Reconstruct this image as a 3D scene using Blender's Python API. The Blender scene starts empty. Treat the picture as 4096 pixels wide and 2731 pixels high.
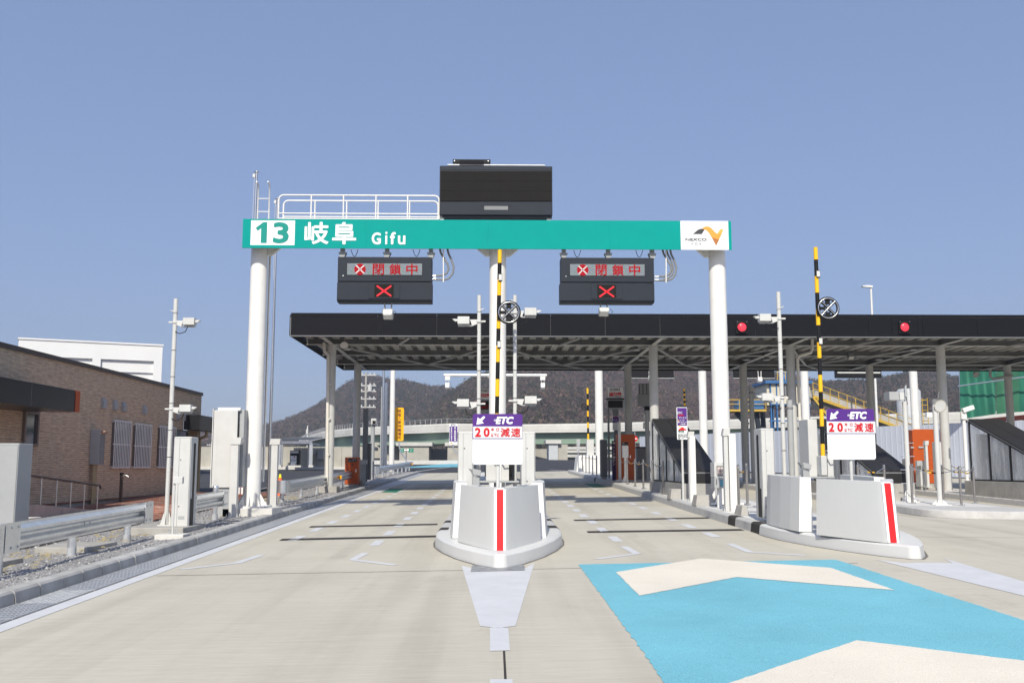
import bpy, bmesh, math, random
import numpy as np
from mathutils import Vector, Matrix
random.seed(7); RNG = np.random.default_rng(11)
SC = bpy.context.scene
COL = SC.collection
R = math.radians

# ------------------------------------------------------------------ camera
F, CX, CY = 3930.0, 2048.0, 1365.5          # focal length and centre in photograph pixels (4096 wide)
PITCH, YAW, CAMZ = math.atan((1865 - CY) / F), R(1.056), 1.6
cam_d = bpy.data.cameras.new('camera'); cam_d.sensor_width = 36; cam_d.lens = 36 * F / 4096
cam_d.clip_end = 6000; cam_d.clip_start = 0.1
CAM = bpy.data.objects.new('camera', cam_d); COL.objects.link(CAM)
CAM.location = (0, 0, CAMZ)
ROT = Matrix.Rotation(-YAW, 3, 'Z') @ Matrix.Rotation(math.pi / 2 + PITCH, 3, 'X')
CAM.rotation_euler = ROT.to_euler()
SC.camera = CAM

# ------------------------------------------------------------------ sky, sun, exposure
SUN_COT = Vector((-0.16, -1.15, 1.0)).normalized()       # towards the sun
ELEV = math.asin(SUN_COT.z); AZ = math.atan2(SUN_COT.x, SUN_COT.y)
W = bpy.data.worlds.new('World'); SC.world = W; W.use_nodes = True
wn = W.node_tree.nodes; wl = W.node_tree.links
sky = wn.new('ShaderNodeTexSky'); sky.sky_type = 'NISHITA'; sky.sun_disc = False
sky.sun_elevation = ELEV; sky.sun_rotation = AZ
sky.air_density = 1.0; sky.dust_density = 1.6; sky.ozone_density = 4.0; sky.altitude = 30
wn['Background'].inputs['Strength'].default_value = 0.135
tint = wn.new('ShaderNodeMixRGB'); tint.blend_type = 'MULTIPLY'; tint.inputs['Fac'].default_value = 1.0
tint.inputs['Color2'].default_value = (1.08, 0.965, 0.97, 1)      # winter haze takes the cyan out of the sky
wl.new(sky.outputs[0], tint.inputs['Color1']); even = wn.new('ShaderNodeMixRGB'); even.inputs['Fac'].default_value = 0.55      # even periwinkle winter haze over the whole sky
even.inputs['Color2'].default_value = (1.62, 2.28, 3.90, 1); wl.new(tint.outputs[0], even.inputs['Color1']); wl.new(even.outputs[0], wn['Background'].inputs[0])
sl = bpy.data.lights.new('sun', 'SUN'); sl.energy = 4.3; sl.angle = R(0.55); sl.color = (1.0, 0.95, 0.83)
SUN = bpy.data.objects.new('sun', sl); COL.objects.link(SUN)
SUN.rotation_euler = SUN_COT.to_track_quat('Z', 'Y').to_euler(); SUN.location = (-20, -100, 90)
SC.view_settings.view_transform = 'Standard'; SC.view_settings.look = 'None'
SC.view_settings.gamma = 1.0; SC.view_settings.exposure = 0.22
SC.view_settings.use_curve_mapping = False
SC.render.engine = 'CYCLES'
SC.cycles.max_bounces = 6; SC.cycles.diffuse_bounces = 4; SC.cycles.glossy_bounces = 3
SC.cycles.transparent_max_bounces = 8; SC.cycles.use_denoising = True

# ------------------------------------------------------------------ measuring helpers
def clamp(v, a, b): return max(a, min(b, v))
def cross(x): return 0.087 - 0.015 * abs(clamp(x, -9, 26) - 5.8)       # cross fall: crown at x = 5.8
def gz(x, y): return cross(x) + 0.0173 * clamp(y, -60, 160)            # site climbs 1.7 % away from the camera
def ray(px, py): return ROT @ Vector((px - CX, CY - py, -F))
def yp(px, py, Y):
    d = ray(px, py); t = Y / d.y
    return Vector((d.x * t, Y, CAMZ + d.z * t))
def xp(px, py, X):
    d = ray(px, py); t = X / d.x
    return Vector((X, d.y * t, CAMZ + d.z * t))
def gp(px, py, dz=0.0):
    d = ray(px, py); t = 20 / d.y
    for _ in range(60):
        z = gz(d.x * t, d.y * t) + dz
        # plane through current ground with the 1.73 % grade
        t_new = (z - 0.0173 * d.y * t - CAMZ) / (d.z - 0.0173 * d.y)
        if abs(t_new - t) < 1e-9: break
        t = t_new
    return Vector((d.x * t, d.y * t, CAMZ + d.z * t))
def pxw(n, Y): return n * Y / F            # n photograph pixels at distance Y, in metres

# ------------------------------------------------------------------ materials
MATS = {}
def nodes(m): m.use_nodes = True; return m.node_tree.nodes, m.node_tree.links
def mat(name, col, rough=0.55, metal=0.0, var=0.06, vs=2.5, bump=0.0, bs=60, spec=0.28, emit=None, es=1.0, dirt=0.0):
    if name in MATS: return MATS[name]
    m = bpy.data.materials.new(name); n, l = nodes(m); b = n['Principled BSDF']
    b.inputs['Roughness'].default_value = rough; b.inputs['Metallic'].default_value = metal
    b.inputs['Specular IOR Level'].default_value = spec
    tc = n.new('ShaderNodeTexCoord')
    if var > 0:
        no = n.new('ShaderNodeTexNoise'); no.inputs['Scale'].default_value = vs; no.inputs['Detail'].default_value = 6
        no.inputs['Roughness'].default_value = 0.6
        l.new(tc.outputs['Object'], no.inputs['Vector'])
        cr = n.new('ShaderNodeValToRGB'); cr.color_ramp.elements[0].position = 0.3; cr.color_ramp.elements[1].position = 0.7
        cr.color_ramp.elements[0].color = (*[c * (1 - var) for c in col], 1)
        cr.color_ramp.elements[1].color = (*[min(1, c * (1 + var)) for c in col], 1)
        l.new(no.outputs['Fac'], cr.inputs['Fac'])
        out = cr.outputs['Color']
        if dirt > 0:        # run-down streaks with their own shape
            mp = n.new('ShaderNodeMapping'); mp.inputs['Scale'].default_value = (9, 9, 0.5)
            l.new(tc.outputs['Object'], mp.inputs['Vector'])
            n2 = n.new('ShaderNodeTexNoise'); n2.inputs['Scale'].default_value = 1.6; n2.inputs['Detail'].default_value = 5
            l.new(mp.outputs['Vector'], n2.inputs['Vector'])
            r2 = n.new('ShaderNodeValToRGB'); r2.color_ramp.elements[0].position = 0.52; r2.color_ramp.elements[1].position = 0.8
            l.new(n2.outputs['Fac'], r2.inputs['Fac'])
            mu = n.new('ShaderNodeMath'); mu.operation = 'MULTIPLY'; mu.inputs[1].default_value = dirt
            l.new(r2.outputs['Color'], mu.inputs[0])
            mx = n.new('ShaderNodeMixRGB'); mx.inputs['Color2'].default_value = (0.22, 0.2, 0.17, 1)
            l.new(mu.outputs[0], mx.inputs['Fac']); l.new(out, mx.inputs['Color1']); out = mx.outputs['Color']
        l.new(out, b.inputs['Base Color'])
    else:
        b.inputs['Base Color'].default_value = (*col, 1)
    if bump > 0:
        nb = n.new('ShaderNodeTexNoise'); nb.inputs['Scale'].default_value = bs; nb.inputs['Detail'].default_value = 4
        l.new(tc.outputs['Object'], nb.inputs['Vector'])
        bp = n.new('ShaderNodeBump'); bp.inputs['Strength'].default_value = bump; bp.inputs['Distance'].default_value = 0.01
        l.new(nb.outputs['Fac'], bp.inputs['Height']); l.new(bp.outputs['Normal'], b.inputs['Normal'])
    if emit:
        b.inputs['Emission Color'].default_value = (*emit, 1); b.inputs['Emission Strength'].default_value = es
    MATS[name] = m
    return m

WHITE = mat('white_paint', (0.74, 0.73, 0.70), 0.42, dirt=0.10)
OFFW = mat('light_grey_paint', (0.55, 0.55, 0.53), 0.45, dirt=0.10)
GREYP = mat('grey_paint', (0.36, 0.37, 0.37), 0.5)
MIDG = mat('mid_grey_paint', (0.20, 0.205, 0.21), 0.5)
DKG = mat('charcoal_panel', (0.010, 0.0105, 0.0135), 0.5, spec=0.08)
DKG2 = mat('charcoal_housing', (0.026, 0.031, 0.041), 0.5, spec=0.15)
BLACK = mat('black_plastic', (0.012, 0.012, 0.013), 0.45, spec=0.2)
LEDB = mat('led_black', (0.020, 0.019, 0.018), 0.8, bump=0.6, bs=300, spec=0.08)
GREEN = mat('sign_green', (0.0, 0.285, 0.25), 0.6, var=0.03, spec=0.1)
SIGNW = mat('sign_white', (0.80, 0.82, 0.83), 0.5, var=0.02)
GREENL = mat('letter_green', (0.0, 0.25, 0.205), 0.6, var=0.02)
PURPLE = mat('sign_purple', (0.080, 0.022, 0.205), 0.55, var=0.03)
RED = mat('sign_red', (0.60, 0.012, 0.018), 0.5, var=0.04)
REDL = mat('letter_red', (0.56, 0.010, 0.018), 0.6, var=0.03)
DRED = mat('dark_letter', (0.10, 0.018, 0.03), 0.6, var=0.03)
YEL = mat('barrier_yellow', (0.86, 0.47, 0.015), 0.45, var=0.05)
YSIGN = mat('sign_yellow', (0.90, 0.44, 0.0), 0.5, var=0.03)
ORANGE = mat('cabinet_orange', (0.43, 0.078, 0.012), 0.45, var=0.05)
ORANGED = mat('cabinet_orange_line', (0.35, 0.06, 0.01), 0.5, var=0.03)
STEEL = mat('stainless', (0.62, 0.62, 0.61), 0.28, metal=1.0, var=0.08, vs=8)
GALV = mat('galvanised', (0.74, 0.76, 0.77), 0.30, metal=0.85, var=0.10, vs=7, bump=0.08, bs=30)
GALVM = mat('galvanised_matt', (0.48, 0.49, 0.50), 0.45, metal=0.35, var=0.14, vs=9)
STRUCT = mat('galvanised_structure', (0.15, 0.152, 0.15), 0.55, metal=0.1, var=0.22, vs=1.6)  # dark enough to paint shade into the webs of the canopy beams
DECKM = mat('roof_deck', (0.42, 0.41, 0.385), 0.55, metal=0.0, var=0.15, vs=1.2)
POSTM = mat('post_stainless_brown', (0.36, 0.34, 0.32), 0.35, metal=0.8, var=0.12, vs=6)
CONC = mat('concrete', (0.37, 0.355, 0.325), 0.85, var=0.16, vs=3, bump=0.25, bs=40, dirt=0.18)
CONCW = mat('pale_concrete', (0.60, 0.585, 0.55), 0.8, var=0.08, vs=3, bump=0.15, bs=60)
KERB = mat('kerb_concrete', (0.40, 0.395, 0.38), 0.85, var=0.14, vs=4, bump=0.3, bs=50)
KERBW = mat('kerb_pale', (0.48, 0.47, 0.45), 0.75, var=0.10, vs=5, bump=0.12, bs=60)
ISLW = mat('island_white_coating', (0.61, 0.61, 0.595), 0.5, var=0.02, vs=2, bump=0.04, bs=120, dirt=0.035)
LINEW = mat('road_paint_white', (0.57, 0.575, 0.585), 0.7, var=0.06, vs=3, bump=0.3, bs=90)
RUBBER = mat('dark_groove', (0.045, 0.04, 0.036), 0.85, var=0.2, vs=5)
BRONZE = mat('bronze_aluminium', (0.075, 0.06, 0.048), 0.45, var=0.05)
TRIMB = mat('brown_trim', (0.20, 0.085, 0.05), 0.6)
GLASS = mat('window_glass', (0.06, 0.075, 0.085), 0.06, var=0.0, spec=0.8)
GIRDER = mat('girder_green', (0.22, 0.30, 0.235), 0.6, var=0.08, vs=0.15)
BLUEM = mat('plant_blue', (0.05, 0.15, 0.34), 0.55, var=0.18, vs=0.8)
YELM = mat('plant_yellow', (0.58, 0.38, 0.055), 0.55, var=0.08)
CREAM = mat('plant_cream', (0.62, 0.57, 0.44), 0.6, var=0.08, vs=0.5)
BEIGE = mat('downpipe_beige', (0.42, 0.34, 0.20), 0.5)
PIPEW = mat('pipe_cream', (0.66, 0.63, 0.56), 0.45)
CONEY = mat('cone_yellow', (0.80, 0.78, 0.03), 0.5, var=0.03)
CONEO = mat('cone_orange', (0.80, 0.14, 0.04), 0.5, var=0.03)
AMBER = mat('amber_reflector', (0.95, 0.42, 0.0), 0.3, var=0.05)
LAMPR = mat('signal_red_lens', (0.62, 0.03, 0.05), 0.25, var=0.2, vs=18, emit=(1.0, 0.06, 0.10), es=0.55)
LEDR = mat('led_red_lit', (0.35, 0.01, 0.015), 0.6, var=0.25, vs=60, emit=(1.0, 0.02, 0.04), es=0.75)
LEDRD = mat('led_red_text', (0.26, 0.008, 0.014), 0.7, var=0.3, vs=90, spec=0.08, emit=(1.0, 0.02, 0.03), es=0.12)
GREENP = mat('green_road_paint', (0.015, 0.17, 0.10), 0.7, var=0.12, vs=5)
LEN = mat('lamp_dish', (0.46, 0.44, 0.36), 0.4)
STRAW = mat('dry_straw', (0.34, 0.29, 0.17), 0.8, var=0.3, vs=3)
LABEL_W = mat('label_white', (0.58, 0.58, 0.565), 0.5, var=0.02)

# LED dot panel: pale dots on dark
def led_panel():
    m = bpy.data.materials.new('led_dot_panel'); n, l = nodes(m); b = n['Principled BSDF']; b.inputs['Roughness'].default_value = 0.35
    tc = n.new('ShaderNodeTexCoord')
    ck = n.new('ShaderNodeTexChecker'); ck.inputs['Scale'].default_value = 62
    ck.inputs['Color1'].default_value = (0.27, 0.32, 0.345, 1); ck.inputs['Color2'].default_value = (0.06, 0.075, 0.08, 1)
    l.new(tc.outputs['Object'], ck.inputs['Vector'])
    vo = n.new('ShaderNodeTexNoise'); vo.inputs['Scale'].default_value = 33; l.new(tc.outputs['Object'], vo.inputs['Vector'])
    mx = n.new('ShaderNodeMixRGB'); mx.blend_type = 'OVERLAY'; mx.inputs['Fac'].default_value = 0.5
    l.new(ck.outputs['Color'], mx.inputs['Color1']); l.new(vo.outputs['Color'], mx.inputs['Color2'])
    l.new(mx.outputs['Color'], b.inputs['Base Color'])
    return m
LEDP = led_panel()

def road_concrete():
    m = bpy.data.materials.new('road_concrete'); n, l = nodes(m); b = n['Principled BSDF']; b.inputs['Roughness'].default_value = 0.88
    b.inputs['Specular IOR Level'].default_value = 0.25
    tc = n.new('ShaderNodeTexCoord')
    def noise(scale, sx, sy, det=5, rough=0.6):
        mp = n.new('ShaderNodeMapping'); mp.inputs['Scale'].default_value = (sx, sy, 1)
        l.new(tc.outputs['Object'], mp.inputs['Vector'])
        t = n.new('ShaderNodeTexNoise'); t.inputs['Scale'].default_value = scale; t.inputs['Detail'].default_value = det
        t.inputs['Roughness'].default_value = rough
        l.new(mp.outputs['Vector'], t.inputs['Vector']); return t.outputs['Fac']
    def ramp(fac, a, ca, bpos, cb):
        r = n.new('ShaderNodeValToRGB'); r.color_ramp.elements[0].position = a; r.color_ramp.elements[1].position = bpos
        r.color_ramp.elements[0].color = (*ca, 1); r.color_ramp.elements[1].color = (*cb, 1)
        l.new(fac, r.inputs['Fac']); return r.outputs['Color']
    def mixc(kind, fac, a, c):
        x = n.new('ShaderNodeMixRGB'); x.blend_type = kind; x.inputs['Fac'].default_value = fac
        l.new(a, x.inputs['Color1']); l.new(c, x.inputs['Color2']); return x.outputs['Color']
    base = ramp(noise(0.35, 1, 1, 6), 0.3, (0.475, 0.445, 0.372), 0.7, (0.55, 0.518, 0.438))
    brush = ramp(noise(3.0, 0.35, 9, 6, 0.7), 0.30, (0.88, 0.87, 0.855), 0.68, (1.04, 1.04, 1.04))      # broomed across the lane
    fine = ramp(noise(40, 0.12, 2.2, 4, 0.7), 0.3, (0.86, 0.86, 0.86), 0.7, (1.08, 1.08, 1.08))
    c = mixc('MULTIPLY', 0.8, base, brush); c = mixc('MULTIPLY', 0.75, c, fine)
    # faint grey tyre wear running along the lanes
    wear = ramp(noise(1.0, 1.5, 0.05, 4), 0.48, (1, 1, 1), 0.74, (0.80, 0.79, 0.78)); c = mixc('MULTIPLY', 0.8, c, wear)
    spots = ramp(noise(0.9, 1.2, 0.6, 8, 0.75), 0.58, (1, 1, 1), 0.75, (0.80, 0.78, 0.74)); c = mixc('MULTIPLY', 0.8, c, spots)
    l.new(c, b.inputs['Base Color'])
    bp = n.new('ShaderNodeBump'); bp.inputs['Strength'].default_value = 0.35; bp.inputs['Distance'].default_value = 0.004
    l.new(noise(40, 0.15, 2.6, 4), bp.inputs['Height']); l.new(bp.outputs['Normal'], b.inputs['Normal'])
    return m
ROADC = road_concrete()

def speckle(name, col, rough=0.9, sc=160, amt=0.35, patch=0.12, bump=0.5, bd=0.004):
    m = bpy.data.materials.new(name); n, l = nodes(m); b = n['Principled BSDF']; b.inputs['Roughness'].default_value = rough
    b.inputs['Specular IOR Level'].default_value = 0.2
    tc = n.new('ShaderNodeTexCoord')
    a = n.new('ShaderNodeTexNoise'); a.inputs['Scale'].default_value = sc; a.inputs['Detail'].default_value = 3
    l.new(tc.outputs['Object'], a.inputs['Vector'])
    r = n.new('ShaderNodeValToRGB'); r.color_ramp.elements[0].position = 0.3; r.color_ramp.elements[1].position = 0.7
    r.color_ramp.elements[0].color = (*[c * (1 - amt) for c in col], 1); r.color_ramp.elements[1].color = (*[min(1, c * (1 + amt)) for c in col], 1)
    l.new(a.outputs['Fac'], r.inputs['Fac'])
    p = n.new('ShaderNodeTexNoise'); p.inputs['Scale'].default_value = 0.7; p.inputs['Detail'].default_value = 7; p.inputs['Roughness'].default_value = 0.65
    l.new(tc.outputs['Object'], p.inputs['Vector'])
    r2 = n.new('ShaderNodeValToRGB'); r2.color_ramp.elements[0].position = 0.3; r2.color_ramp.elements[1].position = 0.7
    r2.color_ramp.elements[0].color = (1 - patch, 1 - patch, 1 - patch, 1); r2.color_ramp.elements[1].color = (1 + patch, 1 + patch, 1 + patch, 1)
    l.new(p.outputs['Fac'], r2.inputs['Fac'])
    x = n.new('ShaderNodeMixRGB'); x.blend_type = 'MULTIPLY'; x.inputs['Fac'].default_value = 1
    l.new(r.outputs['Color'], x.inputs['Color1']); l.new(r2.outputs['Color'], x.inputs['Color2'])
    l.new(x.outputs['Color'], b.inputs['Base Color'])
    bp = n.new('ShaderNodeBump'); bp.inputs['Strength'].default_value = bump; bp.inputs['Distance'].default_value = bd
    l.new(a.outputs['Fac'], bp.inputs['Height']); l.new(bp.outputs['Normal'], b.inputs['Normal'])
    return m
ASPH = speckle('asphalt', (0.055, 0.056, 0.062), amt=0.3, sc=90)
def mark_mat():
    m = bpy.data.materials.new('tyre_rubber_mark'); n, l = nodes(m); b = n['Principled BSDF']; b.inputs['Base Color'].default_value = (.10, .095, .09, 1); b.inputs['Roughness'].default_value = .9
    tc = n.new('ShaderNodeTexCoord'); no = n.new('ShaderNodeTexNoise'); no.inputs['Scale'].default_value = 2.2; no.inputs['Detail'].default_value = 8; no.inputs['Roughness'].default_value = .75; l.new(tc.outputs['Object'], no.inputs['Vector'])
    r = n.new('ShaderNodeValToRGB'); r.color_ramp.elements[0].position = .4; r.color_ramp.elements[1].position = .8; r.color_ramp.elements[1].color = (.13, .13, .13, 1); l.new(no.outputs[0], r.inputs[0]); l.new(r.outputs[0], b.inputs['Alpha']); return m
TYREM = mark_mat()
BLUEP = speckle('blue_road_paint', (0.165, 0.435, 0.52), amt=0.26, sc=110, patch=0.09)
CREAMP = speckle('cream_road_paint', (0.70, 0.645, 0.55), amt=0.16, sc=110, patch=0.07)
GRAVEL = speckle('gravel', (0.33, 0.32, 0.315), amt=0.5, sc=45, patch=0.15, bump=1.0, bd=0.03)

def siding():
    m = bpy.data.materials.new('brown_siding'); n, l = nodes(m); b = n['Principled BSDF']; b.inputs['Roughness'].default_value = 0.8
    tc = n.new('ShaderNodeTexCoord'); sp = n.new('ShaderNodeSeparateXYZ'); l.new(tc.outputs['Object'], sp.inputs[0])
    cb = n.new('ShaderNodeCombineXYZ'); ad = n.new('ShaderNodeMath'); ad.operation = 'ADD'
    l.new(sp.outputs['X'], ad.inputs[0]); l.new(sp.outputs['Y'], ad.inputs[1])
    l.new(ad.outputs[0], cb.inputs['X']); l.new(sp.outputs['Z'], cb.inputs['Y'])
    br = n.new('ShaderNodeTexBrick'); br.offset = 0.37; br.offset_frequency = 2
    br.inputs['Color1'].default_value = (0.53, 0.385, 0.245, 1); br.inputs['Color2'].default_value = (0.45, 0.32, 0.20, 1)
    br.inputs['Mortar'].default_value = (0.63, 0.535, 0.42, 1); br.inputs['Scale'].default_value = 1.0
    br.inputs['Mortar Size'].default_value = 0.012; br.inputs['Brick Width'].default_value = 0.62; br.inputs['Row Height'].default_value = 0.058
    br.inputs['Mortar Smooth'].default_value = 0.3; br.inputs['Bias'].default_value = 0.0
    l.new(cb.outputs[0], br.inputs['Vector'])
    no = n.new('ShaderNodeTexNoise'); no.inputs['Scale'].default_value = 5; no.inputs['Detail'].default_value = 6
    mp = n.new('ShaderNodeMapping'); mp.inputs['Scale'].default_value = (0.6, 5, 1); l.new(cb.outputs[0], mp.inputs['Vector']); l.new(mp.outputs[0], no.inputs['Vector'])
    r = n.new('ShaderNodeValToRGB'); r.color_ramp.elements[0].color = (0.72, 0.72, 0.72, 1); r.color_ramp.elements[1].color = (1.25, 1.25, 1.25, 1)
    r.color_ramp.elements[0].position = 0.3; r.color_ramp.elements[1].position = 0.7
    l.new(no.outputs['Fac'], r.inputs['Fac'])
    x = n.new('ShaderNodeMixRGB'); x.blend_type = 'MULTIPLY'; x.inputs['Fac'].default_value = 1
    l.new(br.outputs['Color'], x.inputs['Color1']); l.new(r.outputs['Color'], x.inputs['Color2']); l.new(x.outputs['Color'], b.inputs['Base Color'])
    bp = n.new('ShaderNodeBump'); bp.inputs['Strength'].default_value = 0.7; bp.inputs['Distance'].default_value = 0.012
    l.new(br.outputs['Fac'], bp.inputs['Height']); l.new(bp.outputs['Normal'], b.inputs['Normal'])
    return m
SIDING = siding()

def attr_mat(name, rough=0.9, thin=False):
    m = bpy.data.materials.new(name); n, l = nodes(m); b = n['Principled BSDF']; b.inputs['Roughness'].default_value = rough
    b.inputs['Specular IOR Level'].default_value = 0.1
    a = n.new('ShaderNodeAttribute'); a.attribute_name = 'tint'; l.new(a.outputs['Color'], b.inputs['Base Color'])
    if thin:
        t = n.new('ShaderNodeBsdfTranslucent'); l.new(a.outputs['Color'], t.inputs['Color']); x = n.new('ShaderNodeMixShader'); x.inputs[0].default_value = 0.45
        l.new(b.outputs[0], x.inputs[1]); l.new(t.outputs[0], x.inputs[2]); l.new(x.outputs[0], n['Material Output'].inputs['Surface'])
    return m
TREEM = attr_mat('winter_wood', thin=True)
PAVERM = attr_mat('paver_brick')
HILLM = speckle('hillside_earth', (0.15, 0.118, 0.10), sc=0.25, amt=0.4, patch=0.2, bump=0.3, bd=1.0)
def glassy(name, col, alpha, rough=0.05):
    m = bpy.data.materials.new(name); n, l = nodes(m); b = n['Principled BSDF']
    b.inputs['Base Color'].default_value = (*col, 1); b.inputs['Roughness'].default_value = rough
    tc = n.new('ShaderNodeTexCoord'); no = n.new('ShaderNodeTexNoise'); no.inputs['Scale'].default_value = 4; no.inputs['Detail'].default_value = 5
    mp = n.new('ShaderNodeMapping'); mp.inputs['Scale'].default_value = (1, 0.8, 0.22); l.new(tc.outputs['Object'], mp.inputs[0]); l.new(mp.outputs[0], no.inputs[0])
    r = n.new('ShaderNodeValToRGB'); r.color_ramp.elements[0].color = (alpha * .6,) * 3 + (1,); r.color_ramp.elements[1].color = (min(1, alpha * 1.5),) * 3 + (1,)
    r.color_ramp.elements[0].position = 0.4; r.color_ramp.elements[1].position = 0.62
    l.new(no.outputs[0], r.inputs[0]); l.new(r.outputs[0], b.inputs['Alpha'])
    bp = n.new('ShaderNodeBump'); bp.inputs['Strength'].default_value = 0.2; bp.inputs['Distance'].default_value = 0.03
    l.new(no.outputs[0], bp.inputs['Height']); l.new(bp.outputs[0], b.inputs['Normal'])
    return m
FILM = glassy('plastic_film', (0.70, 0.72, 0.74), 0.42, 0.1)
def tarp_mat():
    m = mat('green_tarp', (0.03, 0.165, 0.105), 0.55, var=0.25, vs=0.35); return m
TARP = tarp_mat()

# ------------------------------------------------------------------ mesh builder
class MB:
    def __init__(s): s.v = []; s.f = []; s.m = []; s.sm = []
    def add(s, vs, fs, m=0, smooth=False):
        k = len(s.v); s.v += [tuple(v) for v in vs]
        for f in fs: s.f.append([i + k for i in f]); s.m.append(m); s.sm.append(smooth)
        return s
    def box(s, x0, x1, y0, y1, z0, z1, m=0):
        return s.add([(x0, y0, z0), (x1, y0, z0), (x1, y1, z0), (x0, y1, z0), (x0, y0, z1), (x1, y0, z1), (x1, y1, z1), (x0, y1, z1)],
                     [(0, 3, 2, 1), (4, 5, 6, 7), (0, 1, 5, 4), (1, 2, 6, 5), (2, 3, 7, 6), (3, 0, 4, 7)], m)
    def obox(s, c, size, rot=None, m=0):
        M = rot if rot is not None else Matrix.Identity(3); c = Vector(c); hx, hy, hz = [k / 2 for k in size]
        vs = [c + M @ Vector((sx * hx, sy * hy, sz * hz)) for sz in (-1, 1) for sx, sy in ((-1, -1), (1, -1), (1, 1), (-1, 1))]
        return s.add(vs, [(0, 3, 2, 1), (4, 5, 6, 7), (0, 1, 5, 4), (1, 2, 6, 5), (2, 3, 7, 6), (3, 0, 4, 7)], m)
    def bar(s, p, q, w, h=None, m=0, up=(0, 0, 1)):
        p, q = Vector(p), Vector(q); h = h or w; d = (q - p); L = d.length; d.normalize()
        u = Vector(up)
        if abs(d.dot(u)) > 0.98: u = Vector((0, 1, 0))
        a = d.cross(u).normalized(); b2 = a.cross(d)
        M = Matrix((a, d, b2)).transposed()
        return s.obox((p + q) / 2, (w, L, h), M, m)
    def cyl(s, p, q, r, r2=None, n=14, m=0, caps=True):
        p, q = Vector(p), Vector(q); r2 = r if r2 is None else r2; d = (q - p).normalized()
        u = Vector((1, 0, 0)) if abs(d.x) < 0.9 else Vector((0, 1, 0))
        a = d.cross(u).normalized(); b2 = d.cross(a)
        ring = [a * math.cos(2 * math.pi * i / n) + b2 * math.sin(2 * math.pi * i / n) for i in range(n)]
        vs = [p + k * r for k in ring] + [q + k * r2 for k in ring]
        s.add(vs, [(i, (i + 1) % n, n + (i + 1) % n, n + i) for i in range(n)], m, True)
        if caps: s.add(vs[:n], [tuple(range(n))[::-1]], m); s.add(vs[n:], [tuple(range(n))], m)
        return s
    def tube(s, pts, r, n=8, m=0):
        pts = [Vector(p) for p in pts]; rings = []; prev = None
        for i, p in enumerate(pts):
            d = (pts[min(i + 1, len(pts) - 1)] - pts[max(i - 1, 0)]).normalized()
            if prev is None:
                u = Vector((1, 0, 0)) if abs(d.x) < 0.9 else Vector((0, 1, 0)); a = d.cross(u).normalized()
            else: a = (prev - d * prev.dot(d)).normalized()
            prev = a; b2 = d.cross(a)
            rings.append([p + (a * math.cos(2 * math.pi * j / n) + b2 * math.sin(2 * math.pi * j / n)) * r for j in range(n)])
        vs = [v for rg in rings for v in rg]; fs = []
        for i in range(len(pts) - 1):
            for j in range(n): fs.append((i * n + j, i * n + (j + 1) % n, (i + 1) * n + (j + 1) % n, (i + 1) * n + j))
        s.add(vs, fs, m, True); s.add(rings[0], [tuple(range(n))[::-1]], m); s.add(rings[-1], [tuple(range(n))], m)
        return s
    def prism(s, poly, vec, m=0, smooth=False):
        n = len(poly); v = Vector(vec); a = [Vector(p) for p in poly]; b2 = [p + v for p in a]
        s.add(a, [tuple(range(n))], m); s.add(b2, [tuple(range(n))[::-1]], m)
        s.add(a + b2, [(i, n + i, n + (i + 1) % n, (i + 1) % n) for i in range(n)], m, smooth); return s
    def poly(s, pts, m=0): return s.add(pts, [tuple(range(len(pts)))], m)
    def lathe(s, c, prof, n=18, m=0, axis=None):
        c = Vector(c); M = Matrix.Identity(3) if axis is None else Vector(axis).to_track_quat('Z', 'Y').to_matrix(); vs = []; fs = []
        for r, z in prof:
            for i in range(n):
                t = 2 * math.pi * i / n; vs.append(c + M @ Vector((r * math.cos(t), r * math.sin(t), z)))
        for k in range(len(prof) - 1):
            for i in range(n): fs.append((k * n + i, k * n + (i + 1) % n, (k + 1) * n + (i + 1) % n, (k + 1) * n + i))
        s.add(vs, fs, m, True); return s
    def mesh(s, name, mats, off=None):
        me = bpy.data.meshes.new(name); vs = s.v
        if off is not None: ox, oy, oz = off; vs = [(a - ox, b - oy, c - oz) for a, b, c in vs]
        me.from_pydata(vs, [], s.f)
        for q in (mats if isinstance(mats, (list, tuple)) else [mats]): me.materials.append(q)
        me.polygons.foreach_set('material_index', s.m); me.polygons.foreach_set('use_smooth', s.sm)
        me.update(); return me
    def build(s, name, mats, parent=None, bevel=0.0, local=False):
        off = None if (local or parent is None) else wloc(parent)
        return link(name, s.mesh(name, mats, off), parent, bevel)
def wloc(o):
    v = Vector((0, 0, 0))
    while o is not None: v += Vector(o.location); o = o.parent
    return v
def link(name, me, parent=None, bevel=0.0):
    o = bpy.data.objects.new(name, me); COL.objects.link(o)
    if parent is not None: o.parent = parent
    if bevel > 0:
        b = o.modifiers.new('bevel', 'BEVEL'); b.width = bevel; b.segments = 2; b.limit_method = 'ANGLE'; b.angle_limit = R(40)
    return o
def tag(o, label=None, cat=None, group=None, kind=None):
    if label: o['label'] = label
    if cat: o['category'] = cat
    if group: o['group'] = group
    if kind: o['kind'] = kind
    return o
def thing(name, label, cat, loc=(0, 0, 0), group=None, kind=None):
    o = bpy.data.objects.new(name, None); COL.objects.link(o); o.location = loc; o.empty_display_size = 0.2
    return tag(o, label, cat, group, kind)
def copy_tree(o, parent=None):
    c = o.copy(); COL.objects.link(c)
    if parent is not None: c.parent = parent
    for ch in list(o.children): copy_tree(ch, c)
    return c
ORD = ['first', 'second', 'third', 'fourth', 'fifth', 'sixth', 'seventh', 'eighth', 'ninth', 'tenth', 'eleventh', 'twelfth', 'thirteenth', 'fourteenth', 'fifteenth', 'sixteenth']

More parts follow.
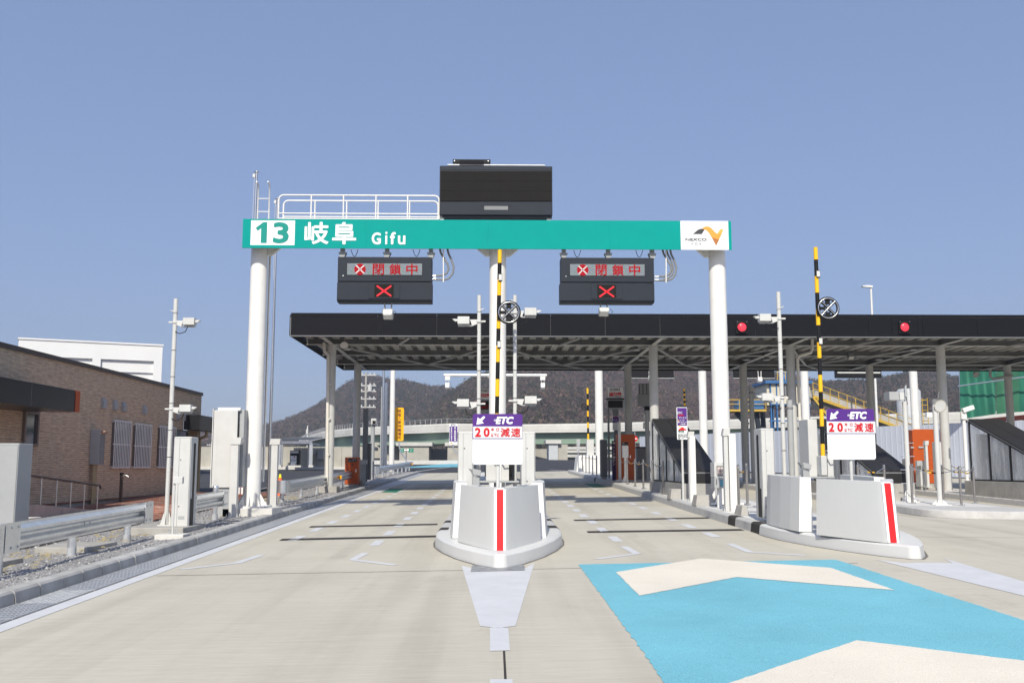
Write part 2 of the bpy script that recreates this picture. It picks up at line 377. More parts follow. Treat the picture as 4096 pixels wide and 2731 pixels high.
# lettering: flat print, fitted into a box on a vertical plane that faces the camera side (-y)
_TX = {}
def text_mesh(body, bold=0.0):
    if (body, bold) in _TX: return _TX[(body, bold)]
    c = bpy.data.curves.new('lettering', 'FONT'); c.body = body; c.offset = bold; c.resolution_u = 3
    o = bpy.data.objects.new('lettering_tmp', c); COL.objects.link(o)
    bpy.context.view_layer.update()
    me = bpy.data.meshes.new_from_object(o.evaluated_get(bpy.context.evaluated_depsgraph_get()))
    co = np.array([v.co[:2] for v in me.vertices]); lo, hi = co.min(0), co.max(0); co = (co - (lo + hi) / 2) / (hi - lo)
    fs = [tuple(p.vertices) for p in me.polygons]
    bpy.data.objects.remove(o); bpy.data.curves.remove(c); bpy.data.meshes.remove(me)
    _TX[(body, bold)] = (co, fs); return co, fs
def letter(body, cx, cz, w, h, Y, m, parent, bold=0.0, shear=0.0, name='lettering', ux=(1, 0, 0), n=(0, -1, 0)):
    """text centred at (cx, Y, cz), w x h metres, on the plane spanned by ux and z; bold is made of shifted strokes"""
    co, fs = text_mesh(body, 0.0); off = wloc(parent); ux = Vector(ux); b = bold * h * 1.0
    c0 = Vector((cx, Y, cz)) - off; vs, fa = [], []
    sh = [(0, 0)] if bold <= 0 else [(b * math.cos(t), b * math.sin(t)) for t in np.linspace(0, 2 * math.pi, 9)[:-1]] + [(0, 0)]
    w2, h2 = w - 2 * b, h - 2 * b
    for k, (dx, dz) in enumerate(sh):
        o = len(vs); vs += [c0 + ux * (x * w2 + shear * y * h2 + dx) + Vector((0, -.0005 * k, y * h2 + dz)) for x, y in co]; fa += [[i + o for i in f] for f in fs]
    me = bpy.data.meshes.new(name); me.from_pydata(vs, [], fa); me.materials.append(m)
    return link(name, me, parent)
def lpx(body, x0, y0, x1, y1, Y, m, parent, bold=0.0, shear=0.0, name='lettering'):
    a, b = yp(x0, y0, Y), yp(x1, y1, Y)
    return letter(body, (a.x + b.x) / 2, (a.z + b.z) / 2, b.x - a.x, a.z - b.z, Y, m, parent, bold, shear, name)
def rbox(x0, x1, z0, z1, r, Y, n=5):
    pts = []
    for cx, cz, a0 in ((x1 - r, z1 - r, 0), (x0 + r, z1 - r, 90), (x0 + r, z0 + r, 180), (x1 - r, z0 + r, 270)):
        for i in range(n + 1):
            a = R(a0 + 90 * i / n); pts.append(Vector((cx + r * math.cos(a), Y, cz + r * math.sin(a))))
    return pts
def pbox(mb, x0, y0, x1, y1, Ya, Yb, m=0):
    """box whose front face covers the measured rectangle at distance Ya"""
    a, b = yp(x0, y0, Ya), yp(x1, y1, Ya); return mb.box(a.x, b.x, Ya, Yb, b.z, a.z, m)
# ================================================================== GROUND AND ROAD
def sheet(name, xs, ys, dz, m, label, cat, kind='structure', parent=None):
    mb = MB(); vs = [(x, y, gz(x, y) + dz) for y in ys for x in xs]; nx = len(xs); fs = []
    for j in range(len(ys) - 1):
        for i in range(nx - 1): fs.append((j * nx + i, j * nx + i + 1, (j + 1) * nx + i + 1, (j + 1) * nx + i))
    mb.add(vs, fs); o = mb.build(name, m, parent)
    if parent is None: tag(o, label, cat, kind=kind)
    return o
sheet('ground', [-2500, -9, 5.8, 26, 2500], [-60, 160, 4000], 0, ASPH, 'dark asphalt ground reaching to the foot of the hills', 'ground')
ROAD = sheet('road', [-5.16, 5.8, 26, 60], [-40, 69.5], 0.004, ROADC, 'pale broomed concrete toll plaza road with painted markings', 'road')
def flat(name, pts, m, parent=ROAD, dz=0.008):
    """a thin painted sheet on the road through plan points (x, y); split where it crosses the crown"""
    if not isinstance(pts[0], Vector): pts = [Vector((x, y, 0)) for x, y in pts]
    top = [Vector((p.x, p.y, gz(p.x, p.y) + dz)) for p in pts]
    bm = bmesh.new(); vs = [bm.verts.new(p) for p in top]; bm.faces.new(vs)
    bmesh.ops.bisect_plane(bm, geom=bm.verts[:] + bm.edges[:] + bm.faces[:], plane_co=(5.8, 0, 0), plane_no=(1, 0, 0))
    for v in bm.verts: v.co.z = gz(v.co.x, v.co.y) + dz
    bmesh.ops.triangulate(bm, faces=bm.faces[:]); bm.normal_update()
    for f in bm.faces:
        if f.normal.z < 0: f.normal_flip()
    me = bpy.data.meshes.new(name); bm.to_mesh(me); bm.free(); me.materials.append(m)
    return link(name, me, parent)
def strip(name, pts, w, m, parent=ROAD, dz=0.008):
    pts = [Vector((p[0], p[1], 0)) for p in pts]; L, Rr = [], []
    for i, p in enumerate(pts):
        d = (pts[min(i + 1, len(pts) - 1)] - pts[max(i - 1, 0)]).normalized(); nrm = Vector((-d.y, d.x, 0)) * (w / 2)
        L.append(p + nrm); Rr.append(p - nrm)
    return flat(name, Rr + L[::-1], m, parent, dz)

def ragged(pts, step=.07, amp=.012, rnd=random.Random(5)):
    out = []
    for i, p in enumerate(pts):
        a, b = Vector((p[0], p[1], 0)), Vector((pts[(i + 1) % len(pts)][0], pts[(i + 1) % len(pts)][1], 0)); n = max(1, int((b - a).length / step)); d = (b - a).normalized(); nr = Vector((-d.y, d.x, 0))
        for k in range(n): out.append((a.lerp(b, k / n) + nr * (rnd.uniform(-amp, amp) if k else 0))[:2])
    return out
# blue anti-skid panel with cream chevrons
flat('blue_panel', ragged([(1.17, 2), (4.76, 2), (4.76, 13.85), (1.17, 13.8)]), BLUEP); flat('blue_panel', [(1.17, -6), (4.76, -6), (4.76, 2), (1.17, 2)], BLUEP)
chev = [gp(*p) for p in ((2464, 2290), (2558, 2385), (2947, 2310), (3580, 2363), (3322, 2273), (2804, 2235))]
dyc = gp(2804, 2235).y - gp(3449, 2564).y
for k in range(3): flat('chevron', ragged([(p.x, p.y - k * dyc) for p in chev], .06, .006), CREAMP, dz=0.012)
# white wedge markings in front of the island noses
for dx, dy in ((0, 0), (5.72, -0.15)):
    tri = [gp(*p) for p in ((1846, 2262), (1905, 2277), (2103, 2273), (2138, 2252), (2062, 2505), (1990, 2514), (1920, 2505))]
    flat('wedge_marking', [(p.x + dx, p.y + dy) for p in tri], LINEW)
    a, b = gp(1960, 2512), gp(2033, 2512); c, d = gp(1960, 2606), gp(2040, 2603)
    flat('line_dash', [(q.x + dx, q.y + dy) for q in (a, b, d, c)], LINEW)
    a, b = gp(1960, 2719), gp(2050, 2719); flat('line_dash', [(q + dx, y + dy) for q, y in ((a.x, a.y), (b.x, b.y), (b.x, b.y - 2), (a.x, a.y - 2))], LINEW)
strip('joint', [(0.085, 1.0), (0.085, 9.6)], 0.018, RUBBER, dz=0.0065)
# lane guide dashes
DASHES = []
for X, ya in ((-3.66, 18.2), (-2.03, 17.0), (2.13, 17.0), (3.93, 17.5)):
    y = ya
    while y < 45:
        DASHES.append(flat('lane_dash', [(X - 0.085, y), (X + 0.085, y), (X + 0.085, y + 1.0), (X - 0.085, y + 1.0)], LINEW)); y += 2.02
# angled lead-in marks
for pts in (((600, 1275), (545, 1293), (415, 1308)), ((840, 1270), (810, 1286), (908, 1298)), ((1432, 1255), (1463, 1272), (1370, 1284)), ((1675, 1249), (1722, 1268), (1850, 1276))):
    strip('lead_in_mark', [gp(x * 1.7415, y * 1.7415) for x, y in pts], 0.13, LINEW)
# detector slots and slab joints
for a, b in (((1240, 2107), (1750, 2097)), ((1122, 2159), (1745, 2145)), ((2296, 2081), (2856, 2071)), ((2349, 2128), (2970, 2119))):
    strip('detector_slot', [gp(*a), gp(*b)], 0.38, mat('slot_black', (.03, .027, .025), .85, var=.2))
for y in (13.35, 27.2, 47.0, 58.0):
    strip('joint', [(-4.45, y), (1.15 if y > 15 else 4.9, y + .05)], 0.02, RUBBER, dz=0.0065)
strip('joint', [(1.2, 27.4), (4.7, 27.4)], 0.02, RUBBER, dz=0.0065)
for x0, x1 in ((-4.3, -1.1), (1.3, 4.75)): strip('stop_slot', [(x0 + .7, 46.8), (x1, 46.8)], 0.13, RUBBER)
# green frames under the canopy
for x0, x1, y0, y1 in ((-4.35, -1.15, 38.3, 42.0), (1.3, 4.55, 40.0, 44.2)):
    strip('green_line', [(x0, y1), (x1, y1)], 0.16, GREENP); strip('green_line', [(x0 + .5, y0), (x1, y0)], 0.12, GREENP)
    e = x0 if x0 < 0 else x1 - 0.55
    flat('green_block', [(e, y0 + .1), (e + 0.6, y0 + .1), (e + 0.6, y1 - .1), (e, y1 - .1)], GREENP)
    e = x1 - .35 if x0 < 0 else x0
    flat('green_block', [(e, y0 + .1), (e + 0.35, y0 + .1), (e + 0.35, y1 - .1), (e, y1 - .1)], GREENP)
    for q in (x0 - .12, ): strip('white_line', [(q, y0), (q, y1)], 0.12, LINEW)
# edge line along the gutter
edge = [(-4.6, -8), (-4.6, 52)] + [(gp(x, y).x, gp(x, y).y) for x, y in ((1600, 1898), (1660, 1887), (1740, 1875), (1831, 1864))] + [(0.5, 118)]
strip('edge_line', edge, 0.2, LINEW)
# far carriageway details
for k in range(7): strip('far_dash', [(4.1 + 0.16 * k, 74.5 - 0.85 * k), (4.45 + 0.16 * k, 74.5 - 0.85 * k)], 0.38, LINEW)
flat('far_blue_panel', [(-9, 92), (-3.2, 92), (-1.6, 112), (-6, 112)], BLUEP, dz=0.012)
flat('chequer_plate', [(p.x, p.y) for p in (gp(1883, 2288), gp(2100, 2283), gp(2096, 2260), gp(1888, 2263))], mat('chequer_steel', (.30, .31, .32), .4, metal=.5, var=.5, vs=14, bump=.8, bs=30), dz=0.012)
for x0, x1 in ((-3.35, -3.1), (-2.35, -2.45), (2.5, 2.35), (3.55, 3.7), (8.0, 8.4), (9.7, 9.9)):
    strip('tyre_mark', [(x0 + (x1 - x0) * t, (15 if x0 < 5 else 5) + 33 * t) for t in np.linspace(0, 1, 12)], .26, TYREM, dz=0.0095)
# joint lines on the open plaza to the right
for y in (17.5, 23.5): strip('joint', [(7.2, y), (40, y)], 0.02, RUBBER, dz=0.0065)
strip('joint', [(9.0, -5), (9.0, 16)], 0.02, RUBBER, dz=0.0065)

# ---- gutter with steel gratings
GUT = thing('gutter', 'steel grating gutter channel along the kerb on the verge side', 'gutter', (-4.93, 0, 0), kind='structure')
strip('channel_bed', [(-4.93, -6), (-4.93, 69)], 0.43, mat('channel_grey', (0.16, 0.16, 0.155), 0.7), GUT, dz=0.006)
gm = MB()
for i in range(9): x = -0.19 + i * 0.38 / 8; gm.box(x - 0.015, x + 0.015, 0, 0.985, 0.0, 0.014)
for i in range(8): y = 0.02 + i * 0.945 / 7; gm.box(-0.2, 0.2, y - 0.01, y + 0.01, 0.001, 0.0125)
gm.box(-0.212, -0.196, 0, 0.985, 0, 0.016); gm.box(0.196, 0.212, 0, 0.985, 0, 0.016)
GRATE = gm.mesh('grating', GALVM)
pm = MB(); pm.box(-0.21, 0.21, 0, 0.985, 0, 0.012)
for i in range(7):
    for j in range(14):
        x, y = -0.18 + i * 0.06, 0.05 + j * 0.068; a = 0.5 if (i + j) % 2 else -0.5
        pm.obox((x, y, 0.014), (0.045, 0.014, 0.006), Matrix.Rotation(a, 3, 'Z'))
PLATE = pm.mesh('tread_plate', GALVM)
for k in range(74):
    y = -5 + k
    o = link('tread_plate' if y == 11 else 'grating', PLATE if y == 11 else GRATE, GUT)
    o.location = (0, y, gz(-4.93, y) + 0.007); o.rotation_euler = (math.atan(0.0173), -math.atan(0.015), 0)

# ---- kerb along the verge: one object a block
KB = thing('kerb', 'grey concrete block kerb along the gravel verge', 'kerb', (-5.27, 0, 0), kind='structure')
km = MB(); km.prism([(-0.11, 0, -0.05), (0.115, 0, -0.05), (0.085, 0, 0.135), (0.06, 0, 0.16), (-0.11, 0, 0.16)], (0, 0.578, 0)); KBM = km.mesh('kerb_block', KERB); KBS = [km.mesh('kerb_block', mat('kerb_concrete_%d' % q, (0.36 + .03 * q, 0.355 + .03 * q, 0.34 + .03 * q), 0.85, var=0.16, vs=4, bump=0.3, bs=50)) for q in range(3)]
kc = MB(); kc.prism([(-5.375, -4, gz(-5.27, -4) - .05), (-5.185, -4, gz(-5.27, -4) - .05), (-5.21, -4, gz(-5.27, -4) + .115), (-5.235, -4, gz(-5.27, -4) + .14), (-5.375, -4, gz(-5.27, -4) + .14)], (0, 73, 73 * .0173)); kc.build('joint_fill', mat('joint_mortar', (.10, .098, .095), .9), KB)
for k in range(122):
    y = -4 + 0.6 * k; o = link('kerb_block', random.choice(KBS), KB); o.location = (random.uniform(-.004, .004), y, gz(-5.27, y) + random.uniform(-.003, .003)); o.rotation_euler = (math.atan(0.0173), 0, random.uniform(-.004, .004))

# ---- gravel verge, stones, straw, paving bricks
VERGE_X0 = -7.55
mb = MB(); ys = [-5 + i for i in range(76)]; xs = [VERGE_X0 + i * 0.27 for i in range(9)]
hv = {(i, j): 0.115 + random.uniform(-.018, .018) for i in range(len(xs)) for j in range(len(ys))}
mb.add([(x, y, gz(x, y) + hv[(i, j)]) for j, y in enumerate(ys) for i, x in enumerate(xs)],
       [(j * len(xs) + i, j * len(xs) + i + 1, (j + 1) * len(xs) + i + 1, (j + 1) * len(xs) + i) for j in range(len(ys) - 1) for i in range(len(xs) - 1)], 0, True)
tag(mb.build('gravel_verge', GRAVEL), 'strip of grey gravel behind the kerb', 'gravel', kind='structure')
mb = MB()
for k in range(9000):
    y = 9 + 32 * random.random() ** 1.6; x = random.uniform(VERGE_X0 + .05, -5.42); r = random.uniform(.012, .03); c = Vector((x, y, gz(x, y) + .122))
    vs = [c + Vector((random.uniform(-r, r), random.uniform(-r, r), random.uniform(-.4, 1) * r)) for _ in range(4)]
    mb.add(vs, [(0, 1, 2), (0, 2, 3), (0, 3, 1), (1, 3, 2)])
tag(mb.build('gravel', mat('gravel_stone', (0.36, 0.355, 0.35), 0.9, var=0.4, vs=20)), 'loose grey gravel stones on the verge', 'gravel', kind='stuff')
mb = MB()
for k in range(380):
    y = random.choice((random.gauss(12.5, 1.2), random.gauss(15.8, 1.3), random.gauss(20, 1.5), random.gauss(31, 1), random.gauss(56, 4))); x = random.uniform(-7.4, -6.2)
    a = random.uniform(-.9, .9); l = random.uniform(.06, .2); c = Vector((x, y, gz(x, y) + .125 + random.random() * .03)); d = Vector((math.cos(a), math.sin(a), random.uniform(-.15, .25))) * l
    mb.add([c, c + Vector((0, .006, 0)), c + d, c + d * .5 + Vector((0, 0, .02))], [(0, 1, 2), (0, 2, 3)])
tag(mb.build('dry_grass', STRAW), 'yellow dry grass and straw lying on the verge', 'grass', kind='stuff')

# brick footpath beside the brown building
PATH = sheet('brick_path', [-14, VERGE_X0], [16, 37.3], 0.105, RUBBER, 'red brick paved footpath between the brown building and the verge', 'footpath')
tints = [(0.36, 0.145, 0.095), (0.40, 0.175, 0.12), (0.44, 0.21, 0.15), (0.33, 0.125, 0.085), (0.46, 0.36, 0.30)]
def tinted(me, vals):
    at = me.attributes.new('tint', 'FLOAT_COLOR', 'POINT'); at.data.foreach_set('color', np.asarray(vals, dtype=np.float32).ravel()); return me
PV = []
for t in tints:
    b2 = MB(); b2.prism([(0, 0, 0), (0.212, 0, 0), (0.212, 0.102, 0), (0, 0.102, 0)], (0, 0, 0.06)); me = b2.mesh('brick', PAVERM); tinted(me, [(*t, 1)] * len(me.vertices)); PV.append(me)
cells = []
for j in range(168):
    for i in range(32):
        x = -11.8 + i * 0.218 + (0.109 if j % 2 else 0); y = 19.0 + j * 0.108
        if x + .21 < VERGE_X0 and y < 37.1: cells.append((x, y))
def seenrank(c): return abs(c[0] + 8.6) * 1.2 + abs(c[1] - 28) * 0.5
cells.sort(key=seenrank)
for x, y in cells[:300]:
    o = link('brick', random.choice(PV), PATH); o.location = (x, y, gz(x, y) + 0.082 + random.uniform(-.002, .002))
mb = MB(); vals = []
for x, y in cells[300:]:
    z = gz(x, y) + 0.142 + random.uniform(-.002, .002); mb.add([(x, y, z), (x + .212, y, z), (x + .212, y + .102, z), (x, y + .102, z)], [(0, 1, 2, 3)]); vals += [(*random.choice(tints), 1)] * 4
o = mb.build('brick_field', PAVERM, PATH); tinted(o.data, vals); o['kind'] = 'stuff'

# ================================================================== TRAFFIC ISLANDS
NOSE = [(0.0, 0.07), (0.06, 0.11), (0.42, 0.32), (1.2, 0.63), (2.1, 0.88), (3.0, 1.05), (3.7, 1.10), (4.2, 1.10)]
def island(name, label, xc, ynose, yend, hw=1.10, nose=NOSE, noselen=4.2, blk=0.6, painted=True, h=0.19):
    T = thing(name, label, 'traffic island', (xc, ynose, gz(xc, ynose)), kind='structure')
    sc = hw / 1.10
    def zt(x, y): return gz(x, y)
    left = [(xc - w * sc, ynose + t) for t, w in nose]; right = [(xc + w * sc, ynose + t) for t, w in nose][::-1]
    out = right + left      # from the far right round the nose to the far left
    prof = [(0.0, -0.03), (0.02, h - 0.03), (0.05, h - 0.006), (0.075, h)]; rows = []
    for ins, z in prof:
        rows.append([Vector((xc + (x - xc) * (1 - ins / max(abs(x - xc), .12)), y + (ins if y < ynose + .5 else ins * .3), zt(x, y) + z)) for x, y in out])
    mb = MB(); n = len(out)
    for a in range(len(prof) - 1):
        mb.add(rows[a] + rows[a + 1], [(i, n + i, n + i + 1, i + 1) for i in range(n - 1)], 0, True)
    top = rows[-1]
    mb.poly(top[::-1])
    mb.build('nose_kerb', ISLW if painted else KERBW, T)
    jb = MB(); A_ = [Vector((x, y, gz(x, y) + .0075)) for x, y in out]; B_ = [Vector((xc + (x - xc) * (1 + .03 / max(abs(x - xc), .12)), y - (.03 if y < ynose + .5 else .012), 0)) for x, y in out]
    for q in B_: q.z = gz(q.x, q.y) + .0075
    jb.add(A_ + B_, [(i, i + 1, len(out) + i + 1, len(out) + i) for i in range(len(out) - 1)]); jb.build('foot_strip', mat('foot_dark', (.16, .15, .135), .9, var=.3, vs=6), T)  # thin dark strip following the foot of the nose kerb
    y0 = ynose + noselen
    pv = MB(); pv.prism([(xc - hw + .18, y0, gz(xc - hw, y0) + h - .05), (xc + hw - .18, y0, gz(xc + hw, y0) + h - .05), (xc + hw - .18, y0, gz(xc + hw, y0) + h - .004), (xc - hw + .18, y0, gz(xc - hw, y0) + h - .004)], (0, yend - y0, .0173 * (yend - y0)))
    pv.build('paving', CONCW, T)
    for sgn in (-1, 1):
        bm_ = MB(); w = hw
        prof2 = [(w, 0, -.05), (w - .02, 0, h - .03), (w - .05, 0, h - .005), (w - .08, 0, h), (w - .2, 0, h), (w - .2, 0, -.05)]
        pp = [(sgn * x, y, z) for x, y, z in prof2]; pp = pp if sgn > 0 else pp[::-1]
        bm_.prism(pp, (0, blk - .006, 0)); me = bm_.mesh('kerb_block', KERBW)
        bd = MB(); bd.prism([(x * 1.002, y, z + .001) for x, y, z in pp], (0, blk - .006, 0)); med = bd.mesh('kerb_block', RUBBER)
        k = 0; y = y0
        while y < yend - .1:
            dark = painted and (k in (0, 3)) or abs(y - 46.8) < .3
            o = link('kerb_block', med if dark else me, T); o.location = (0, y - ynose, gz(xc + sgn * hw, y) - gz(xc, ynose)); o.rotation_euler = (math.atan(.0173), 0, 0); y += blk; k += 1
    return T
ISL_M = island('traffic_island', 'white kerbed traffic island between the two lanes under the green gantry', 0.09, 13.55, 62)
ISL_R = island('traffic_island', 'white kerbed traffic island under the gantry column with the company logo above', 5.85, 13.75, 64, hw=1.06)
ISL_2 = island('traffic_island', 'rounded traffic island with white pegged camera post and chain posts at the nose', 11.55, 22.6, 60, hw=1.45, nose=[(0, .1), (.03, .4), (.12, .7), (.3, .92), (.6, 1.05), (1.0, 1.1), (2.0, 1.1)], noselen=2.0, painted=False)
ISL_3 = island('traffic_island', 'far traffic island at the picture edge with the largest glazed stair cover', 16.75, 18.5, 60, hw=1.3, painted=False)

# concrete crash wall on the two painted islands
def crash_nose(xc, yn, label):
    """yn: distance of the nose; hollow bow-shaped wall, then two wing walls a little wider"""
    T = thing('crash_barrier', label, 'crash barrier', (xc, yn, gz(xc, yn) + .19))
    zb = gz(xc, yn) + .188; zt = gz(xc, yn) + 1.05; g = .0173
    def wall(outer_b, outer_t, thick, name, parent):
        n = len(outer_b); ob = [Vector((x, y, zb + g * (y - yn))) for x, y in outer_b]; ot = [Vector((x, y, zt + g * (y - yn))) for x, y in outer_t]
        def inn(lst):
            r = []
            for i, p in enumerate(lst):
                d = (lst[min(i + 1, n - 1)] - lst[max(i - 1, 0)]); d.z = 0; d.normalize(); nr = Vector((-d.y, d.x, 0)); r.append(p + nr * thick)
            return r
        it, ib = inn(ot), inn(ob)
        rows = [ob, ot, it, ib]; m2 = MB()
        for a in range(3): m2.add(rows[a] + rows[a + 1], [(i, i + 1, n + i + 1, n + i) for i in range(n - 1)], 0, False)
        m2.add([ob[0], ot[0], it[0], ib[0]], [(0, 1, 2, 3)]); m2.add([ob[-1], ot[-1], it[-1], ib[-1]], [(3, 2, 1, 0)])
        o = m2.build(name, ISLW, parent, 0.025)
        for p in o.data.polygons: p.use_smooth = True
        w = o.modifiers.new('wn', 'WEIGHTED_NORMAL'); return o
    half = [(0.0, .075), (.1, .13), (.3, .22), (.6, .345), (.9, .465), (1.15, .56), (1.4, .645)]
    hb = [(xc - w, yn + t) for t, w in half][::-1] + [(xc + w, yn + t) for t, w in half]
    ht = [(xc - w * .93, yn + .14 + t * .93) for t, w in half][::-1] + [(xc + w * .93, yn + .14 + t * .93) for t, w in half]
    wall(hb, ht, .17, 'front_wall', T)
    for sg in (-1, 1):
        wb = [(.52, 1.95), (.745, 1.96), (.79, 2.3), (.82, 2.8), (.82, 3.4), (.78, 3.75), (.6, 3.77)]
        b2 = [(xc + sg * w, yn + t) for t, w in [(t, w) for w, t in wb]]; t2 = [(xc + sg * (w - (.05 if w > .7 else 0)), yn + t + .02) for w, t in wb]
        zz = zb
        m2 = MB(); nb = len(b2); lo = [Vector((x, y, zb + g * (y - yn))) for x, y in b2]; hi = [Vector((x, y, zt + .01 + g * (y - yn))) for x, y in t2]
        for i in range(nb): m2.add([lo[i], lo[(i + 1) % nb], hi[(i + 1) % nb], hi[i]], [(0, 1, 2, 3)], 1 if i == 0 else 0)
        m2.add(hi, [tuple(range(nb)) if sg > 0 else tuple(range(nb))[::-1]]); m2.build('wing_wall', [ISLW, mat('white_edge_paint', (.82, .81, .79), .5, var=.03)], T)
    # white band with the red strip down the nose
    for w, m, off, nm in ((.082, SIGNW, .004, 'white_band'), (.047, RED, .008, 'red_strip')):
        s2 = MB(); a = [(xc - w, yn - off, zb + .006), (xc + w, yn - off, zb + .006), (xc + w, yn + .13 - off, zt - .02), (xc - w, yn + .13 - off, zt - .02)]
        s2.prism(a, (0, .01, 0)); s2.build(nm, m, T)
    return T
crash_nose(0.09, 14.0, 'white concrete crash nose with vertical red strip between the two lanes')
crash_nose(5.7, 14.15, 'white concrete crash nose with red strip at its corner seen from the side')
# ================================================================== GREEN SIGN GANTRY
YG, YS = 24.0, 23.45                   # column line and face of the sign
PZ1, PZ0 = yp(1948, 880, YS).z, yp(1948, 995.5, YS).z
PX0, PX1 = yp(970, 935, YS).x, yp(2926, 940, YS).x
def sx(px): return yp(px, 938, YS).x
G = thing('sign_gantry', 'long green sign gantry numbered 13 on three white columns', 'sign gantry', (0.09, YG, gz(.09, YG)))
cols = [yp(1013, 1797, YG).x, 0.09, yp(2888, 1797, YG).x]
for i, X in enumerate(cols):
    base = gz(X, YG) + (.30 if i == 0 else .20)
    c = MB().cyl((X, YG, base), (X, YG, PZ0 + .195), .207, n=32).build('column', WHITE, G)
    p = MB(); p.box(X - .4, X + .4, YG - .4, YG + .4, base, base + .04)
    for k in range(8):
        a = k * math.pi / 4; d = Vector((math.cos(a), math.sin(a), 0)); e = Vector((-d.y, d.x, 0)) * .008
        b0 = Vector((X, YG, base + .04)); pts = [b0 + d * .2, b0 + d * .37, b0 + d * .2 + Vector((0, 0, .3))]
        p.prism([q - e for q in pts], e * 2)
        q = b0 + Vector((math.cos(a + .39), math.sin(a + .39), 0)) * .34; p.cyl(q, q + Vector((0, 0, .09)), .016, n=8); p.cyl(q, q + Vector((0, 0, .03)), .03, n=6)
    p.build('base_plate', WHITE, c)
    h = MB()
    for s in ((1,), (-1, 1), (-1,))[i]: h.prism([(X + s * .2, YG - .06, PZ0 - .07), (X + s * .3, YG - .06, PZ0 - .07), (X + s * .6, YG - .06, PZ0 + .19), (X + s * .2, YG - .06, PZ0 + .19)], (0, .12, 0))
    h.build('capital', WHITE, c)
plb = MB(); X = cols[0]; plb.box(X - .55, X + .62, YG - .55, YG + .55, gz(X, YG) + .02, gz(X, YG) + .30); plb.build('plinth', CONCW, G, .015)
bm_ = MB(); bm_.box(PX0 + .05, PX1 - .05, YG - .3, YG + .3, PZ0 + .2, PZ1 - .08); bm_.build('beam', WHITE, G)
fr = MB(); fr.box(PX0 + .02, PX1 - .02, YS + .03, YG - .302, PZ0 + .06, PZ0 + .12); fr.box(PX0 + .02, PX1 - .02, YS + .03, YG - .302, PZ1 - .14, PZ1 - .1)
fr.build('sign_frame', GREYP, G)
SPN = []
for a, b, m in ((970, 1464, GREEN), (1464, 1952, GREEN), (1952, 2440, GREEN), (2440, 2722.5, GREEN), (2722.5, 2914, SIGNW), (2914, 2926, GREEN)):
    s = MB(); s.box(sx(a) + .001, sx(b) - .001, YS, YS + .03, PZ0, PZ1); SPN.append(s.build('sign_panel', m, G))
def qz(py): return yp(1948, py, YS).z
w13 = MB(); w13.box(sx(1003), sx(1179), YS - .004, YS - .001, qz(984), qz(886)); w13 = w13.build('number_panel', SIGNW, SPN[0])
def gl(body, x0, y0, x1, y1, m, par, bold, off=.004): return letter(body, (sx(x0) + sx(x1)) / 2, (qz(y0) + qz(y1)) / 2, sx(x1) - sx(x0), qz(y0) - qz(y1), YS - off, m, par, bold)
gl('3', 1092, 893, 1156, 977, GREENL, w13, .045, .008)
MB().poly([Vector((sx(x), YS - .008, qz(y))) for x, y in ((1022, 916), (1052, 893), (1068, 893), (1068, 976), (1044, 976), (1044, 917), (1031, 928))]).build('lettering', GREENL, w13)
gl('岐', 1218, 891, 1315, 980, SIGNW, SPN[0], .025); gl('阜', 1329, 891, 1425, 980, SIGNW, SPN[0], .025)
gl('G', 1487, 932, 1524, 980, SIGNW, SPN[1], .04); gl('i', 1541, 929, 1550, 979, SIGNW, SPN[1], .015); gl('f', 1560, 930, 1583, 979, SIGNW, SPN[1], .04); gl('u', 1592, 944, 1622, 980, SIGNW, SPN[1], .04)
# company emblem
def lz(x, y): return Vector((sx(2600 + x / 2.614), YS - .005, qz(900 + y / 2.614)))
def emb(name, pts, m, off=0): MB().poly([lz(*p) + Vector((0, -off, 0)) for p in pts]).build(name, m, SPN[4])
EO = mat('emblem_orange', (0.80, 0.33, 0.055), 0.5, var=.03); ED = mat('emblem_brown', (0.42, 0.16, 0.045), 0.5, var=.03); EK = mat('emblem_grey', (0.055, 0.055, 0.06), 0.5, var=.03)
emb('emblem', [(448, 86), (500, 42), (520, 33), (545, 29), (572, 38), (542, 86)], EK)
emb('emblem', [(545, 29), (565, 12), (590, 5), (615, 7), (640, 20), (665, 48), (690, 74), (702, 82), (748, 86), (700, 182), (676, 182), (645, 122), (615, 72), (590, 45), (572, 38)], EO)
emb('emblem', [(702, 82), (718, 60), (735, 36), (768, 33), (748, 86), (722, 88)], mat('emblem_amber', (0.80, 0.40, 0.07), 0.5, var=.03), .002)
emb('emblem', [(645, 122), (722, 140), (688, 207)], ED, .002)
gl('NEXCO', 2741, 949, 2826, 960.5, EK, SPN[4], .045)
for ch, x in (('中', 2768), ('日', 2784), ('本', 2800)): gl(ch, x - 5, 967, x + 5, 977, EK, SPN[4], 0)
# railings of the walkway on top
def railing(xa, xb, ytop, ymid, ybot, Y, posts, rad=.022):
    za, zm, zb = yp(1400, ytop, Y).z, yp(1400, ymid, Y).z, yp(1400, ybot, Y).z; A, B = yp(xa, ytop, Y).x, yp(xb, ytop, Y).x; r = .12
    m = MB(); arc = lambda cx, a0, a1: [Vector((cx + r * math.cos(R(a)), Y, za - r + r * math.sin(R(a)))) for a in np.linspace(a0, a1, 6)]
    m.tube([Vector((A, Y, zb))] + arc(A + r, 180, 90) + arc(B - r, 90, 0) + [Vector((B, Y, zb))], rad)
    m.cyl((A, Y, zm), (B, Y, zm), rad * .85, n=8); m.cyl((A, Y, zb), (B, Y, zb), rad * .85, n=8)
    for p in posts: x = yp(p, ymid, Y).x; m.cyl((x, Y, zb), (x, Y, za), rad * .9, n=8)
    return m.build('railing', WHITE, G)
railing(1116, 1757, 782, 855, 876, 23.65, (1244, 1373, 1503, 1630))
railing(1135, 1753, 804, 868, 884, 24.45, (1259, 1386, 1512, 1638))
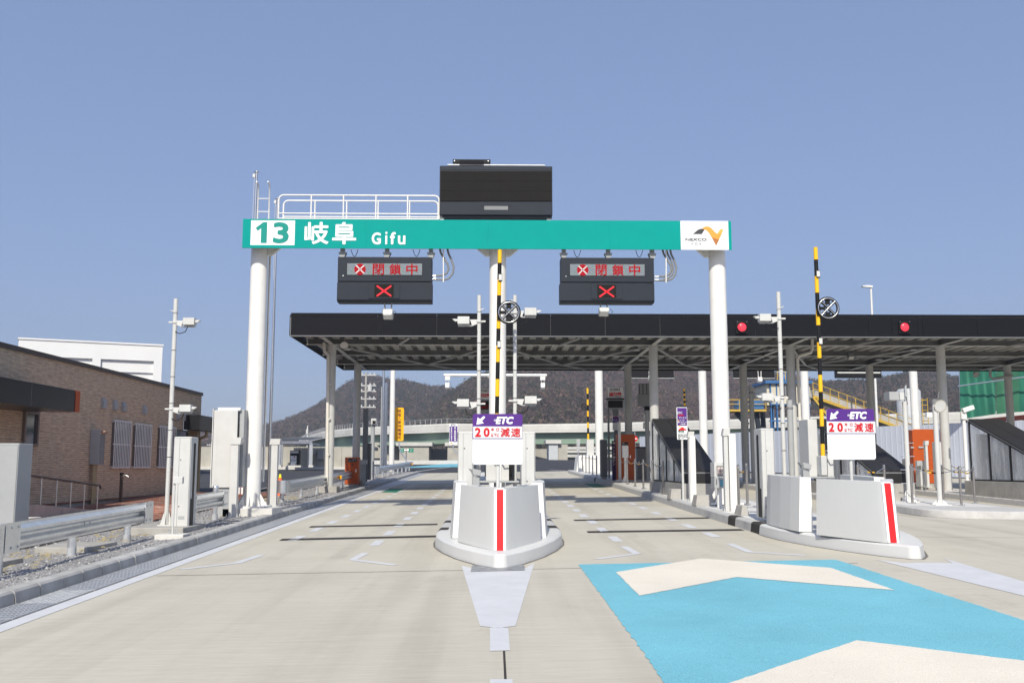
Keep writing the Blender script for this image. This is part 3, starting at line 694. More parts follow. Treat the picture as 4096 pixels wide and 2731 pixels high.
wk = MB(); wk.box(yp(1110, 870, 24).x, yp(1760, 870, 24).x, 23.7, 24.4, PZ1 - .06, PZ1 - .03); wk.build('walkway', GALVM, G)
ld = MB()
for px in (1034, 1079):
    p = yp(px, 745, 24.2); ld.tube([(p.x, 24.2, PZ1 - .3), (p.x, 24.2, p.z), (p.x, 24.13, p.z + .05), (p.x, 24.0, p.z + .06)], .02)
for py in (795, 847): a, b = yp(1034, py, 24.2), yp(1079, py, 24.2); ld.cyl(a, b, .013, n=8)
xl = yp(1070, 1200, 24.28).x
for s in (-.0, .02): ld.bar((cols[0] + .2 + s, 24.2, gz(cols[0], 24) + .9), (cols[0] + .2 + s, 24.2, PZ0), .03, .05)
ld.build('ladder', WHITE, G)
# stainless poles with round caps beside the left column
for i, (tx, ty, bx, Yp, nm) in enumerate(((1027, 690, 1040, 24.5, 'tall thin stainless pole with round cap standing behind the left gantry column'), (1110, 796, 1090, 27.9, 'shorter thin stainless pole with round cap rising past the walkway railing'))):
    t = yp(tx, ty, Yp); x0 = t.x
    P = thing('pole', nm, 'pole', (x0, Yp, gz(x0, Yp) + .1))
    MB().cyl((x0, Yp, gz(x0, Yp) + .1), (x0, Yp, t.z), .045, .03, n=12).build('shaft', STEEL, P)
    MB().lathe((x0, Yp, t.z), [(0, .03), (.04, .028), (.065, .012), (.065, 0), (.03, -.02), (0, -.02)], 14).build('cap', STEEL, P)
    k = MB(); k.tube([(x0 - .05, Yp - .03, t.z - .1), (x0 - .055, Yp - .03, t.z - 1.0), (x0 - .03, Yp - .03, t.z - 2.4)], .006, 6); k.box(x0 - .09, x0 - .03, Yp - .04, Yp + .02, t.z - .14, t.z - .05); k.build('halyard', LABEL_W, P)

# ---- LED message board on the gantry
YB = 23.6
MBD = thing('message_board', 'large dark LED message board standing on top of the green gantry', 'message board', (yp(1985, 870, YB).x, YB, PZ1))
h = MB(); pbox(h, 1759, 663, 2210, 862, YB, YB + .42); a, b = yp(1770, 869, YB + .05), yp(2205, 862, YB); h.box(a.x, b.x, YB + .04, YB + .38, a.z, b.z)
h.build('housing', DKG2, MBD, .012)
def led_tiles(x0, y0, x1, y1, nx, ny, Y, par):
    for i in range(nx):
        for j in range(ny):
            t = MB(); pbox(t, x0 + (x1 - x0) * i / nx + .1, y0 + (y1 - y0) * j / ny + .1, x0 + (x1 - x0) * (i + 1) / nx - .1, y0 + (y1 - y0) * (j + 1) / ny - .1, Y + random.uniform(0, .003), Y + .02); t.build('led_tile', LEDB, par)
scr = MB(); pbox(scr, 1762, 684, 2207, 805, YB - .008, YB - .001); scr = scr.build('screen', BLACK, MBD)
led_tiles(1763, 685, 2206, 804, 6, 3, YB - .022, scr)
g = MB(); pbox(g, 1937, 824, 2032, 840, YB - .012, YB - .001); g.build('speaker_grille', MIDG, MBD)
sm = MB()
for xa, xb, ya, yb in ((1765, 2204, 664, 681), (1765, 1920, 808, 858), (1922, 2046, 808, 823), (1922, 2046, 842, 858), (2048, 2204, 808, 858)): pbox(sm, xa, ya, xb, yb, YB - .006, YB - .001)
sm.build('cover_plate', DKG2, MBD)
lg = MB()
for px in (1768, 2195): a = yp(px, 866, YB + .1); lg.box(a.x - .05, a.x + .05, YB + .1, YB + .2, PZ1 - .02, a.z + .1)
lg.build('mounting_leg', WHITE, MBD)
tb = MB(); pbox(tb, 1790, 657, 2180, 663, YB + .05, YB + .1); tb.build('top_rail', WHITE, MBD)
cb = MB(); pbox(cb, 1811, 637, 1962, 653, YB + .05, YB + .15); cbo = cb.build('camera_bar', BLACK, MBD, .01)
l2 = MB()
for px in (1818, 1953): c = yp(px, 645, YB + .045); l2.lathe(c, [(0, .012), (.02, .01), (.028, 0), (.028, -.02)], 12, axis=(0, -1, 0))
l2.build('lens', STEEL, cbo)
k2 = MB(); pbox(k2, 1838, 641, 1935, 658, YB + .03, YB + .2); k2.build('control_box', DKG, MBD)

# ---- lane signs hung from the gantry
def lane_sign(dx, dy, label, left):
    Y = 23.5; O = lambda x, y, Yq=Y: yp(x + dx, y + dy, Yq)
    T = thing('lane_sign', label, 'lane sign', (O(1538, 1110).x, Y, O(1538, 1204).z))
    def pb(m, x0, y0, x1, y1, a, b, mi=0): return pbox(m, x0 + dx, y0 + dy, x1 + dx, y1 + dy, a, b, mi)
    u = MB(); pb(u, 1352, 1027, 1726, 1126, Y, Y + .42); up = u.build('upper_housing', DKG2, T, .01)
    lo = MB(); a, b, c = O(1349, 1128), O(1727, 1200), O(1360, 1206)
    lo.prism([(a.x, Y - .012, a.z), (a.x, Y - .012, b.z), (a.x, Y + .06, c.z), (a.x, Y + .42, c.z), (a.x, Y + .42, a.z)], (b.x - a.x, 0, 0)); low = lo.build('lower_housing', DKG2, T, .008)
    d = MB(); pb(d, 1387, 1051, 1690, 1102, Y - .006, Y - .001); d.build('bezel', BLACK, up)
    d = MB(); pb(d, 1389, 1053, 1688, 1100, Y - .010, Y - .007); dis = d.build('display', LEDP, up)
    ci = O(1440, 1077, Y - .012); rr = pxw(23.5, Y)
    MB().poly([ci + Vector((rr * math.cos(t), 0, rr * math.sin(t))) for t in np.linspace(0, 2 * math.pi, 33)[:-1]][::-1]).build('red_disc', LEDRD, dis)
    x = MB()
    for s in (-1, 1): x.bar(ci + Vector((-s * rr * .68, -.003, -rr * .68)), ci + Vector((s * rr * .68, -.003, rr * .68)), .002, .05, up=(0, -1, 0)) if False else x.poly([ci + Vector((sx_, -.003, sz_)) for sx_, sz_ in ((-s * rr * .72 - .02, -rr * .72), (-s * rr * .72 + .02, -rr * .72), (s * rr * .72 + .02, rr * .72), (s * rr * .72 - .02, rr * .72))])
    x.build('white_cross', LABEL_W, dis)
    for ch, x0, x1 in (('閉', 1491, 1536), ('鎖', 1558, 1604), ('中', 1625, 1670)): lpx(ch, x0 + dx, 1055 + dy, x1 + dx, 1099 + dy, Y - .013, LEDRD, dis, .02)
    p = MB(); pb(p, 1474, 1129, 1599, 1194, Y - .03, Y - .013); hp = p.build('hatch', DKG2, low, .004)
    p = MB(); pb(p, 1498, 1136, 1574, 1188, Y - .035, Y - .031); ld2 = p.build('lane_display', LEDB, hp)
    x = MB(); w = pxw(3.2, Y)
    for (xa, ya), (xb, yb) in (((1507, 1143), (1565, 1184)), ((1507, 1184), (1565, 1143))):
        A, B = O(xa, ya, Y - .037), O(xb, yb, Y - .037); dd = (B - A).normalized(); nn = Vector((-dd.z, 0, dd.x)) * w; x.poly([A - nn, B - nn, B + nn, A + nn])
    x.build('red_cross', LEDR, ld2)
    s = MB(); c = O(1373, 1103, Y - .004); s.lathe(c, [(0, .01), (.02, .008), (.022, 0)], 10, axis=(0, -1, 0)); s.build('lock', STEEL, up)
    for px in (1366, 1545, 1722):
        hg = MB(); q = O(px, 1027); hg.box(q.x - .05, q.x + .05, Y + .12, Y + .24, q.z - .01, PZ0 + .25); hg.prism([(q.x - .1, Y + .1, PZ0 - .06), (q.x + .1, Y + .1, PZ0 - .06), (q.x + .04, Y + .1, PZ0 - .2), (q.x - .04, Y + .1, PZ0 - .2)], (0, .16, 0)); hg.build('hanger', GREYP, T)
    cb = MB()
    for px in (1418, 1666):
        pts = [O(px - 14 + 28 * t, 998 + 28 * (1 - (2 * t - 1) ** 2), Y + .1) for t in np.linspace(0, 1, 9)]; cb.tube(pts, .008, 6)
    cb.build('safety_wire', BLACK, T)
    cn = MB(); S = lambda pts: [O(900 + a / 2.24, 600 + b / 2.24, Y + .2) for a, b in pts]
    for pts in (((1925, 888), (1935, 925), (1965, 975), (1998, 1030), (2003, 1070), (1985, 1105), (1945, 1124), (1855, 1130)), ((1993, 888), (2003, 930), (2030, 985), (2050, 1050), (2038, 1110), (2005, 1150), (1965, 1163), (1855, 1160))): cn.tube(S(pts), .026, 8)
    if not left:
        for pts in (((1960, 888), (1975, 935), (2010, 1000), (2022, 1055), (2010, 1110), (1970, 1145), (1930, 1150)),): cn.tube(S(pts), .024, 8)
    cn.build('conduit', MIDG, T)
    rd = MB(); rd.cyl(O(1773.5, 998, Y + .15), O(1773.5, 1128, Y + .15), .016, n=8); rd.build('rod', WHITE, T)
    gl_ = MB(); 
    for yy in (1104, 1117): A, B = O(1727, yy, Y + .2), O(1744, yy, Y + .2); gl_.cyl(A, B, .03, n=10)
    gl_.build('cable_gland', GALV, T)
    return T
lane_sign(0, 0, 'dark lane sign hanging under the gantry beside the left column, red closed text', True)
lane_sign(891, 3, 'dark lane sign hanging under the gantry nearer the emblem panel, red closed text', False)
def antenna(cx, ytop, ybot, Y, label, mount_y=None, mats=(GREYP, OFFW)):
    """roadside antenna: bracket plate, two struts and a tilted grey unit"""
    a, b = yp(cx, ytop, Y), yp(cx, ybot, Y); T = thing('antenna', label, 'antenna', (a.x, Y, b.z)); h = a.z - b.z
    s = MB()
    for sx_ in (-.09, .09):
        for sy in (-.06, .06): s.cyl((a.x + sx_, Y + sy, a.z + .005), (a.x + sx_ * .8, Y + sy, b.z + h * .45), .012, n=6)
    s.box(a.x - .13, a.x + .13, Y - .1, Y + .1, b.z + h * .44, b.z + h * .48); s.build('strut', mats[0], T)
    u = MB(); M = Matrix.Rotation(R(-24), 3, 'X'); u.obox((a.x, Y, b.z + h * .30), (.24, .26, h * .34), M); u.build('unit', mats[1], T, .02)
    f = MB(); f.obox(Vector((a.x, Y, b.z + h * .30)) + M @ Vector((0, -.02, -h * .19)), (.2, .22, h * .06), M); f.build('radome', LABEL_W, T, .01)
    k = MB(); k.tube([(a.x + .15, Y, b.z + h * .5), (a.x + .22, Y, b.z + h * .3), (a.x + .15, Y, b.z + h * .1), (a.x + .08, Y, b.z + h * .15)], .007, 6); k.build('cable', BLACK, T)
antenna(1553, 1206, 1279, 23.75, 'small grey antenna hanging below the lane sign beside the left column')
antenna(2415, 1208, 1264, 23.75, 'small grey antenna hanging below the lane sign nearer the emblem panel')

# ================================================================== TOLL CANOPY
CY0, CY1, CZ0, CZ1 = 34.0, 46.2, 6.09, 6.905
CXL, CXR = yp(1160, 1300, 34).x, 44.0
CAN = thing('toll_canopy', 'wide toll plaza canopy with charcoal fascia on grey round columns', 'canopy', (6, 40, gz(6, 40)))
jp = [1163, 1510, 1747, 1975, 2202, 2421, 2640, 2862, 3021, 3055, 3265, 3474, 3566, 3670, 3691, 3908, 4130, 4350, 4570, 4790, 5010, 5230, 5450, 5670, 5890, 6110, 6330]
jx = [yp(p, 1300, 34).x for p in jp]
for a, b in zip(jx[:-1], jx[1:]):
    m = MB(); m.box(a + .005, b - .005, CY0, CY0 + .03, CZ0 + .03, CZ1 - .11); m.build('fascia_panel', DKG, CAN)
    m = MB(); m.box(a + .004, b - .004, CY0 - .025, CY0 + .03, CZ1 - .10, CZ1); m.build('coping', DKG, CAN)
t = MB(); t.box(CXL, jx[-1], CY0 - .004, CY0 + .03, CZ1 - .109, CZ1 - .101); t.box(CXL, jx[-1], CY0 + .035, CY0 + .06, CZ0 - .02, CZ1 - .12); t.box(CXL, jx[-1], CY0 - .012, CY0 + .032, CZ0, CZ0 + .027)
t.build('fascia_backing', MIDG, CAN)
for a, b in ((CY0 + .062, 37.1), (37.11, 40.1), (40.11, 43.1), (43.11, CY1)):
    m = MB(); m.box(CXL - .03, CXL, a, b, CZ0 + .02, CZ1 - .05); m.build('fascia_panel', DKG, CAN)
m = MB(); m.box(CXL, jx[-1], CY1 - .04, CY1, CZ0, CZ1 - .05); m.build('rear_fascia', DKG, CAN)
# corrugated deck
d = MB(); x = CXL + .1
while x < 42:
    d.box(x, x + .24, CY0 + .1, CY1 - .06, 6.34, 6.38); d.box(x + .245, x + .485, CY0 + .1, CY1 - .06, 6.47, 6.51); d.box(x + .236, x + .2445, CY0 + .1, CY1 - .06, 6.38, 6.47); d.box(x + .4855, x + .4895, CY0 + .1, CY1 - .06, 6.38, 6.47); x += .49
d.build('roof_deck', DECKM, CAN)
FLG_LIT = mat('flange_galvanised_lit', (0.50, 0.50, 0.48), 0.5, metal=.2, var=.1)  # bottom flanges in a lighter colour: painted-in light bounced off the ground
def ibeam(m, p, q, h, w, t=.022):
    p, q = Vector(p), Vector(q); up = Vector((0, 0, 1))
    m.bar(p + up * (h - t / 2), q + up * (h - t / 2), w, t); m.bar(p + up * (t / 2), q + up * (t / 2), w, t, 1); m.bar(p + up * h / 2, q + up * h / 2, t * .8, h - 2 * t)
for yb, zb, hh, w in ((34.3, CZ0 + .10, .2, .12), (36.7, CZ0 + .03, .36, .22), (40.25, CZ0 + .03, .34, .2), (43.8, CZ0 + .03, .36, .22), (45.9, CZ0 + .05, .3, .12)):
    m = MB(); ibeam(m, (CXL + .06, yb, zb), (43, yb, zb), hh, w); m.build('beam', [STRUCT, FLG_LIT], CAN)
CXS = [-6.08, 0.09, 6.0, 11.2, 16.92, 23.2]
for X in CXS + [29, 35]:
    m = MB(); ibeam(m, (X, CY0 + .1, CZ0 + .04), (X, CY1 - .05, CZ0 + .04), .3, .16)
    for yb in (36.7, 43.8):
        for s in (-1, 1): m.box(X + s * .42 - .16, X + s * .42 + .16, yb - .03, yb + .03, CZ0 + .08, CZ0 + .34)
    m.build('cross_beam', [STRUCT, FLG_LIT], CAN)
br = mat('brace_galvanised', (0.42, 0.42, 0.41), 0.5, metal=.3, var=.1)
for i in range(len(CXS) - 1):
    a, b = CXS[i], CXS[i + 1]; mid = (a + b) / 2
    for (p, q) in (((a, 36.7), (mid, 43.8)), ((b, 36.7), (mid, 43.8)), ((mid, 34.5), (a + .8 * (mid - a), 36.7)), ((mid, 43.8), (mid + 1.2, 45.7))):
        m = MB(); m.bar((p[0], p[1], CZ0 + .02), (q[0], q[1], CZ0 + .02), .09, .05); m.build('brace', br, CAN)
for yb, X in [(36.7, X) for X in CXS] + [(43.8, X) for X in CXS]:
    b = gz(X, yb) + .12; c = MB().cyl((X, yb, b), (X, yb, CZ0 + .04), .165, n=26).build('column', GREYP if False else mat('column_grey_white', (0.50, 0.50, 0.48), .45, dirt=.08), CAN)
    if X < -5: p = MB(); p.box(X - .35, X + .35, yb - .35, yb + .35, b - .1, b + .22); p.build('plinth', CONC, c, .01)
zc = CZ0 + .01
for px, py in ((1390, 1399), (1444, 1439), (1937, 1396), (2025, 1400), (1940, 1438), (2023, 1440), (3657, 1400), (3737, 1401), (3516, 1440), (3596, 1440), (3080, 1402), (2986, 1440), (3066, 1440), (2545, 1402), (2486, 1440), (2566, 1440)):
    dr = ray(px, py); t_ = (zc - CAMZ) / dr.z; p = Vector((dr.x * t_, dr.y * t_, zc))
    if p.y > CY1 - .3: p.y = CY1 - .6
    m = MB(); m.lathe(p, [(0, .16), (.07, .15), (.12, .09), (.17, .01), (.17, 0)], 16); o = m.build('downlight', MIDG, CAN)
    m = MB(); m.lathe(p, [(.165, .004), (.1, -.012), (0, -.016)], 16); m.build('lens', LABEL_W, o)
# downpipes
dp = MB(); P = lambda x, y, Y=36.5: yp(x, y, Y)
a = P(1296, 1355); dp.tube([(a.x, a.y, CZ0 + .1), P(1296, 1395), P(1299, 1405), P(1314, 1420), P(1312, 1432), (P(1308, 1960).x, 36.5, gz(-6, 36.5) + .1)], .058, 12); xx = P(1308, 1960).x
for z in (2.0, 3.3, 4.6): dp.cyl((xx + .01, 36.5, z), (xx + .01, 36.5, z + .05), .068, n=12)
dp.build('downpipe', PIPEW, CAN)
dp = MB(); dp.tube([P(3249, 1355), P(3249, 1395), P(3244, 1410), P(3195, 1425), P(3190, 1436), (P(3205, 1800).x, 36.5, gz(11, 36.5) + .2)], .058, 12)
for z in (2.6, 3.9, 5.2): q = (P(3205, 1800).x, 36.5, z); dp.cyl(q, (q[0], q[1], z + .03), .066, n=12)
dp.build('downpipe', PIPEW, CAN)
dp = MB(); dp.tube([yp(3961, 1478, 43.5), yp(3961, 1505, 43.5), yp(3972, 1516, 43.5), yp(4050, 1502, 43.5)], .06, 10); dp.build('downpipe', GREYP, CAN)
# red round signals on the fascia
for cx, lab in ((2968, 'round red signal on the fascia beside the gantry column'), (3619, 'round red signal on the fascia below the street lamp')):
    T = thing('signal_light', lab, 'signal', tuple(yp(cx, 1310, 33.9)))
    m = MB(); pbox(m, cx - 24, 1284, cx + 24, 1334, 33.93, 33.99); m.build('housing', BLACK, T, .01)
    c = yp(cx, 1308, 33.92); m = MB(); m.lathe(c, [(0, .05), (.06, .045), (.12, .028), (.155, 0)], 28, axis=(0, -1, 0)); m.build('lens', LAMPR, T)
    m = MB(); m.lathe(c, [(.16, 0), (.185, .0), (.19, .05), (.165, .05), (.16, 0)], 28, axis=(0, -1, 0)); m.build('rim', BLACK, T)
    m = MB()
    for s in (-1, 1): q = yp(cx + s * 19, 1287, 33.92); m.cyl(q, q - Vector((0, .03, 0)), .012, n=8)
    m.build('screw', STEEL, T)
# floodlights under the canopy
def floodlight(cx, cy, r, Y, label, axis=(.15, -.75, -.6)):
    c = yp(cx, cy, Y); T = thing('floodlight', label, 'floodlight', tuple(c)); k = pxw(r, Y); ax = Vector(axis).normalized()
    m = MB(); m.lathe(c, [(0, -k * 1.1), (k * .4, -k), (k * .6, -k * .5), (k, 0), (k * .96, .01), (k * .55, -k * .4)], 22, axis=ax); m.build('dish', LEN, T)
    m = MB(); m.lathe(c, [(k * .93, -.004), (k * .6, -k * .02), (0, -k * .03)], 22, axis=ax); m.build('lens', OFFW, T)
    m = MB(); m.cyl(c - ax * k, (c.x, c.y + .05, c.z + k * 2.2), .02, n=8); m.build('arm', MIDG, T)
floodlight(1377, 1381, 17, 35.6, 'cream dish floodlight under the canopy corner above the left downpipe')
floodlight(3905, 1498, 14, 44.5, 'olive dish floodlight hanging before the green tarpaulin')
# ================================================================== BROWN OFFICE BUILDING
BX = -11.9; RZ = xp(816, 1585, BX).z; BY1 = 40.2; BB = .62
BLD = thing('office_building', 'single-storey brown brick-sided office building with flat dark parapet', 'building', (BX, 30, BB))
m = MB(); m.box(-24, BX, 17, 38.0, BB, RZ); m.box(-24, BX - 1.3, 38.0, BY1, BB, RZ); m.box(BX - 1.29, BX, 38.01, BY1, 3.57, RZ); m.box(BX - .4, BX, BY1 - .4, BY1, BB, 3.57); m.build('wall', SIDING, BLD)
m = MB(); m.box(-24.05, BX + .05, 16.95, BY1 + .05, RZ, RZ + .12); m.build('parapet', BRONZE, BLD)
m = MB(); m.box(-24, BX + .03, 16.97, 38.03, BB - .05, BB + .0); m.build('base_trim', TRIMB, BLD)
m = MB(); m.box(-24, BX + .005, 16.98, 38.01, 0, BB - .05); m.build('foundation', CONC, BLD)
# dark entrance canopies
m = MB(); m.box(BX + .01, BX + 1.2, 17, 25.3, 2.98, 3.53); o = m.build('entrance_canopy', BLACK if False else mat('black_cladding', (.016, .017, .019), .3), BLD)
m = MB(); m.box(BX + .5, BX + 1.215, 25.3, 25.56, 2.985, 3.525); m.build('orange_end', ORANGE, o)
m = MB()
for y in (20.4, 22.9): m.box(BX + 1.2, BX + 1.205, y - .006, y + .006, 2.99, 3.52)
m.build('panel_joint', MIDG, o)
m = MB(); m.box(BX + .01, BX + .62, 38.0, 42.2, 3.0, 3.56); m.build('porch_canopy', MATS['black_cladding'], BLD)
m = MB(); m.tube([(BX + .4, 39.7, 3.0), (BX + .4, 39.7, 2.8), (BX + .15, 39.7, 2.7), (BX + .15, 39.7, 2.5), (BX + .15, 39.7, .55)], .06, 10)
for z in (1.0, 1.8, 2.4): m.cyl((BX + .15, 39.7, z), (BX + .15, 39.7, z + .03), .07, n=10)
m.build('downpipe', BEIGE, BLD)
m = MB(); m.lathe((BX - .2, 38.05, 2.2), [(0, .03), (.07, .02), (.09, 0)], 12, axis=(1, 0, 0)); m.build('alarm_bell', RED, BLD)
def wpt(px, py, off=0): return xp(px, py, BX + off)
for i, (x0, y0, x1, y1) in enumerate(((440, 1682, 509, 1868), (525.5, 1695, 592, 1868), (625, 1705, 690, 1868), (694, 1716, 748, 1810))):
    a, b = wpt(x0, y1), wpt(x1, y1); zt = wpt(x0, y0).z; zb = wpt((x0 + x1) / 2, y1).z; ya, yb = a.y, b.y
    w = MB(); w.box(BX, BX + .05, ya, yb, zb, zb + .06); w.box(BX, BX + .05, ya, yb, zt - .06, zt); w.box(BX, BX + .05, ya, ya + .06, zb + .06, zt - .06); w.box(BX, BX + .05, yb - .06, yb, zb + .06, zt - .06)
    wo = w.build('window', mat('window_frame', (.13, .12, .11), .5), BLD)
    g = MB(); g.box(BX + .004, BX + .012, ya + .06, yb - .06, zb + .06, zt - .06); g.build('pane', GLASS, wo)
    if i < 3:
        g = MB(); N = 11; X1 = BX + .075
        for k in range(N): y = ya + .04 + (yb - ya - .08) * k / (N - 1); g.box(X1, X1 + .022, y - .017, y + .017, zb - .03, zt + .03)
        for z in (zb - .03, (zt + zb) / 2 - .02, zt): g.box(X1 - .012, X1 - .001, ya - .03, yb + .03, z, z + .04)
        for z in (zb, zt - .03):
            for y in (ya - .02, yb - .01): g.box(BX, X1 - .013, y, y + .03, z, z + .03)
        g.build('grille', mat('grille_aluminium', (.74, .74, .72), .45), wo)
a, b = wpt(84, 1779), wpt(143, 1779); zt = wpt(84, 1640).z; zb = a.z - .02
w = MB(); w.box(BX, BX + .07, a.y, b.y, zb, zb + .07); w.box(BX, BX + .07, a.y, b.y, zt - .07, zt); w.box(BX, BX + .07, a.y, a.y + .08, zb + .07, zt - .07); w.box(BX, BX + .07, b.y - .08, b.y, zb + .07, zt - .07)
wo = w.build('window', mat('window_frame_taupe', (.20, .16, .135), .5), BLD); g = MB(); g.box(BX + .005, BX + .015, a.y + .08, b.y - .08, zb + .07, zt - .07); g.build('pane', GLASS, wo)
for zx, zy in ((805, 810), (895, 825), (962, 835), (1125, 862), (1390, 905), (1443, 915)):
    p = wpt(zx / 1.96, 1200 + zy / 1.96); v = MB(); prof = []
    v.prism([(BX, p.y - .13, p.z - .17), (BX + .09, p.y - .13, p.z - .15), (BX + .09, p.y - .13, p.z + .02), (BX + .05, p.y - .13, p.z + .14), (BX, p.y - .13, p.z + .17)], (0, .26, 0)); v.build('vent_hood', GREYP, BLD, .02)
# water heater on its pipes
p0, p1 = wpt(354.6, 1858), wpt(354.6, 1718); WH = thing('water_heater', 'grey wall-mounted water heater box beside the first barred window', 'water heater', (BX + .14, p0.y + .2, .5))
m = MB(); m.box(BX + .005, BX + .28, p0.y, p0.y + .42, p0.z, p1.z); wb = m.build('casing', GREYP, WH, .01)
m = MB(); zz = (p0.z * 1.1 + p1.z * .9) / 2; m.box(BX + .28, BX + .284, p0.y + .02, p0.y + .4, p0.z + .02, zz - .005); m.box(BX + .28, BX + .284, p0.y + .02, p0.y + .4, zz + .005, p1.z - .12); m.build('door_panel', MIDG, wb)
m = MB(); m.prism([(BX + .28, p0.y + .05, p1.z - .1), (BX + .42, p0.y + .05, p1.z - .06), (BX + .42, p0.y + .05, p1.z - .02), (BX + .28, p0.y + .05, p1.z - .02)], (0, .3, 0)); m.build('flue', mat('copper_hood', (.55, .36, .26), .4, metal=.5), wb)
m = MB()
for k in (.08, .17, .27): m.cyl((BX + .12, p0.y + k, .45), (BX + .12, p0.y + k, p0.z + .02), .035, n=8)
m.build('pipe', BEIGE, WH)
p = xp(487, 1899, -11.35); FA = thing('standpipe', 'brown water standpipe with tap below the barred windows', 'standpipe', (-11.35, p.y, .5))
m = MB(); m.box(-11.39, -11.31, p.y - .04, p.y + .04, .35, p.z); m.build('post', BRONZE, FA); m = MB(); m.box(-11.395, -11.305, p.y - .045, p.y + .045, p.z, p.z + .07); m.build('cap', BLACK, FA)
m = MB(); m.tube([(-11.31, p.y, p.z - .02), (-11.2, p.y, p.z - .01), (-11.14, p.y, p.z - .06)], .016); m.build('tap', STEEL, FA)
# ramp, steps, handrail
RX = -10.5
RAMP = thing('ramp', 'low concrete ramp wall sloping down beside the building entrance', 'ramp', (RX, 24, .4))
m = MB(); a, b = xp(71, 2021, RX), xp(408, 2044, RX); m.prism([(RX - .15, a.y, .15), (RX - .15, b.y, .15), (RX - .15, b.y, b.z), (RX - .15, a.y + .6, a.z), (RX - .15, a.y, a.z)], (.3, 0, 0)); m.build('ramp_wall', CONC, RAMP, .015)
m = MB(); m.prism([(BX + .05, a.y, .15), (BX + .05, b.y, .15), (BX + .05, b.y, b.z - .08), (BX + .05, a.y + .6, a.z - .1), (BX + .05, a.y, a.z - .1)], (1.18, 0, 0)); m.build('ramp_slab', CONC, RAMP)
ST = thing('entrance_steps', 'two beige tiled steps beside the ramp wall at the entrance', 'steps', (RX + .3, 20.5, .3))
TILE = mat('tile_beige', (.50, .38, .26), .6, var=.08)
for k in range(3):
    m = MB(); z1 = .70 - .17 * k; m.box(RX + .16 + .33 * k, RX + .48 + .33 * k, 18, 21.4 + .15 * k, .1, z1); s = m.build('step', CONCW, ST, .01)
    for j in range(8):
        m = MB(); y0 = 18.9 + .3 * j; m.box(RX + .481 + .33 * k, RX + .49 + .33 * k, y0 + .004, min(y0 + .296, 21.39), z1 - .15, z1 - .02); m.build('tile', TILE, s)
HR = thing('handrail', 'brown topped steel handrail on the ramp wall', 'handrail', (RX, 24, .7))
a, b = xp(97, 1899, RX), xp(400, 1941, RX); m = MB(); m.tube([a + Vector((0, -.05, -.1)), a, a + Vector((0, .1, 0)), b, b + Vector((0, .06, -.08))], .028); m.build('rail', BRONZE, HR)
for px in (104, 168, 230, 287, 341, 394):
    t = (xp(px, 1900, RX).y - a.y) / (b.y - a.y); q = a.lerp(b, clamp(t, 0, 1)); zb_ = .74 - .35 * clamp(t, 0, 1) - .06; m = MB(); m.cyl((RX, q.y, zb_), (RX, q.y, q.z), .018, n=8); m.build('baluster', STEEL, HR)
# white block behind
a, b = yp(75, 1356, 60), yp(651, 1383, 63.4); W2 = thing('white_building', 'plain white flat-topped block rising behind the brown building', 'building', (a.x, 60, 1))
ux = (b - a); ux.z = 0; L = ux.length; ux.normalize(); uy = Vector((-ux.y, ux.x, 0)); M3 = Matrix((ux, uy, Vector((0, 0, 1)))).transposed()
def wb_(x0, x1, d0, d1, z0, z1): return (a + ux * (x0 + x1) / 2 + uy * (d0 + d1) / 2 - Vector((0, 0, a.z)) + Vector((0, 0, (z0 + z1) / 2)), (x1 - x0, d1 - d0, z1 - z0))
WT = mat('white_render', (.74, .74, .73), .7, var=.04, vs=.4, dirt=.04)
def wadd(name, *r):
    m = MB(); c, s = wb_(*r); m.obox(c, s, M3); return m.build(name, WT, W2)
zt = a.z
wadd('wall', 0, L, .3, 9, 0, zt); k = L / 1132
for x0, x1 in ((0, 70 * k), (570 * k, 636 * k), (1064 * k, L)): wadd('pilaster', x0, x1, 0, .299, 0, zt - 1.0)
wadd('cornice', 0, L, 0, .299, zt - 1.0, zt); wadd('coping', -.05, L + .05, -.06, 9.05, zt, zt + .1)
for x0, x1 in ((70 * k, 570 * k), (636 * k, 1064 * k)): wadd('band', x0, x1, .18, .299, zt - 1.75, zt - 1.001)

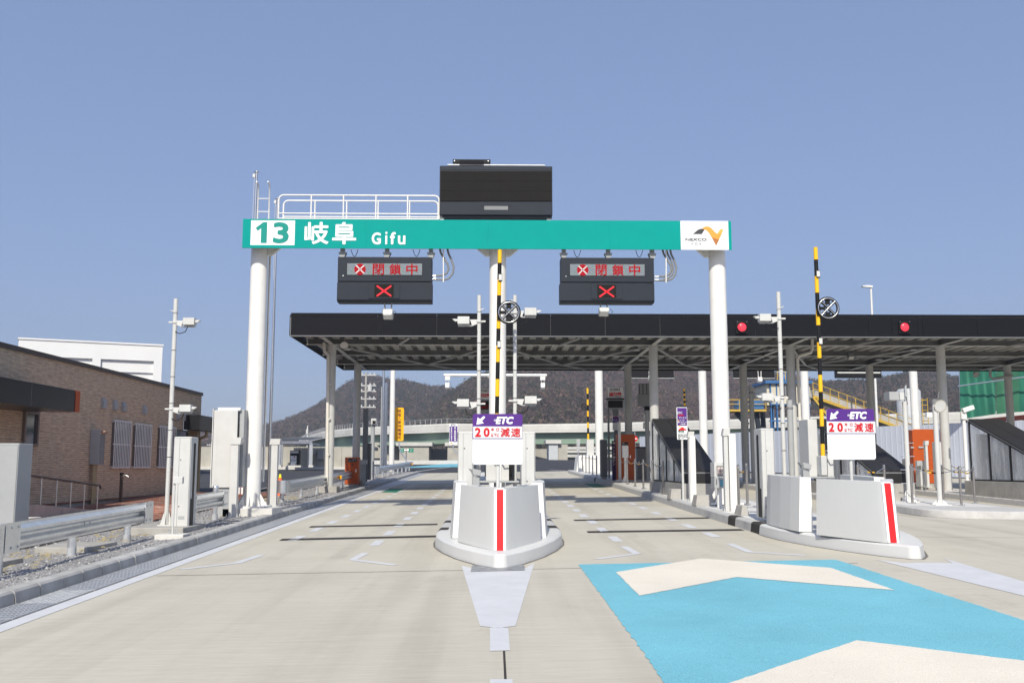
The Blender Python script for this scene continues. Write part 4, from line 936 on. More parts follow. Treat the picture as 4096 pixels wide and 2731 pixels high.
# ================================================================== LEFT VERGE FURNITURE
def vz(x, y): return gz(x, y) + .115
def guardrail(X, Y0, Y1, label, step=2.0, first=None, ph=.56, round_near=True, refl=None, end_far=True):
    T = thing('guardrail', label, 'guardrail', (X, Y0, vz(X, Y0))); g = .0173; h0 = .30
    prof = [(0, 0), (0, .03), (.07, .085), (.07, .125), (.005, .16), (.005, .19), (.07, .225), (.07, .265), (0, .32), (0, .35)]
    inn = [(x - .008, z) for x, z in prof][::-1]
    m = MB(); P = [(X + .12 + x, Y0, vz(X, Y0) + h0 + z) for x, z in prof + inn]; m.prism(P, (0, Y1 - Y0, g * (Y1 - Y0))); m.build('rail', GALV, T)
    for ye, sg in ((Y0, -1), (Y1, 1)):
        if sg > 0 and not end_far: continue
        z = vz(X, ye) + h0; e = MB()
        if sg < 0 and round_near:
            pts = [(X + .2, ye + .3), (X + .2, ye - .02), (X + .17, ye - .12), (X + .1, ye - .19), (X, ye - .2), (X - .08, ye - .14), (X - .1, ye), (X - .1, ye + .05)]
            vs = [Vector((x, y, z - .015 + g * (y - ye))) for x, y in pts]; e.add(vs + [v + Vector((0, 0, .38)) for v in vs], [(i, i + 1, len(pts) + i + 1, len(pts) + i) for i in range(len(pts) - 1)], 0, True)
        else:
            e.prism([(X + .198, ye - .28 * sg, z - .012 - g * .28 * sg), (X + .198, ye + .1 * sg, z - .012), (X + .198, ye + .1 * sg, z + .362), (X + .198, ye - .28 * sg, z + .362 - g * .28 * sg)], (.008, 0, 0))
            e.prism([(X + .12, ye + .1 * sg, z - .012), (X + .206, ye + .1 * sg, z - .012), (X + .206, ye + .1 * sg, z + .362), (X + .12, ye + .1 * sg, z + .362)], (0, .008 * sg, 0))
        eo = e.build('end_wing', GALV, T)
        bt = MB()
        for by in (.04, .22):
            for bz in (.05, .30): c = Vector((X + .207, ye - by * sg, z + bz - g * by * sg)); bt.lathe(c, [(0, .014), (.014, .01), (.02, 0)], 8, axis=(1, 0, 0))
        bt.build('bolt', GALVM, eo)
    y = Y0 + .35 if first is None else first; pm_ = MB(); 
    while y < Y1 + .05:
        z = vz(X, y); m = MB(); m.cyl((X, y, z - .05), (X, y, z + ph), .062, n=16); po = m.build('post', GALV, T)
        m = MB(); m.cyl((X, y, z - .04), (X, y, z + .13), .066, n=16); m.build('sleeve', GALVM, po)
        m = MB(); m.lathe((X, y, z + ph), [(.066, -.03), (.066, .01), (.045, .03), (0, .035)], 14); m.build('cap', GALV, po)
        m = MB(); m.box(X + .03, X + .118, y - .035, y + .035, z + .38, z + .52); m.build('bracket', GALVM, po); y += step
    if refl:
        z = vz(X, refl) + h0 + .17; m = MB(); m.prism([(X + .125, refl, z - .07), (X + .26, refl, z - .07), (X + .26, refl, z + .07), (X + .125, refl, z + .07)], (0, .02, 0)); m.build('reflector', AMBER, T)
    if Y1 - Y0 > 3:
        m = MB(); ym = (Y0 + Y1) / 2
        for by in (-.1, .1):
            for bz in (.05, .175, .3): c = Vector((X + (.12 if bz != .175 else .125), ym + by, vz(X, ym) + h0 + bz)); m.lathe(c, [(0, .014), (.014, .01), (.02, 0)], 8, axis=(1, 0, 0))
        m.build('splice_bolt', GALVM, T)
guardrail(-6.25, 8.2, 12.35, 'near galvanised guardrail end plate cut by the picture edge', first=9.0)
guardrail(-6.25, 12.6, 17.7, 'nearest long galvanised guardrail beside the ramp, on three posts', first=12.75, round_near=False, step=2.2)
guardrail(-6.25, 20.1, 22.7, 'short galvanised guardrail with rounded end beside the white sensor cabinet', first=20.15, step=2.3, ph=.74)
guardrail(-6.3, 29.6, 43.5, 'galvanised guardrail with amber reflector in front of the orange cabinet', first=29.7, step=2.9, refl=39.5)
guardrail(-6.4, 53.6, 76, 'far galvanised guardrail below the yellow waiting place sign', first=54.2, step=3, refl=75)

def cabinet(name, label, cat, x0, y0, x1, y1, Y, depth, m, door=True, handle=None, group=None, base=True, bev=.012):
    a, b = yp(x0, y0, Y), yp(x1, y1, Y); T = thing(name, label, cat, ((a.x + b.x) / 2, Y + depth / 2, b.z), group)
    k = MB(); k.box(a.x, b.x, Y, Y + depth, b.z, a.z); body = k.build('body', m, T, bev)
    if door:
        w = (b.x - a.x); d = MB(); d.box(a.x + .03 * min(w, 1) - .008, b.x - .03 * min(w, 1) + .008, Y - .003, Y - .0005, b.z + .032, a.z - .032); d.build('door_gap', MIDG, T); d = MB(); d.box(a.x + .03 * min(w, 1), b.x - .03 * min(w, 1), Y - .006, Y - .001, b.z + .04, a.z - .04); d.build('door', m, T, .003)
    if handle is not None:
        c = yp(handle[0], handle[1], Y - .007); d = MB(); d.box(c.x - .02, c.x + .02, Y - .025, Y - .0065, c.z - .06, c.z + .06); d.build('handle', STEEL, T)
    if base:
        gb = gz((a.x + b.x) / 2, Y) + .1
        if b.z - gb > .02: d = MB(); d.box(a.x + .03, b.x - .03, Y + .03, Y + depth - .03, gb - .05, b.z); d.build('base', CONC, T)
    return T
cabinet('equipment_cabinet', 'plain grey cabinet cut by the picture edge beside the steps', 'cabinet', -70, 1772, 56, 2110, 16.5, .5, GREYP)
# camera poles
def cctv(parent, X, Y, z, side, s=1.0):
    """housing pointing sideways, with hood spout, tray and clamp"""
    c = Vector((X + side * .29 * s, Y, z)); m = MB(); m.box(c.x - .11 * s, c.x + .11 * s, Y - .09 * s, Y + .09 * s, z - .07 * s, z + .07 * s); o = m.build('camera', OFFW, parent, .006)
    m = MB(); e = c.x + side * .11 * s; m.prism([(e, Y - .04, z + .03 * s), (e + side * .1 * s, Y - .04, z + .03 * s), (e + side * .05 * s, Y - .04, z - .012 * s), (e, Y - .04, z - .012 * s)], (0, .08, 0)); m.build('hood', LABEL_W, o)
    m = MB(); m.box(min(c.x - side * .16 * s, c.x + side * .1 * s), max(c.x - side * .16 * s, c.x + side * .1 * s), Y - .04, Y + .04, z - .105 * s, z - .088 * s); m.box(c.x - .03, c.x + .03, Y - .03, Y + .03, z - .088 * s, z - .07 * s); m.build('tray', GREYP, o)
    m = MB(); m.prism([(c.x - side * .16 * s, Y - .03, z - .10 * s), (c.x - side * .12 * s, Y - .03, z + .02 * s), (X + side * .03, Y - .03, z + .02 * s), (X + side * .03, Y - .03, z - .06 * s)], (0, .06, 0)); m.cyl((X, Y, z - .03), (X, Y, z + .0), .062 * s, n=12); m.box(min(X - side * .12, X), max(X - side * .12, X), Y - .02, Y + .02, z - .025, z + .005); m.build('bracket', LABEL_W, o)
    m = MB(); m.tube([(c.x - side * .04, Y, z - .105 * s), (c.x - side * .08, Y, z - .2 * s), (X + side * .1, Y - .03, z - .24 * s), (X + side * .03, Y - .05, z - .2 * s)], .009, 6); m.build('cable', BLACK, o)
def camera_pole(X, Y, zb, zt, cams, label, r=.043, rings=True):
    T = thing('camera_pole', label, 'camera pole', (X, Y, zb)); MB().cyl((X, Y, zb), (X, Y, zt), r, n=16).build('pole', OFFW, T)
    m = MB(); m.box(X - .13, X + .13, Y - .13, Y + .13, zb, zb + .02)
    for k in range(4): a = k * math.pi / 2; d = Vector((math.cos(a), math.sin(a), 0)); e = Vector((-d.y, d.x, 0)) * .006; q = Vector((X, Y, zb + .02)); pts = [q + d * r, q + d * .12, q + d * r + Vector((0, 0, .25))]; m.prism([p - e for p in pts], e * 2)
    m.build('base_plate', OFFW, T)
    m = MB(); z = zb + 1.3
    while z < zt - .7: m.cyl((X, Y, z), (X, Y, z + .012), r + .002, n=16); z += .52
    m.build('cable_tie', BLACK, T)
    for z, s in cams: cctv(T, X, Y, z, s)
    m = MB(); zc = max(c[0] for c in cams) + .17; m.cyl((X, Y, zc), (X, Y, zc + .02), r + .012, n=14); m.prism([(X, Y - .05, zc), (X - cams[0][1] * .09, Y - .05, zc + .05), (X - cams[0][1] * .09, Y - .05, zc + .065), (X, Y - .05, zc + .03)], (0, .03, 0)); m.build('clamp', GALVM, T)
    return T
X = yp(675, 1865, 19.3).x
camera_pole(X, 19.3, vz(X, 19.3) + .12, yp(703, 1195, 19.3).z, [(yp(740, 1287, 19.3).z, 1), (yp(728, 1633, 19.3).z, 1)], 'white pole with two cameras beside the brown building')
PL = thing('foundation_pad', 'concrete foundation pad under the camera pole and white sensor cabinet', 'foundation', (-6.3, 19.3, vz(-6.3, 19.3)))
m = MB(); m.box(-6.85, -5.75, 18.6, 20.0, vz(-6.3, 19.3) - .1, vz(-6.3, 19.3) + .12); m.build('slab', CONC, PL, .015)
for (x0, x1, ya, yb, lab) in ((-7.0, -6.2, 15.4, 16.6, 'loose pale concrete slab on the gravel behind the guardrail'), (-7.4, -6.6, 13.2, 14.2, 'second pale concrete slab on the gravel nearer the grey cabinet')):
    m = MB(); z = vz(x0, ya); m.box(x0, x1, ya, yb, z - .03, z + .1); tag(m.build('concrete_slab', CONC, None, .01), lab, 'slab')
def sensor_cabinet(x0, y0, x1, y1, Y, dep, label, side=1):
    a, b = yp(x0, y0, Y), yp(x1, y1, Y); T = thing('sensor_cabinet', label, 'sensor cabinet', ((a.x + b.x) / 2, Y, b.z))
    k = MB(); k.box(a.x, b.x, Y, Y + dep, b.z, a.z); k.build('body', OFFW, T, .02)
    w = b.x - a.x; d = MB(); d.box(a.x + .003, b.x - .012, Y - .0025, Y - .0005, b.z + .022, a.z - .022); d.build('panel_gap', MIDG, T)
    for zz in (.25, .75): c_ = Vector((a.x + w * .42, Y - .005, b.z + (a.z - b.z) * zz)); d = MB(); d.lathe(c_, [(0, .008), (.012, .006), (.014, 0)], 8, axis=(0, -1, 0)); d.build('lock', MIDG, T)
    d = MB(); d.box(a.x + .01, a.x + w * .33, Y - .004, Y - .001, b.z + .03, a.z - .03); d.box(a.x + w * .35, b.x - .02, Y - .004, Y - .001, b.z + .03, a.z - .03); d.build('front_panel', OFFW, T, .002)
    sx_ = b.x if side > 0 else a.x
    d = MB(); d.box(min(sx_, sx_ + side * .004), max(sx_, sx_ + side * .004), Y + dep * .35, Y + dep * .62, b.z + .02, a.z - .12); d.build('window_strip', BLACK, T)
    d = MB(); d.box(min(sx_, sx_ + side * .006), max(sx_, sx_ + side * .006), Y + dep * .15, Y + dep * .34, b.z + .02, b.z + (a.z - b.z) * .33); d.build('lower_strip', BLACK, T)
    d = MB(); c = yp((x0 + x1) / 2, y1 - (y1 - y0) * .13, Y - .004); d.box(c.x - .06, c.x + .06, Y - .008, Y - .0045, c.z - .03, c.z + .03); d.build('name_plate', GREYP, T)
    return T
sensor_cabinet(697, 1746, 752, 2118, 19.15, .45, 'tall white sensor cabinet beside the camera pole on the verge')
def hood_post(x0, x1, ytop, ybase, Y, label, panel=None, m=OFFW, arm=True, zb=None):
    a, b = yp(x0, ytop, Y), yp(x1, ybase, Y); T = thing('sensor_post', label, 'sensor post', ((a.x + b.x) / 2, Y, b.z)); w = b.x - a.x; xa, xb = a.x + w * .18, b.x - w * .18
    k = MB(); k.box(xa, xb, Y, Y + .16, b.z if zb is None else zb, a.z - .12); k.build('post', m, T, .008)
    k = MB(); k.box(xb - .004, xb + .001, Y + .03, Y + .12, b.z + .5, a.z - .3); k.build('sensor_strip', LABEL_W, T)
    k = MB(); k.prism([(a.x, Y - .02, a.z - .16), (b.x, Y - .02, a.z - .16), (b.x + .02, Y - .02, a.z), (a.x + .03, Y - .02, a.z)], (0, .2, 0)); k.build('hood', m, T, .005)
    k = MB(); k.box(xa - .06, xb + .06, Y - .06, Y + .22, b.z - .02, b.z)
    for sx_ in (xa - .035, xb + .035):
        for sy in (-.03, .19): k.cyl((sx_, Y + sy, b.z), (sx_, Y + sy, b.z + .06), .012, n=6)
    k.build('base_plate', m, T)
    if panel:
        A, B = yp(panel[0], panel[1], Y - .03), yp(panel[2], panel[3], Y - .03); k = MB(); k.box(A.x, B.x, Y - .03, Y + .10, B.z, A.z); k.build('white_panel', WHITE, T, .006)
    return T
hood_post(916, 952, 1749, 2066, 23.2, 'pale sensor post with slanted hood in front of the left gantry column')
hood_post(1079, 1111, 1754, 2026, 27.4, 'pale sensor post with slanted hood behind the left gantry column')
# small box on thin post
P_ = gp(690, 2134, .2); T = thing('device_post', 'small white box on thin post before the white sensor cabinet', 'device post', tuple(P_)); a = yp(705, 1920, P_.y)
m = MB(); m.cyl(P_, (P_.x, P_.y, a.z), .018, n=10); m.build('post', OFFW, T); m = MB(); m.box(P_.x - .02, P_.x + .15, P_.y - .05, P_.y + .05, a.z - .06, a.z + .06); m.build('box', OFFW, T, .008)
m = MB(); m.box(P_.x - .25, P_.x + .25, P_.y - .2, P_.y + .2, P_.z - .12, P_.z - .0); m.build('base', CONCW, T, .01)
for k in range(4): MB().cyl((P_.x - .09 + .06 * k, P_.y + .05 * (-1) ** k, P_.z), (P_.x - .09 + .06 * k, P_.y + .05 * (-1) ** k, P_.z + .09), .007, n=6).build('anchor_bolt', GALVM, T)
# big slab sensor at the gantry column
Y = 23.4; a, b = yp(857, 1640, Y), yp(941, 1949, Y); T = thing('vehicle_sensor', 'big pale double panel fixed by a bracket to the left gantry column', 'vehicle sensor', ((a.x + b.x) / 2, Y, b.z))
m = MB(); m.box(a.x, b.x, Y, Y + .12, b.z, a.z); m.build('front_panel', OFFW, T, .006); m = MB(); m.box(b.x + .02, b.x + .13, Y + .1, Y + .5, b.z, a.z + .02); m.build('side_panel', GREYP, T, .01)
m = MB(); m.box(a.x - .03, a.x - .012, Y - .01, Y + .14, b.z, a.z + .04); m.build('edge_strip', LABEL_W, T); m = MB(); m.box(b.x + .001, b.x + .019, Y + .04, Y + .1, b.z + .5, a.z - .02); m.build('slot', BLACK, T)
m = MB(); c = yp(963, 1622, Y); m.box(a.x + .08, cols[0] - .19, Y + .02, Y + .1, a.z - .005, a.z + .065); m.build('bracket', WHITE, T, .004)
m = MB(); m.box(a.x + .12, b.x - .12, Y + .05, Y + .3, vz(-6.5, Y) - .02, b.z); m.build('pedestal', GREYP, T)
# traffic cones
def cone(cx, ytop, ybase, Y, label):
    t, b = yp(cx, ytop, Y), yp(cx, ybase, Y); T = thing('traffic_cone', label, 'traffic cone', (t.x, Y, b.z)); H = t.z - b.z; fr = [0, .16, .32, .5, .66, .84, 1.0]
    for i in range(6):
        r0, r1 = .15 * (1 - fr[i]) + .03, .15 * (1 - fr[i + 1]) + .03; m = MB(); m.cyl((t.x, Y, b.z + .03 + (H - .03) * fr[i]), (t.x, Y, b.z + .03 + (H - .03) * fr[i + 1]), r0, r1, n=20, caps=(i == 5)); m.build('band', [CONEO, CONEY, CONEO, CONEY, CONEO, CONEY][i] if i else CONEO, T)
    m = MB(); m.box(t.x - .19, t.x + .19, Y - .19, Y + .19, b.z, b.z + .03); m.build('base', CONEO, T, .01)
cone(967, 1895, 1978, 35.5, 'orange and yellow striped traffic cone close behind the big sensor panel')
cone(1121, 1895, 1990, 34.5, 'orange and yellow striped traffic cone behind the guardrail with reflector')
Y = 34; T = thing('barricade_base', 'white weight block with short post behind the big sensor panel', 'weight block', tuple(yp(962, 1975, Y))); m = MB(); pbox(m, 942, 1950, 975, 1977, Y, Y + .4); m.build('block', WHITE, T, .02); m = MB(); c = yp(960, 1950, Y); m.cyl((c.x, Y - .1, c.z - .2), (c.x, Y - .1, c.z + .08), .03, n=10); m.build('post', WHITE, T)
# orange cabinet with gate gear under the canopy
Y = 43.0; T = cabinet('control_cabinet', 'orange control cabinet with black notice beside the left canopy column', 'cabinet', 1380, 1828, 1434, 1936, Y, .5, ORANGE, handle=(1424, 1882))
m = MB(); pbox(m, 1391, 1834, 1428, 1847, Y - .012, Y - .007); n_ = m.build('notice', BLACK, T); lpx('誤進入車は', 1410, 1836, 1427, 1839.5, Y - .014, LABEL_W, n_); lpx('通行券をお取り下さい', 1394, 1840, 1427, 1844, Y - .014, LABEL_W, n_)
m = MB(); pbox(m, 1405, 1850, 1427, 1870, Y - .010, Y - .007); m.build('flap', ORANGED, T, .002)
m = MB(); c = yp(1412, 1857, Y - .011); m.poly([c + Vector((-.05, 0, .06)), c + Vector((.02, 0, 0)), c + Vector((-.02, 0, -.02)), c + Vector((-.06, 0, -.06))]); m.build('arrow', BLACK, T)
Y = 44.6; T = thing('gate_machine', 'grey gate machine with tall dark side post beside the orange cabinet', 'gate machine', tuple(yp(1458, 1925, Y)))
m = MB(); pbox(m, 1436, 1850, 1460, 1930, Y, Y + .4); m.build('body', GREYP, T, .02); m = MB(); pbox(m, 1434, 1838, 1466, 1856, Y - .1, Y + .25); m.build('bracket', GALVM, T, .01); m = MB(); pbox(m, 1453, 1632, 1467, 1925, Y + .3, Y + .5); m.build('side_post', MIDG, T, .01); m = MB(); pbox(m, 1465, 1772, 1480, 1918, Y + .5, Y + .9); m.build('panel', MIDG, T, .01)
X_ = yp(1490, 1800, 52).x; T = thing('camera_post', 'grey post with boxy camera beside the far guardrail', 'camera post', (X_, 52, vz(X_, 52)))
t = yp(1492, 1697, 52); MB().cyl((X_, 52, vz(X_, 52) - .02), (X_, 52, t.z), .105, n=16).build('post', GREYP, T); m = MB(); pbox(m, 1484, 1673, 1505, 1697, 51.75, 52.2); h_ = m.build('camera', OFFW, T, .02); m = MB(); pbox(m, 1490, 1682, 1503, 1695, 51.74, 51.749); m.build('lens', BLACK, h_); m = MB(); a = yp(1484, 1690, 52); m.tube([a, a + Vector((-.05, 0, -.1)), a + Vector((-.06, 0, -.25)), a + Vector((.03, 0, -.28))], .012, 6); m.build('cable', BLACK, T)
# steel poles, white pole
for cx, yt, Y, r, mt, lab in ((1529, 1481, 76, .11, STEEL, 'tall shiny steel pole next to the white pole beyond the canopy'), (1540, 1538, 77, .15, STEEL, 'thicker shorter steel pole with cap beyond the canopy'), (1566, 1440, 74, .21, WHITE, 'tall white pole beside the yellow waiting place sign'), (1522, 1555, 75, .05, GREYP, 'thin ladder pole left of the shiny steel poles')):
    x = yp(cx, 1850, Y).x; T = thing('pole', lab, 'pole', (x, Y, gz(x, Y))); z = yp(cx, yt, Y).z; MB().cyl((x, Y, gz(x, Y) - .05), (x, Y, z), r, r * .85, n=16).build('shaft', mt, T)
    m = MB(); m.cyl((x, Y, z), (x, Y, z + .15), r * .95, r * .7, n=12); m.build('cap', mt, T); m = MB(); m.cyl((x, Y, gz(x, Y) - .04), (x, Y, gz(x, Y) + .1), r * 1.6, n=12); m.build('base', CONC, T)

# ================================================================== SIGNS
def panel_sign(name, label, cat, x0, y0, x1, y1, Y, m, r=.05, thick=.02):
    a, b = yp(x0, y0, Y), yp(x1, y1, Y); T = thing(name, label, cat, ((a.x + b.x) / 2, Y, gz((a.x + b.x) / 2, Y))); k = MB(); k.prism(rbox(a.x, b.x, b.z, a.z, r, Y), (0, thick, 0)); return T, k.build('board', m, T)
Y = 75; T, bd = panel_sign('waiting_sign', 'tall yellow sign with vertical dark writing on a bent pole', 'sign', 1580, 1630, 1614, 1763, Y, YSIGN, .12)
for i, ch in enumerate('誤進入車待機場所'): lpx(ch, 1590.5, 1636 + 15.3 * i, 1604.5, 1649.5 + 15.3 * i, Y - .004, DRED, bd, .02)
m = MB(); m.tube([yp(1597, 1700, Y + .08), yp(1597, 1790, Y + .08), yp(1602, 1808, Y + .08), yp(1622, 1832, Y + .08), yp(1627, 1850, Y + .08), yp(1627, 1880, Y + .08)], .05, 8); m.build('pole', GALV, T)
Y = 68; T, bd = panel_sign('parking_bay_sign', 'narrow purple and white ETC sign left of the white island cabinet', 'sign', 1797.5, 1693, 1829, 1776, Y, SIGNW, .06)
m = MB(); pbox(m, 1798.5, 1704, 1828.5, 1765, Y - .005, Y - .001); m.build('purple_field', PURPLE, bd); lpx('ETC', 1804, 1695, 1823, 1702, Y - .006, BLACK, bd, .04, .2)
for i, ch in enumerate('停止車両駐車帯'): lpx(ch, 1816, 1707 + 8.1 * i, 1824, 1714.5 + 8.1 * i, Y - .008, SIGNW, bd, .02)
for i, ch in enumerate('関係車両以外駐車禁止'): lpx(ch, 1803, 1707 + 5.6 * i, 1809, 1712.3 + 5.6 * i, Y - .008, SIGNW, bd, .02)
lpx('NEXCO', 1813, 1767, 1827, 1771, Y - .006, EK, bd, .02); MB().poly([yp(x, y, Y - .006) for x, y in ((1800, 1772), (1804, 1767), (1808, 1770), (1811, 1767), (1808, 1774))]).build('emblem', EO, bd)
m = MB(); m.tube([yp(1812, 1750, Y + .06), yp(1812, 1790, Y + .06), yp(1818, 1803, Y + .06), yp(1840, 1822, Y + .06), yp(1846, 1840, Y + .06), yp(1846, 1890, Y + .06)], .04, 8); m.build('pole', GALV, T)
# ETC slow-down boards on the crash noses
def etc_board(dx, dy, Y, label, pole):
    T = thing('speed_sign', label, 'sign', (yp(1992 + dx, 1900 + dy, Y).x, Y, gz(2, Y) + .9))
    a, b, c = yp(1891 + dx, 1655 + dy, Y), yp(2090 + dx, 1857 + dy, Y), yp(1990 + dx, 1755 + dy, Y); k = MB(); k.prism(rbox(a.x, b.x, b.z, a.z, .035, Y), (0, .015, 0)); bd = k.build('board', SIGNW, T)
    pts = rbox(a.x - .0005, b.x + .0005, c.z, a.z + .0005, .035, Y - .004); pts = [p for p in pts if p.z > c.z + .04] ; pts = pts + [Vector((a.x - .0005, Y - .004, c.z)), Vector((b.x + .0005, Y - .004, c.z))]
    MB().poly(pts).build('purple_field', PURPLE, bd)
    k = MB(); pbox(k, 1893 + dx, 1705 + dy, 2089 + dx, 1752 + dy, Y - .008, Y - .005); wf = k.build('white_field', mat('sign_grey_white', (.66, .69, .71), .5, var=.02), bd)
    q = lambda x, y: (x / 4.613 + 1850 + dx, y / 4.613 + 1640 + dy)
    ar = [q(*p) for p in ((257, 267), (280, 130), (322, 165), (393, 105), (420, 132), (357, 200), (393, 240))]; MB().poly([yp(x, y, Y - .007) for x, y in ar]).build('arrow', SIGNW, bd)
    (x0, y0), (x1, y1) = q(625, 118), q(935, 258); lpx('ETC', x0, y0, x1, y1, Y - .007, SIGNW, bd, .07, .22)
    st = MB()
    for yy in (172, 190): (x0, y0), (x1, y1) = q(580, yy), q(665, yy + 9); A, B = yp(x0, y0, Y - .0085), yp(x1, y1, Y - .0085); st.poly([(A.x, Y - .0085, B.z), (B.x, Y - .0085, B.z), (B.x, Y - .0085, A.z), (A.x, Y - .0085, A.z)])
    st.build('speed_line', SIGNW, bd)
    for s, x0, y0, x1, y1, bo in (('2', 228, 322, 342, 492, .055), ('0', 388, 322, 502, 492, .055), ('キ', 527, 325, 585, 388, .035), ('ロ', 622, 332, 675, 385, .035), ('以', 524, 430, 572, 492, .03), ('下', 580, 430, 625, 492, .03), ('に', 632, 430, 678, 492, .03), ('減', 700, 325, 875, 493, .025), ('速', 895, 325, 1070, 493, .025)):
        (u, v), (w, z) = q(x0, y0), q(x1, y1); lpx(s, u, v, w, z, Y - .011, REDL, wf, bo)
    p0, p1 = yp(pole[0], 1760 + dy, Y + .05), yp(pole[0], pole[1], Y + .05); k = MB(); k.cyl((p0.x, Y + .05, p1.z - .3), (p0.x, Y + .05, p0.z), .026, n=12); k.build('pole', OFFW, T)
etc_board(0, 0, 14.45, 'purple and white ETC speed sign on the central crash nose', (1992, 1950))
etc_board(1414, -20, 15.45, 'purple and white ETC speed sign on the crash nose seen from the side', (3399, 1925))
Y = 26.3; T, bd = panel_sign('instruction_sign', 'tall purple and white instruction sign in front of the black stair cover', 'sign', 2706, 1628, 2751, 1757, Y, SIGNW, .02)
m = MB(); pbox(m, 2708.5, 1630.5, 2748.5, 1702, Y - .005, Y - .001); m.build('purple_field', PURPLE, bd)
for s, x0, y0, x1, y1, mm in (('ETC', 2710, 1646, 2729, 1655, SIGNW), ('再通信', 2713, 1656, 2735, 1664, REDL), ('アンテナ', 2716, 1667, 2746, 1674, SIGNW), ('バーが', 2718, 1677, 2738, 1683, SIGNW), ('開かなかった', 2711, 1685, 2747, 1691, SIGNW), ('お客様へ', 2722, 1693, 2748, 1699, SIGNW), ('停止位置', 2714, 1724, 2736, 1730, GREENP), ('最寄の場所までお進み', 2712, 1735, 2747, 1739, BLACK), ('係員の指示に従って', 2712, 1740, 2747, 1744, BLACK), ('ETCカードを再入力', 2712, 1745, 2747, 1749, BLACK), ('お願いします', 2712, 1750, 2735, 1754, BLACK)): lpx(s, x0, y0, x1, y1, Y - .008, mm, bd, .02)
MB().poly([yp(x, y, Y - .008) for x, y in ((2713, 1722), (2716, 1714), (2722, 1713), (2726, 1708), (2733, 1708), (2738, 1714), (2746, 1716), (2746, 1720), (2734, 1720))]).build('car_symbol', REDL, bd); MB().poly([yp(x, y, Y - .008) for x, y in ((2711, 1683), (2714, 1677), (2717, 1683))]).build('warning_symbol', YEL, bd)
MB().poly([yp(x, y, Y - .0085) for x, y in ((2711, 1722), (2736, 1721), (2736, 1723), (2711, 1724))]).build('ground_line', GREENP, bd); MB().poly([yp(x, y, Y - .0085) for x, y in ((2716, 1699), (2720, 1702), (2724, 1712), (2717, 1706))]).build('beam_symbol', YEL, bd)
m = MB(); c = yp(2728, 1750, Y + .04); m.cyl((c.x, Y + .04, gz(c.x, Y) + .18), (c.x, Y + .04, c.z), .03, n=10); m.build('pole', OFFW, T)
# ================================================================== EQUIPMENT ON THE CENTRAL ISLAND
iz = lambda x, y: gz(x, y) + .186
for cx, cams, lab in ((1914, [(1283, -1), (1612, -1)], 'white pole with two cameras pointing away from the barrier arm, central island'), (2060, [(1248, 1), (1600, 1)], 'white pole with two cameras behind the barrier disc, central island')):
    Y = 18.2; x = yp(cx, 1865, Y).x; camera_pole(x, Y, iz(x, Y), yp(cx, 1181, Y).z, [(yp(cx, yy, Y).z, s) for yy, s in cams], lab, r=.036)
sensor_cabinet(1832, 1727, 1893, 1990, 17.2, .6, 'tall pale sensor cabinet left of the ETC sign on the central island', side=-1)
sensor_cabinet(2084, 1727, 2142, 1990, 17.2, .6, 'tall pale sensor cabinet right of the ETC sign on the central island', side=1)
def barrier(top, foot, Y, bounds, disc, label, body, dr=.205):
    T = thing('barrier_gate', label, 'barrier gate', (yp(foot[0], foot[1], Y).x, Y + .2, iz(yp(foot[0], foot[1], Y).x, Y)))
    A, B = yp(*top, Y), yp(*foot, Y)
    def pt(py):
        t = (py - top[1]) / (foot[1] - top[1]); return A.lerp(B, t)
    arm = MB(); arm.cyl(A, B, .034, n=14); arm = arm.build('arm', BLACK, T)
    for i in range(len(bounds) - 1):
        m = MB(); m.cyl(pt(bounds[i]), pt(bounds[i + 1]), .038, n=18); m.build('stripe', YEL if i % 2 == 0 else BLACK, arm)
    c = yp(disc[0], disc[1], Y - .09); ring = lambda r, y: [c + Vector((r * math.cos(t), y, r * math.sin(t))) for t in np.linspace(0, 2 * math.pi, 41)]
    m = MB(); m.tube(ring(dr * .9, 0), .011, 8); sp = dr * .88
    for s in (-1, 1): m.cyl(c + Vector((-s * sp * .707, -.005, -sp * .707)), c + Vector((s * sp * .707, -.005, sp * .707)), .009, n=8)
    d = m.build('disc', STEEL, T); m = MB(); m.tube(ring(dr * .92, .03), .03, 8); 
    for s in (-1, 1): m.bar(c + Vector((-s * sp * .707, .02, -sp * .707)), c + Vector((s * sp * .707, .02, sp * .707)), .045, .03, up=(0, 1, 0))
    m.box(c.x - .045, c.x + .045, c.y + .03, c.y + .045, c.z + .07, c.z + .17); m.box(c.x - .045, c.x + .045, c.y + .03, c.y + .045, c.z - .17, c.z - .07); q = pt(disc[1]); m.box(min(q.x, c.x - .05) + .0, c.x - .05, c.y + .03, c.y + .05, c.z - .03, c.z + .03); m.box(q.x - .03, q.x + .03, c.y + .03, c.y + .06, c.z - .14, c.z + .14); m.build('disc_back', BLACK, d)
    for py in (bounds[2] - 8, bounds[6] - 4):
        q = pt(py); m = MB(); m.box(q.x - .012, q.x + .048, Y - .06, Y - .036, q.z - .055, q.z + .055); ro = m.build('reflector', LABEL_W, T, .004); m = MB(); m.box(q.x - .016, q.x + .052, Y - .052, Y - .037, q.z - .075, q.z + .07); m.build('backing', BLACK, ro)
    for k, (x0, y0, x1, y1, ya, dep, mt) in enumerate(body):
        m = MB(); pbox(m, x0, y0, x1, y1, Y + ya, Y + ya + dep); m.build('housing' if k == 0 else 'gear_box', mt, T, .008)
    q = B; m = MB(); m.tube([(q.x + .06, Y, q.z + .1), (q.x + .14, Y - .05, q.z - .02), (q.x + .24, Y - .05, q.z - .01), (q.x + .3, Y - .02, q.z + .08)], .014, 8); m.build('cable', BLACK, T)
    return T
bM = [1000, 1054, 1122, 1186, 1254, 1320, 1388, 1454, 1522, 1590, 1657, 1724, 1791, 1850]
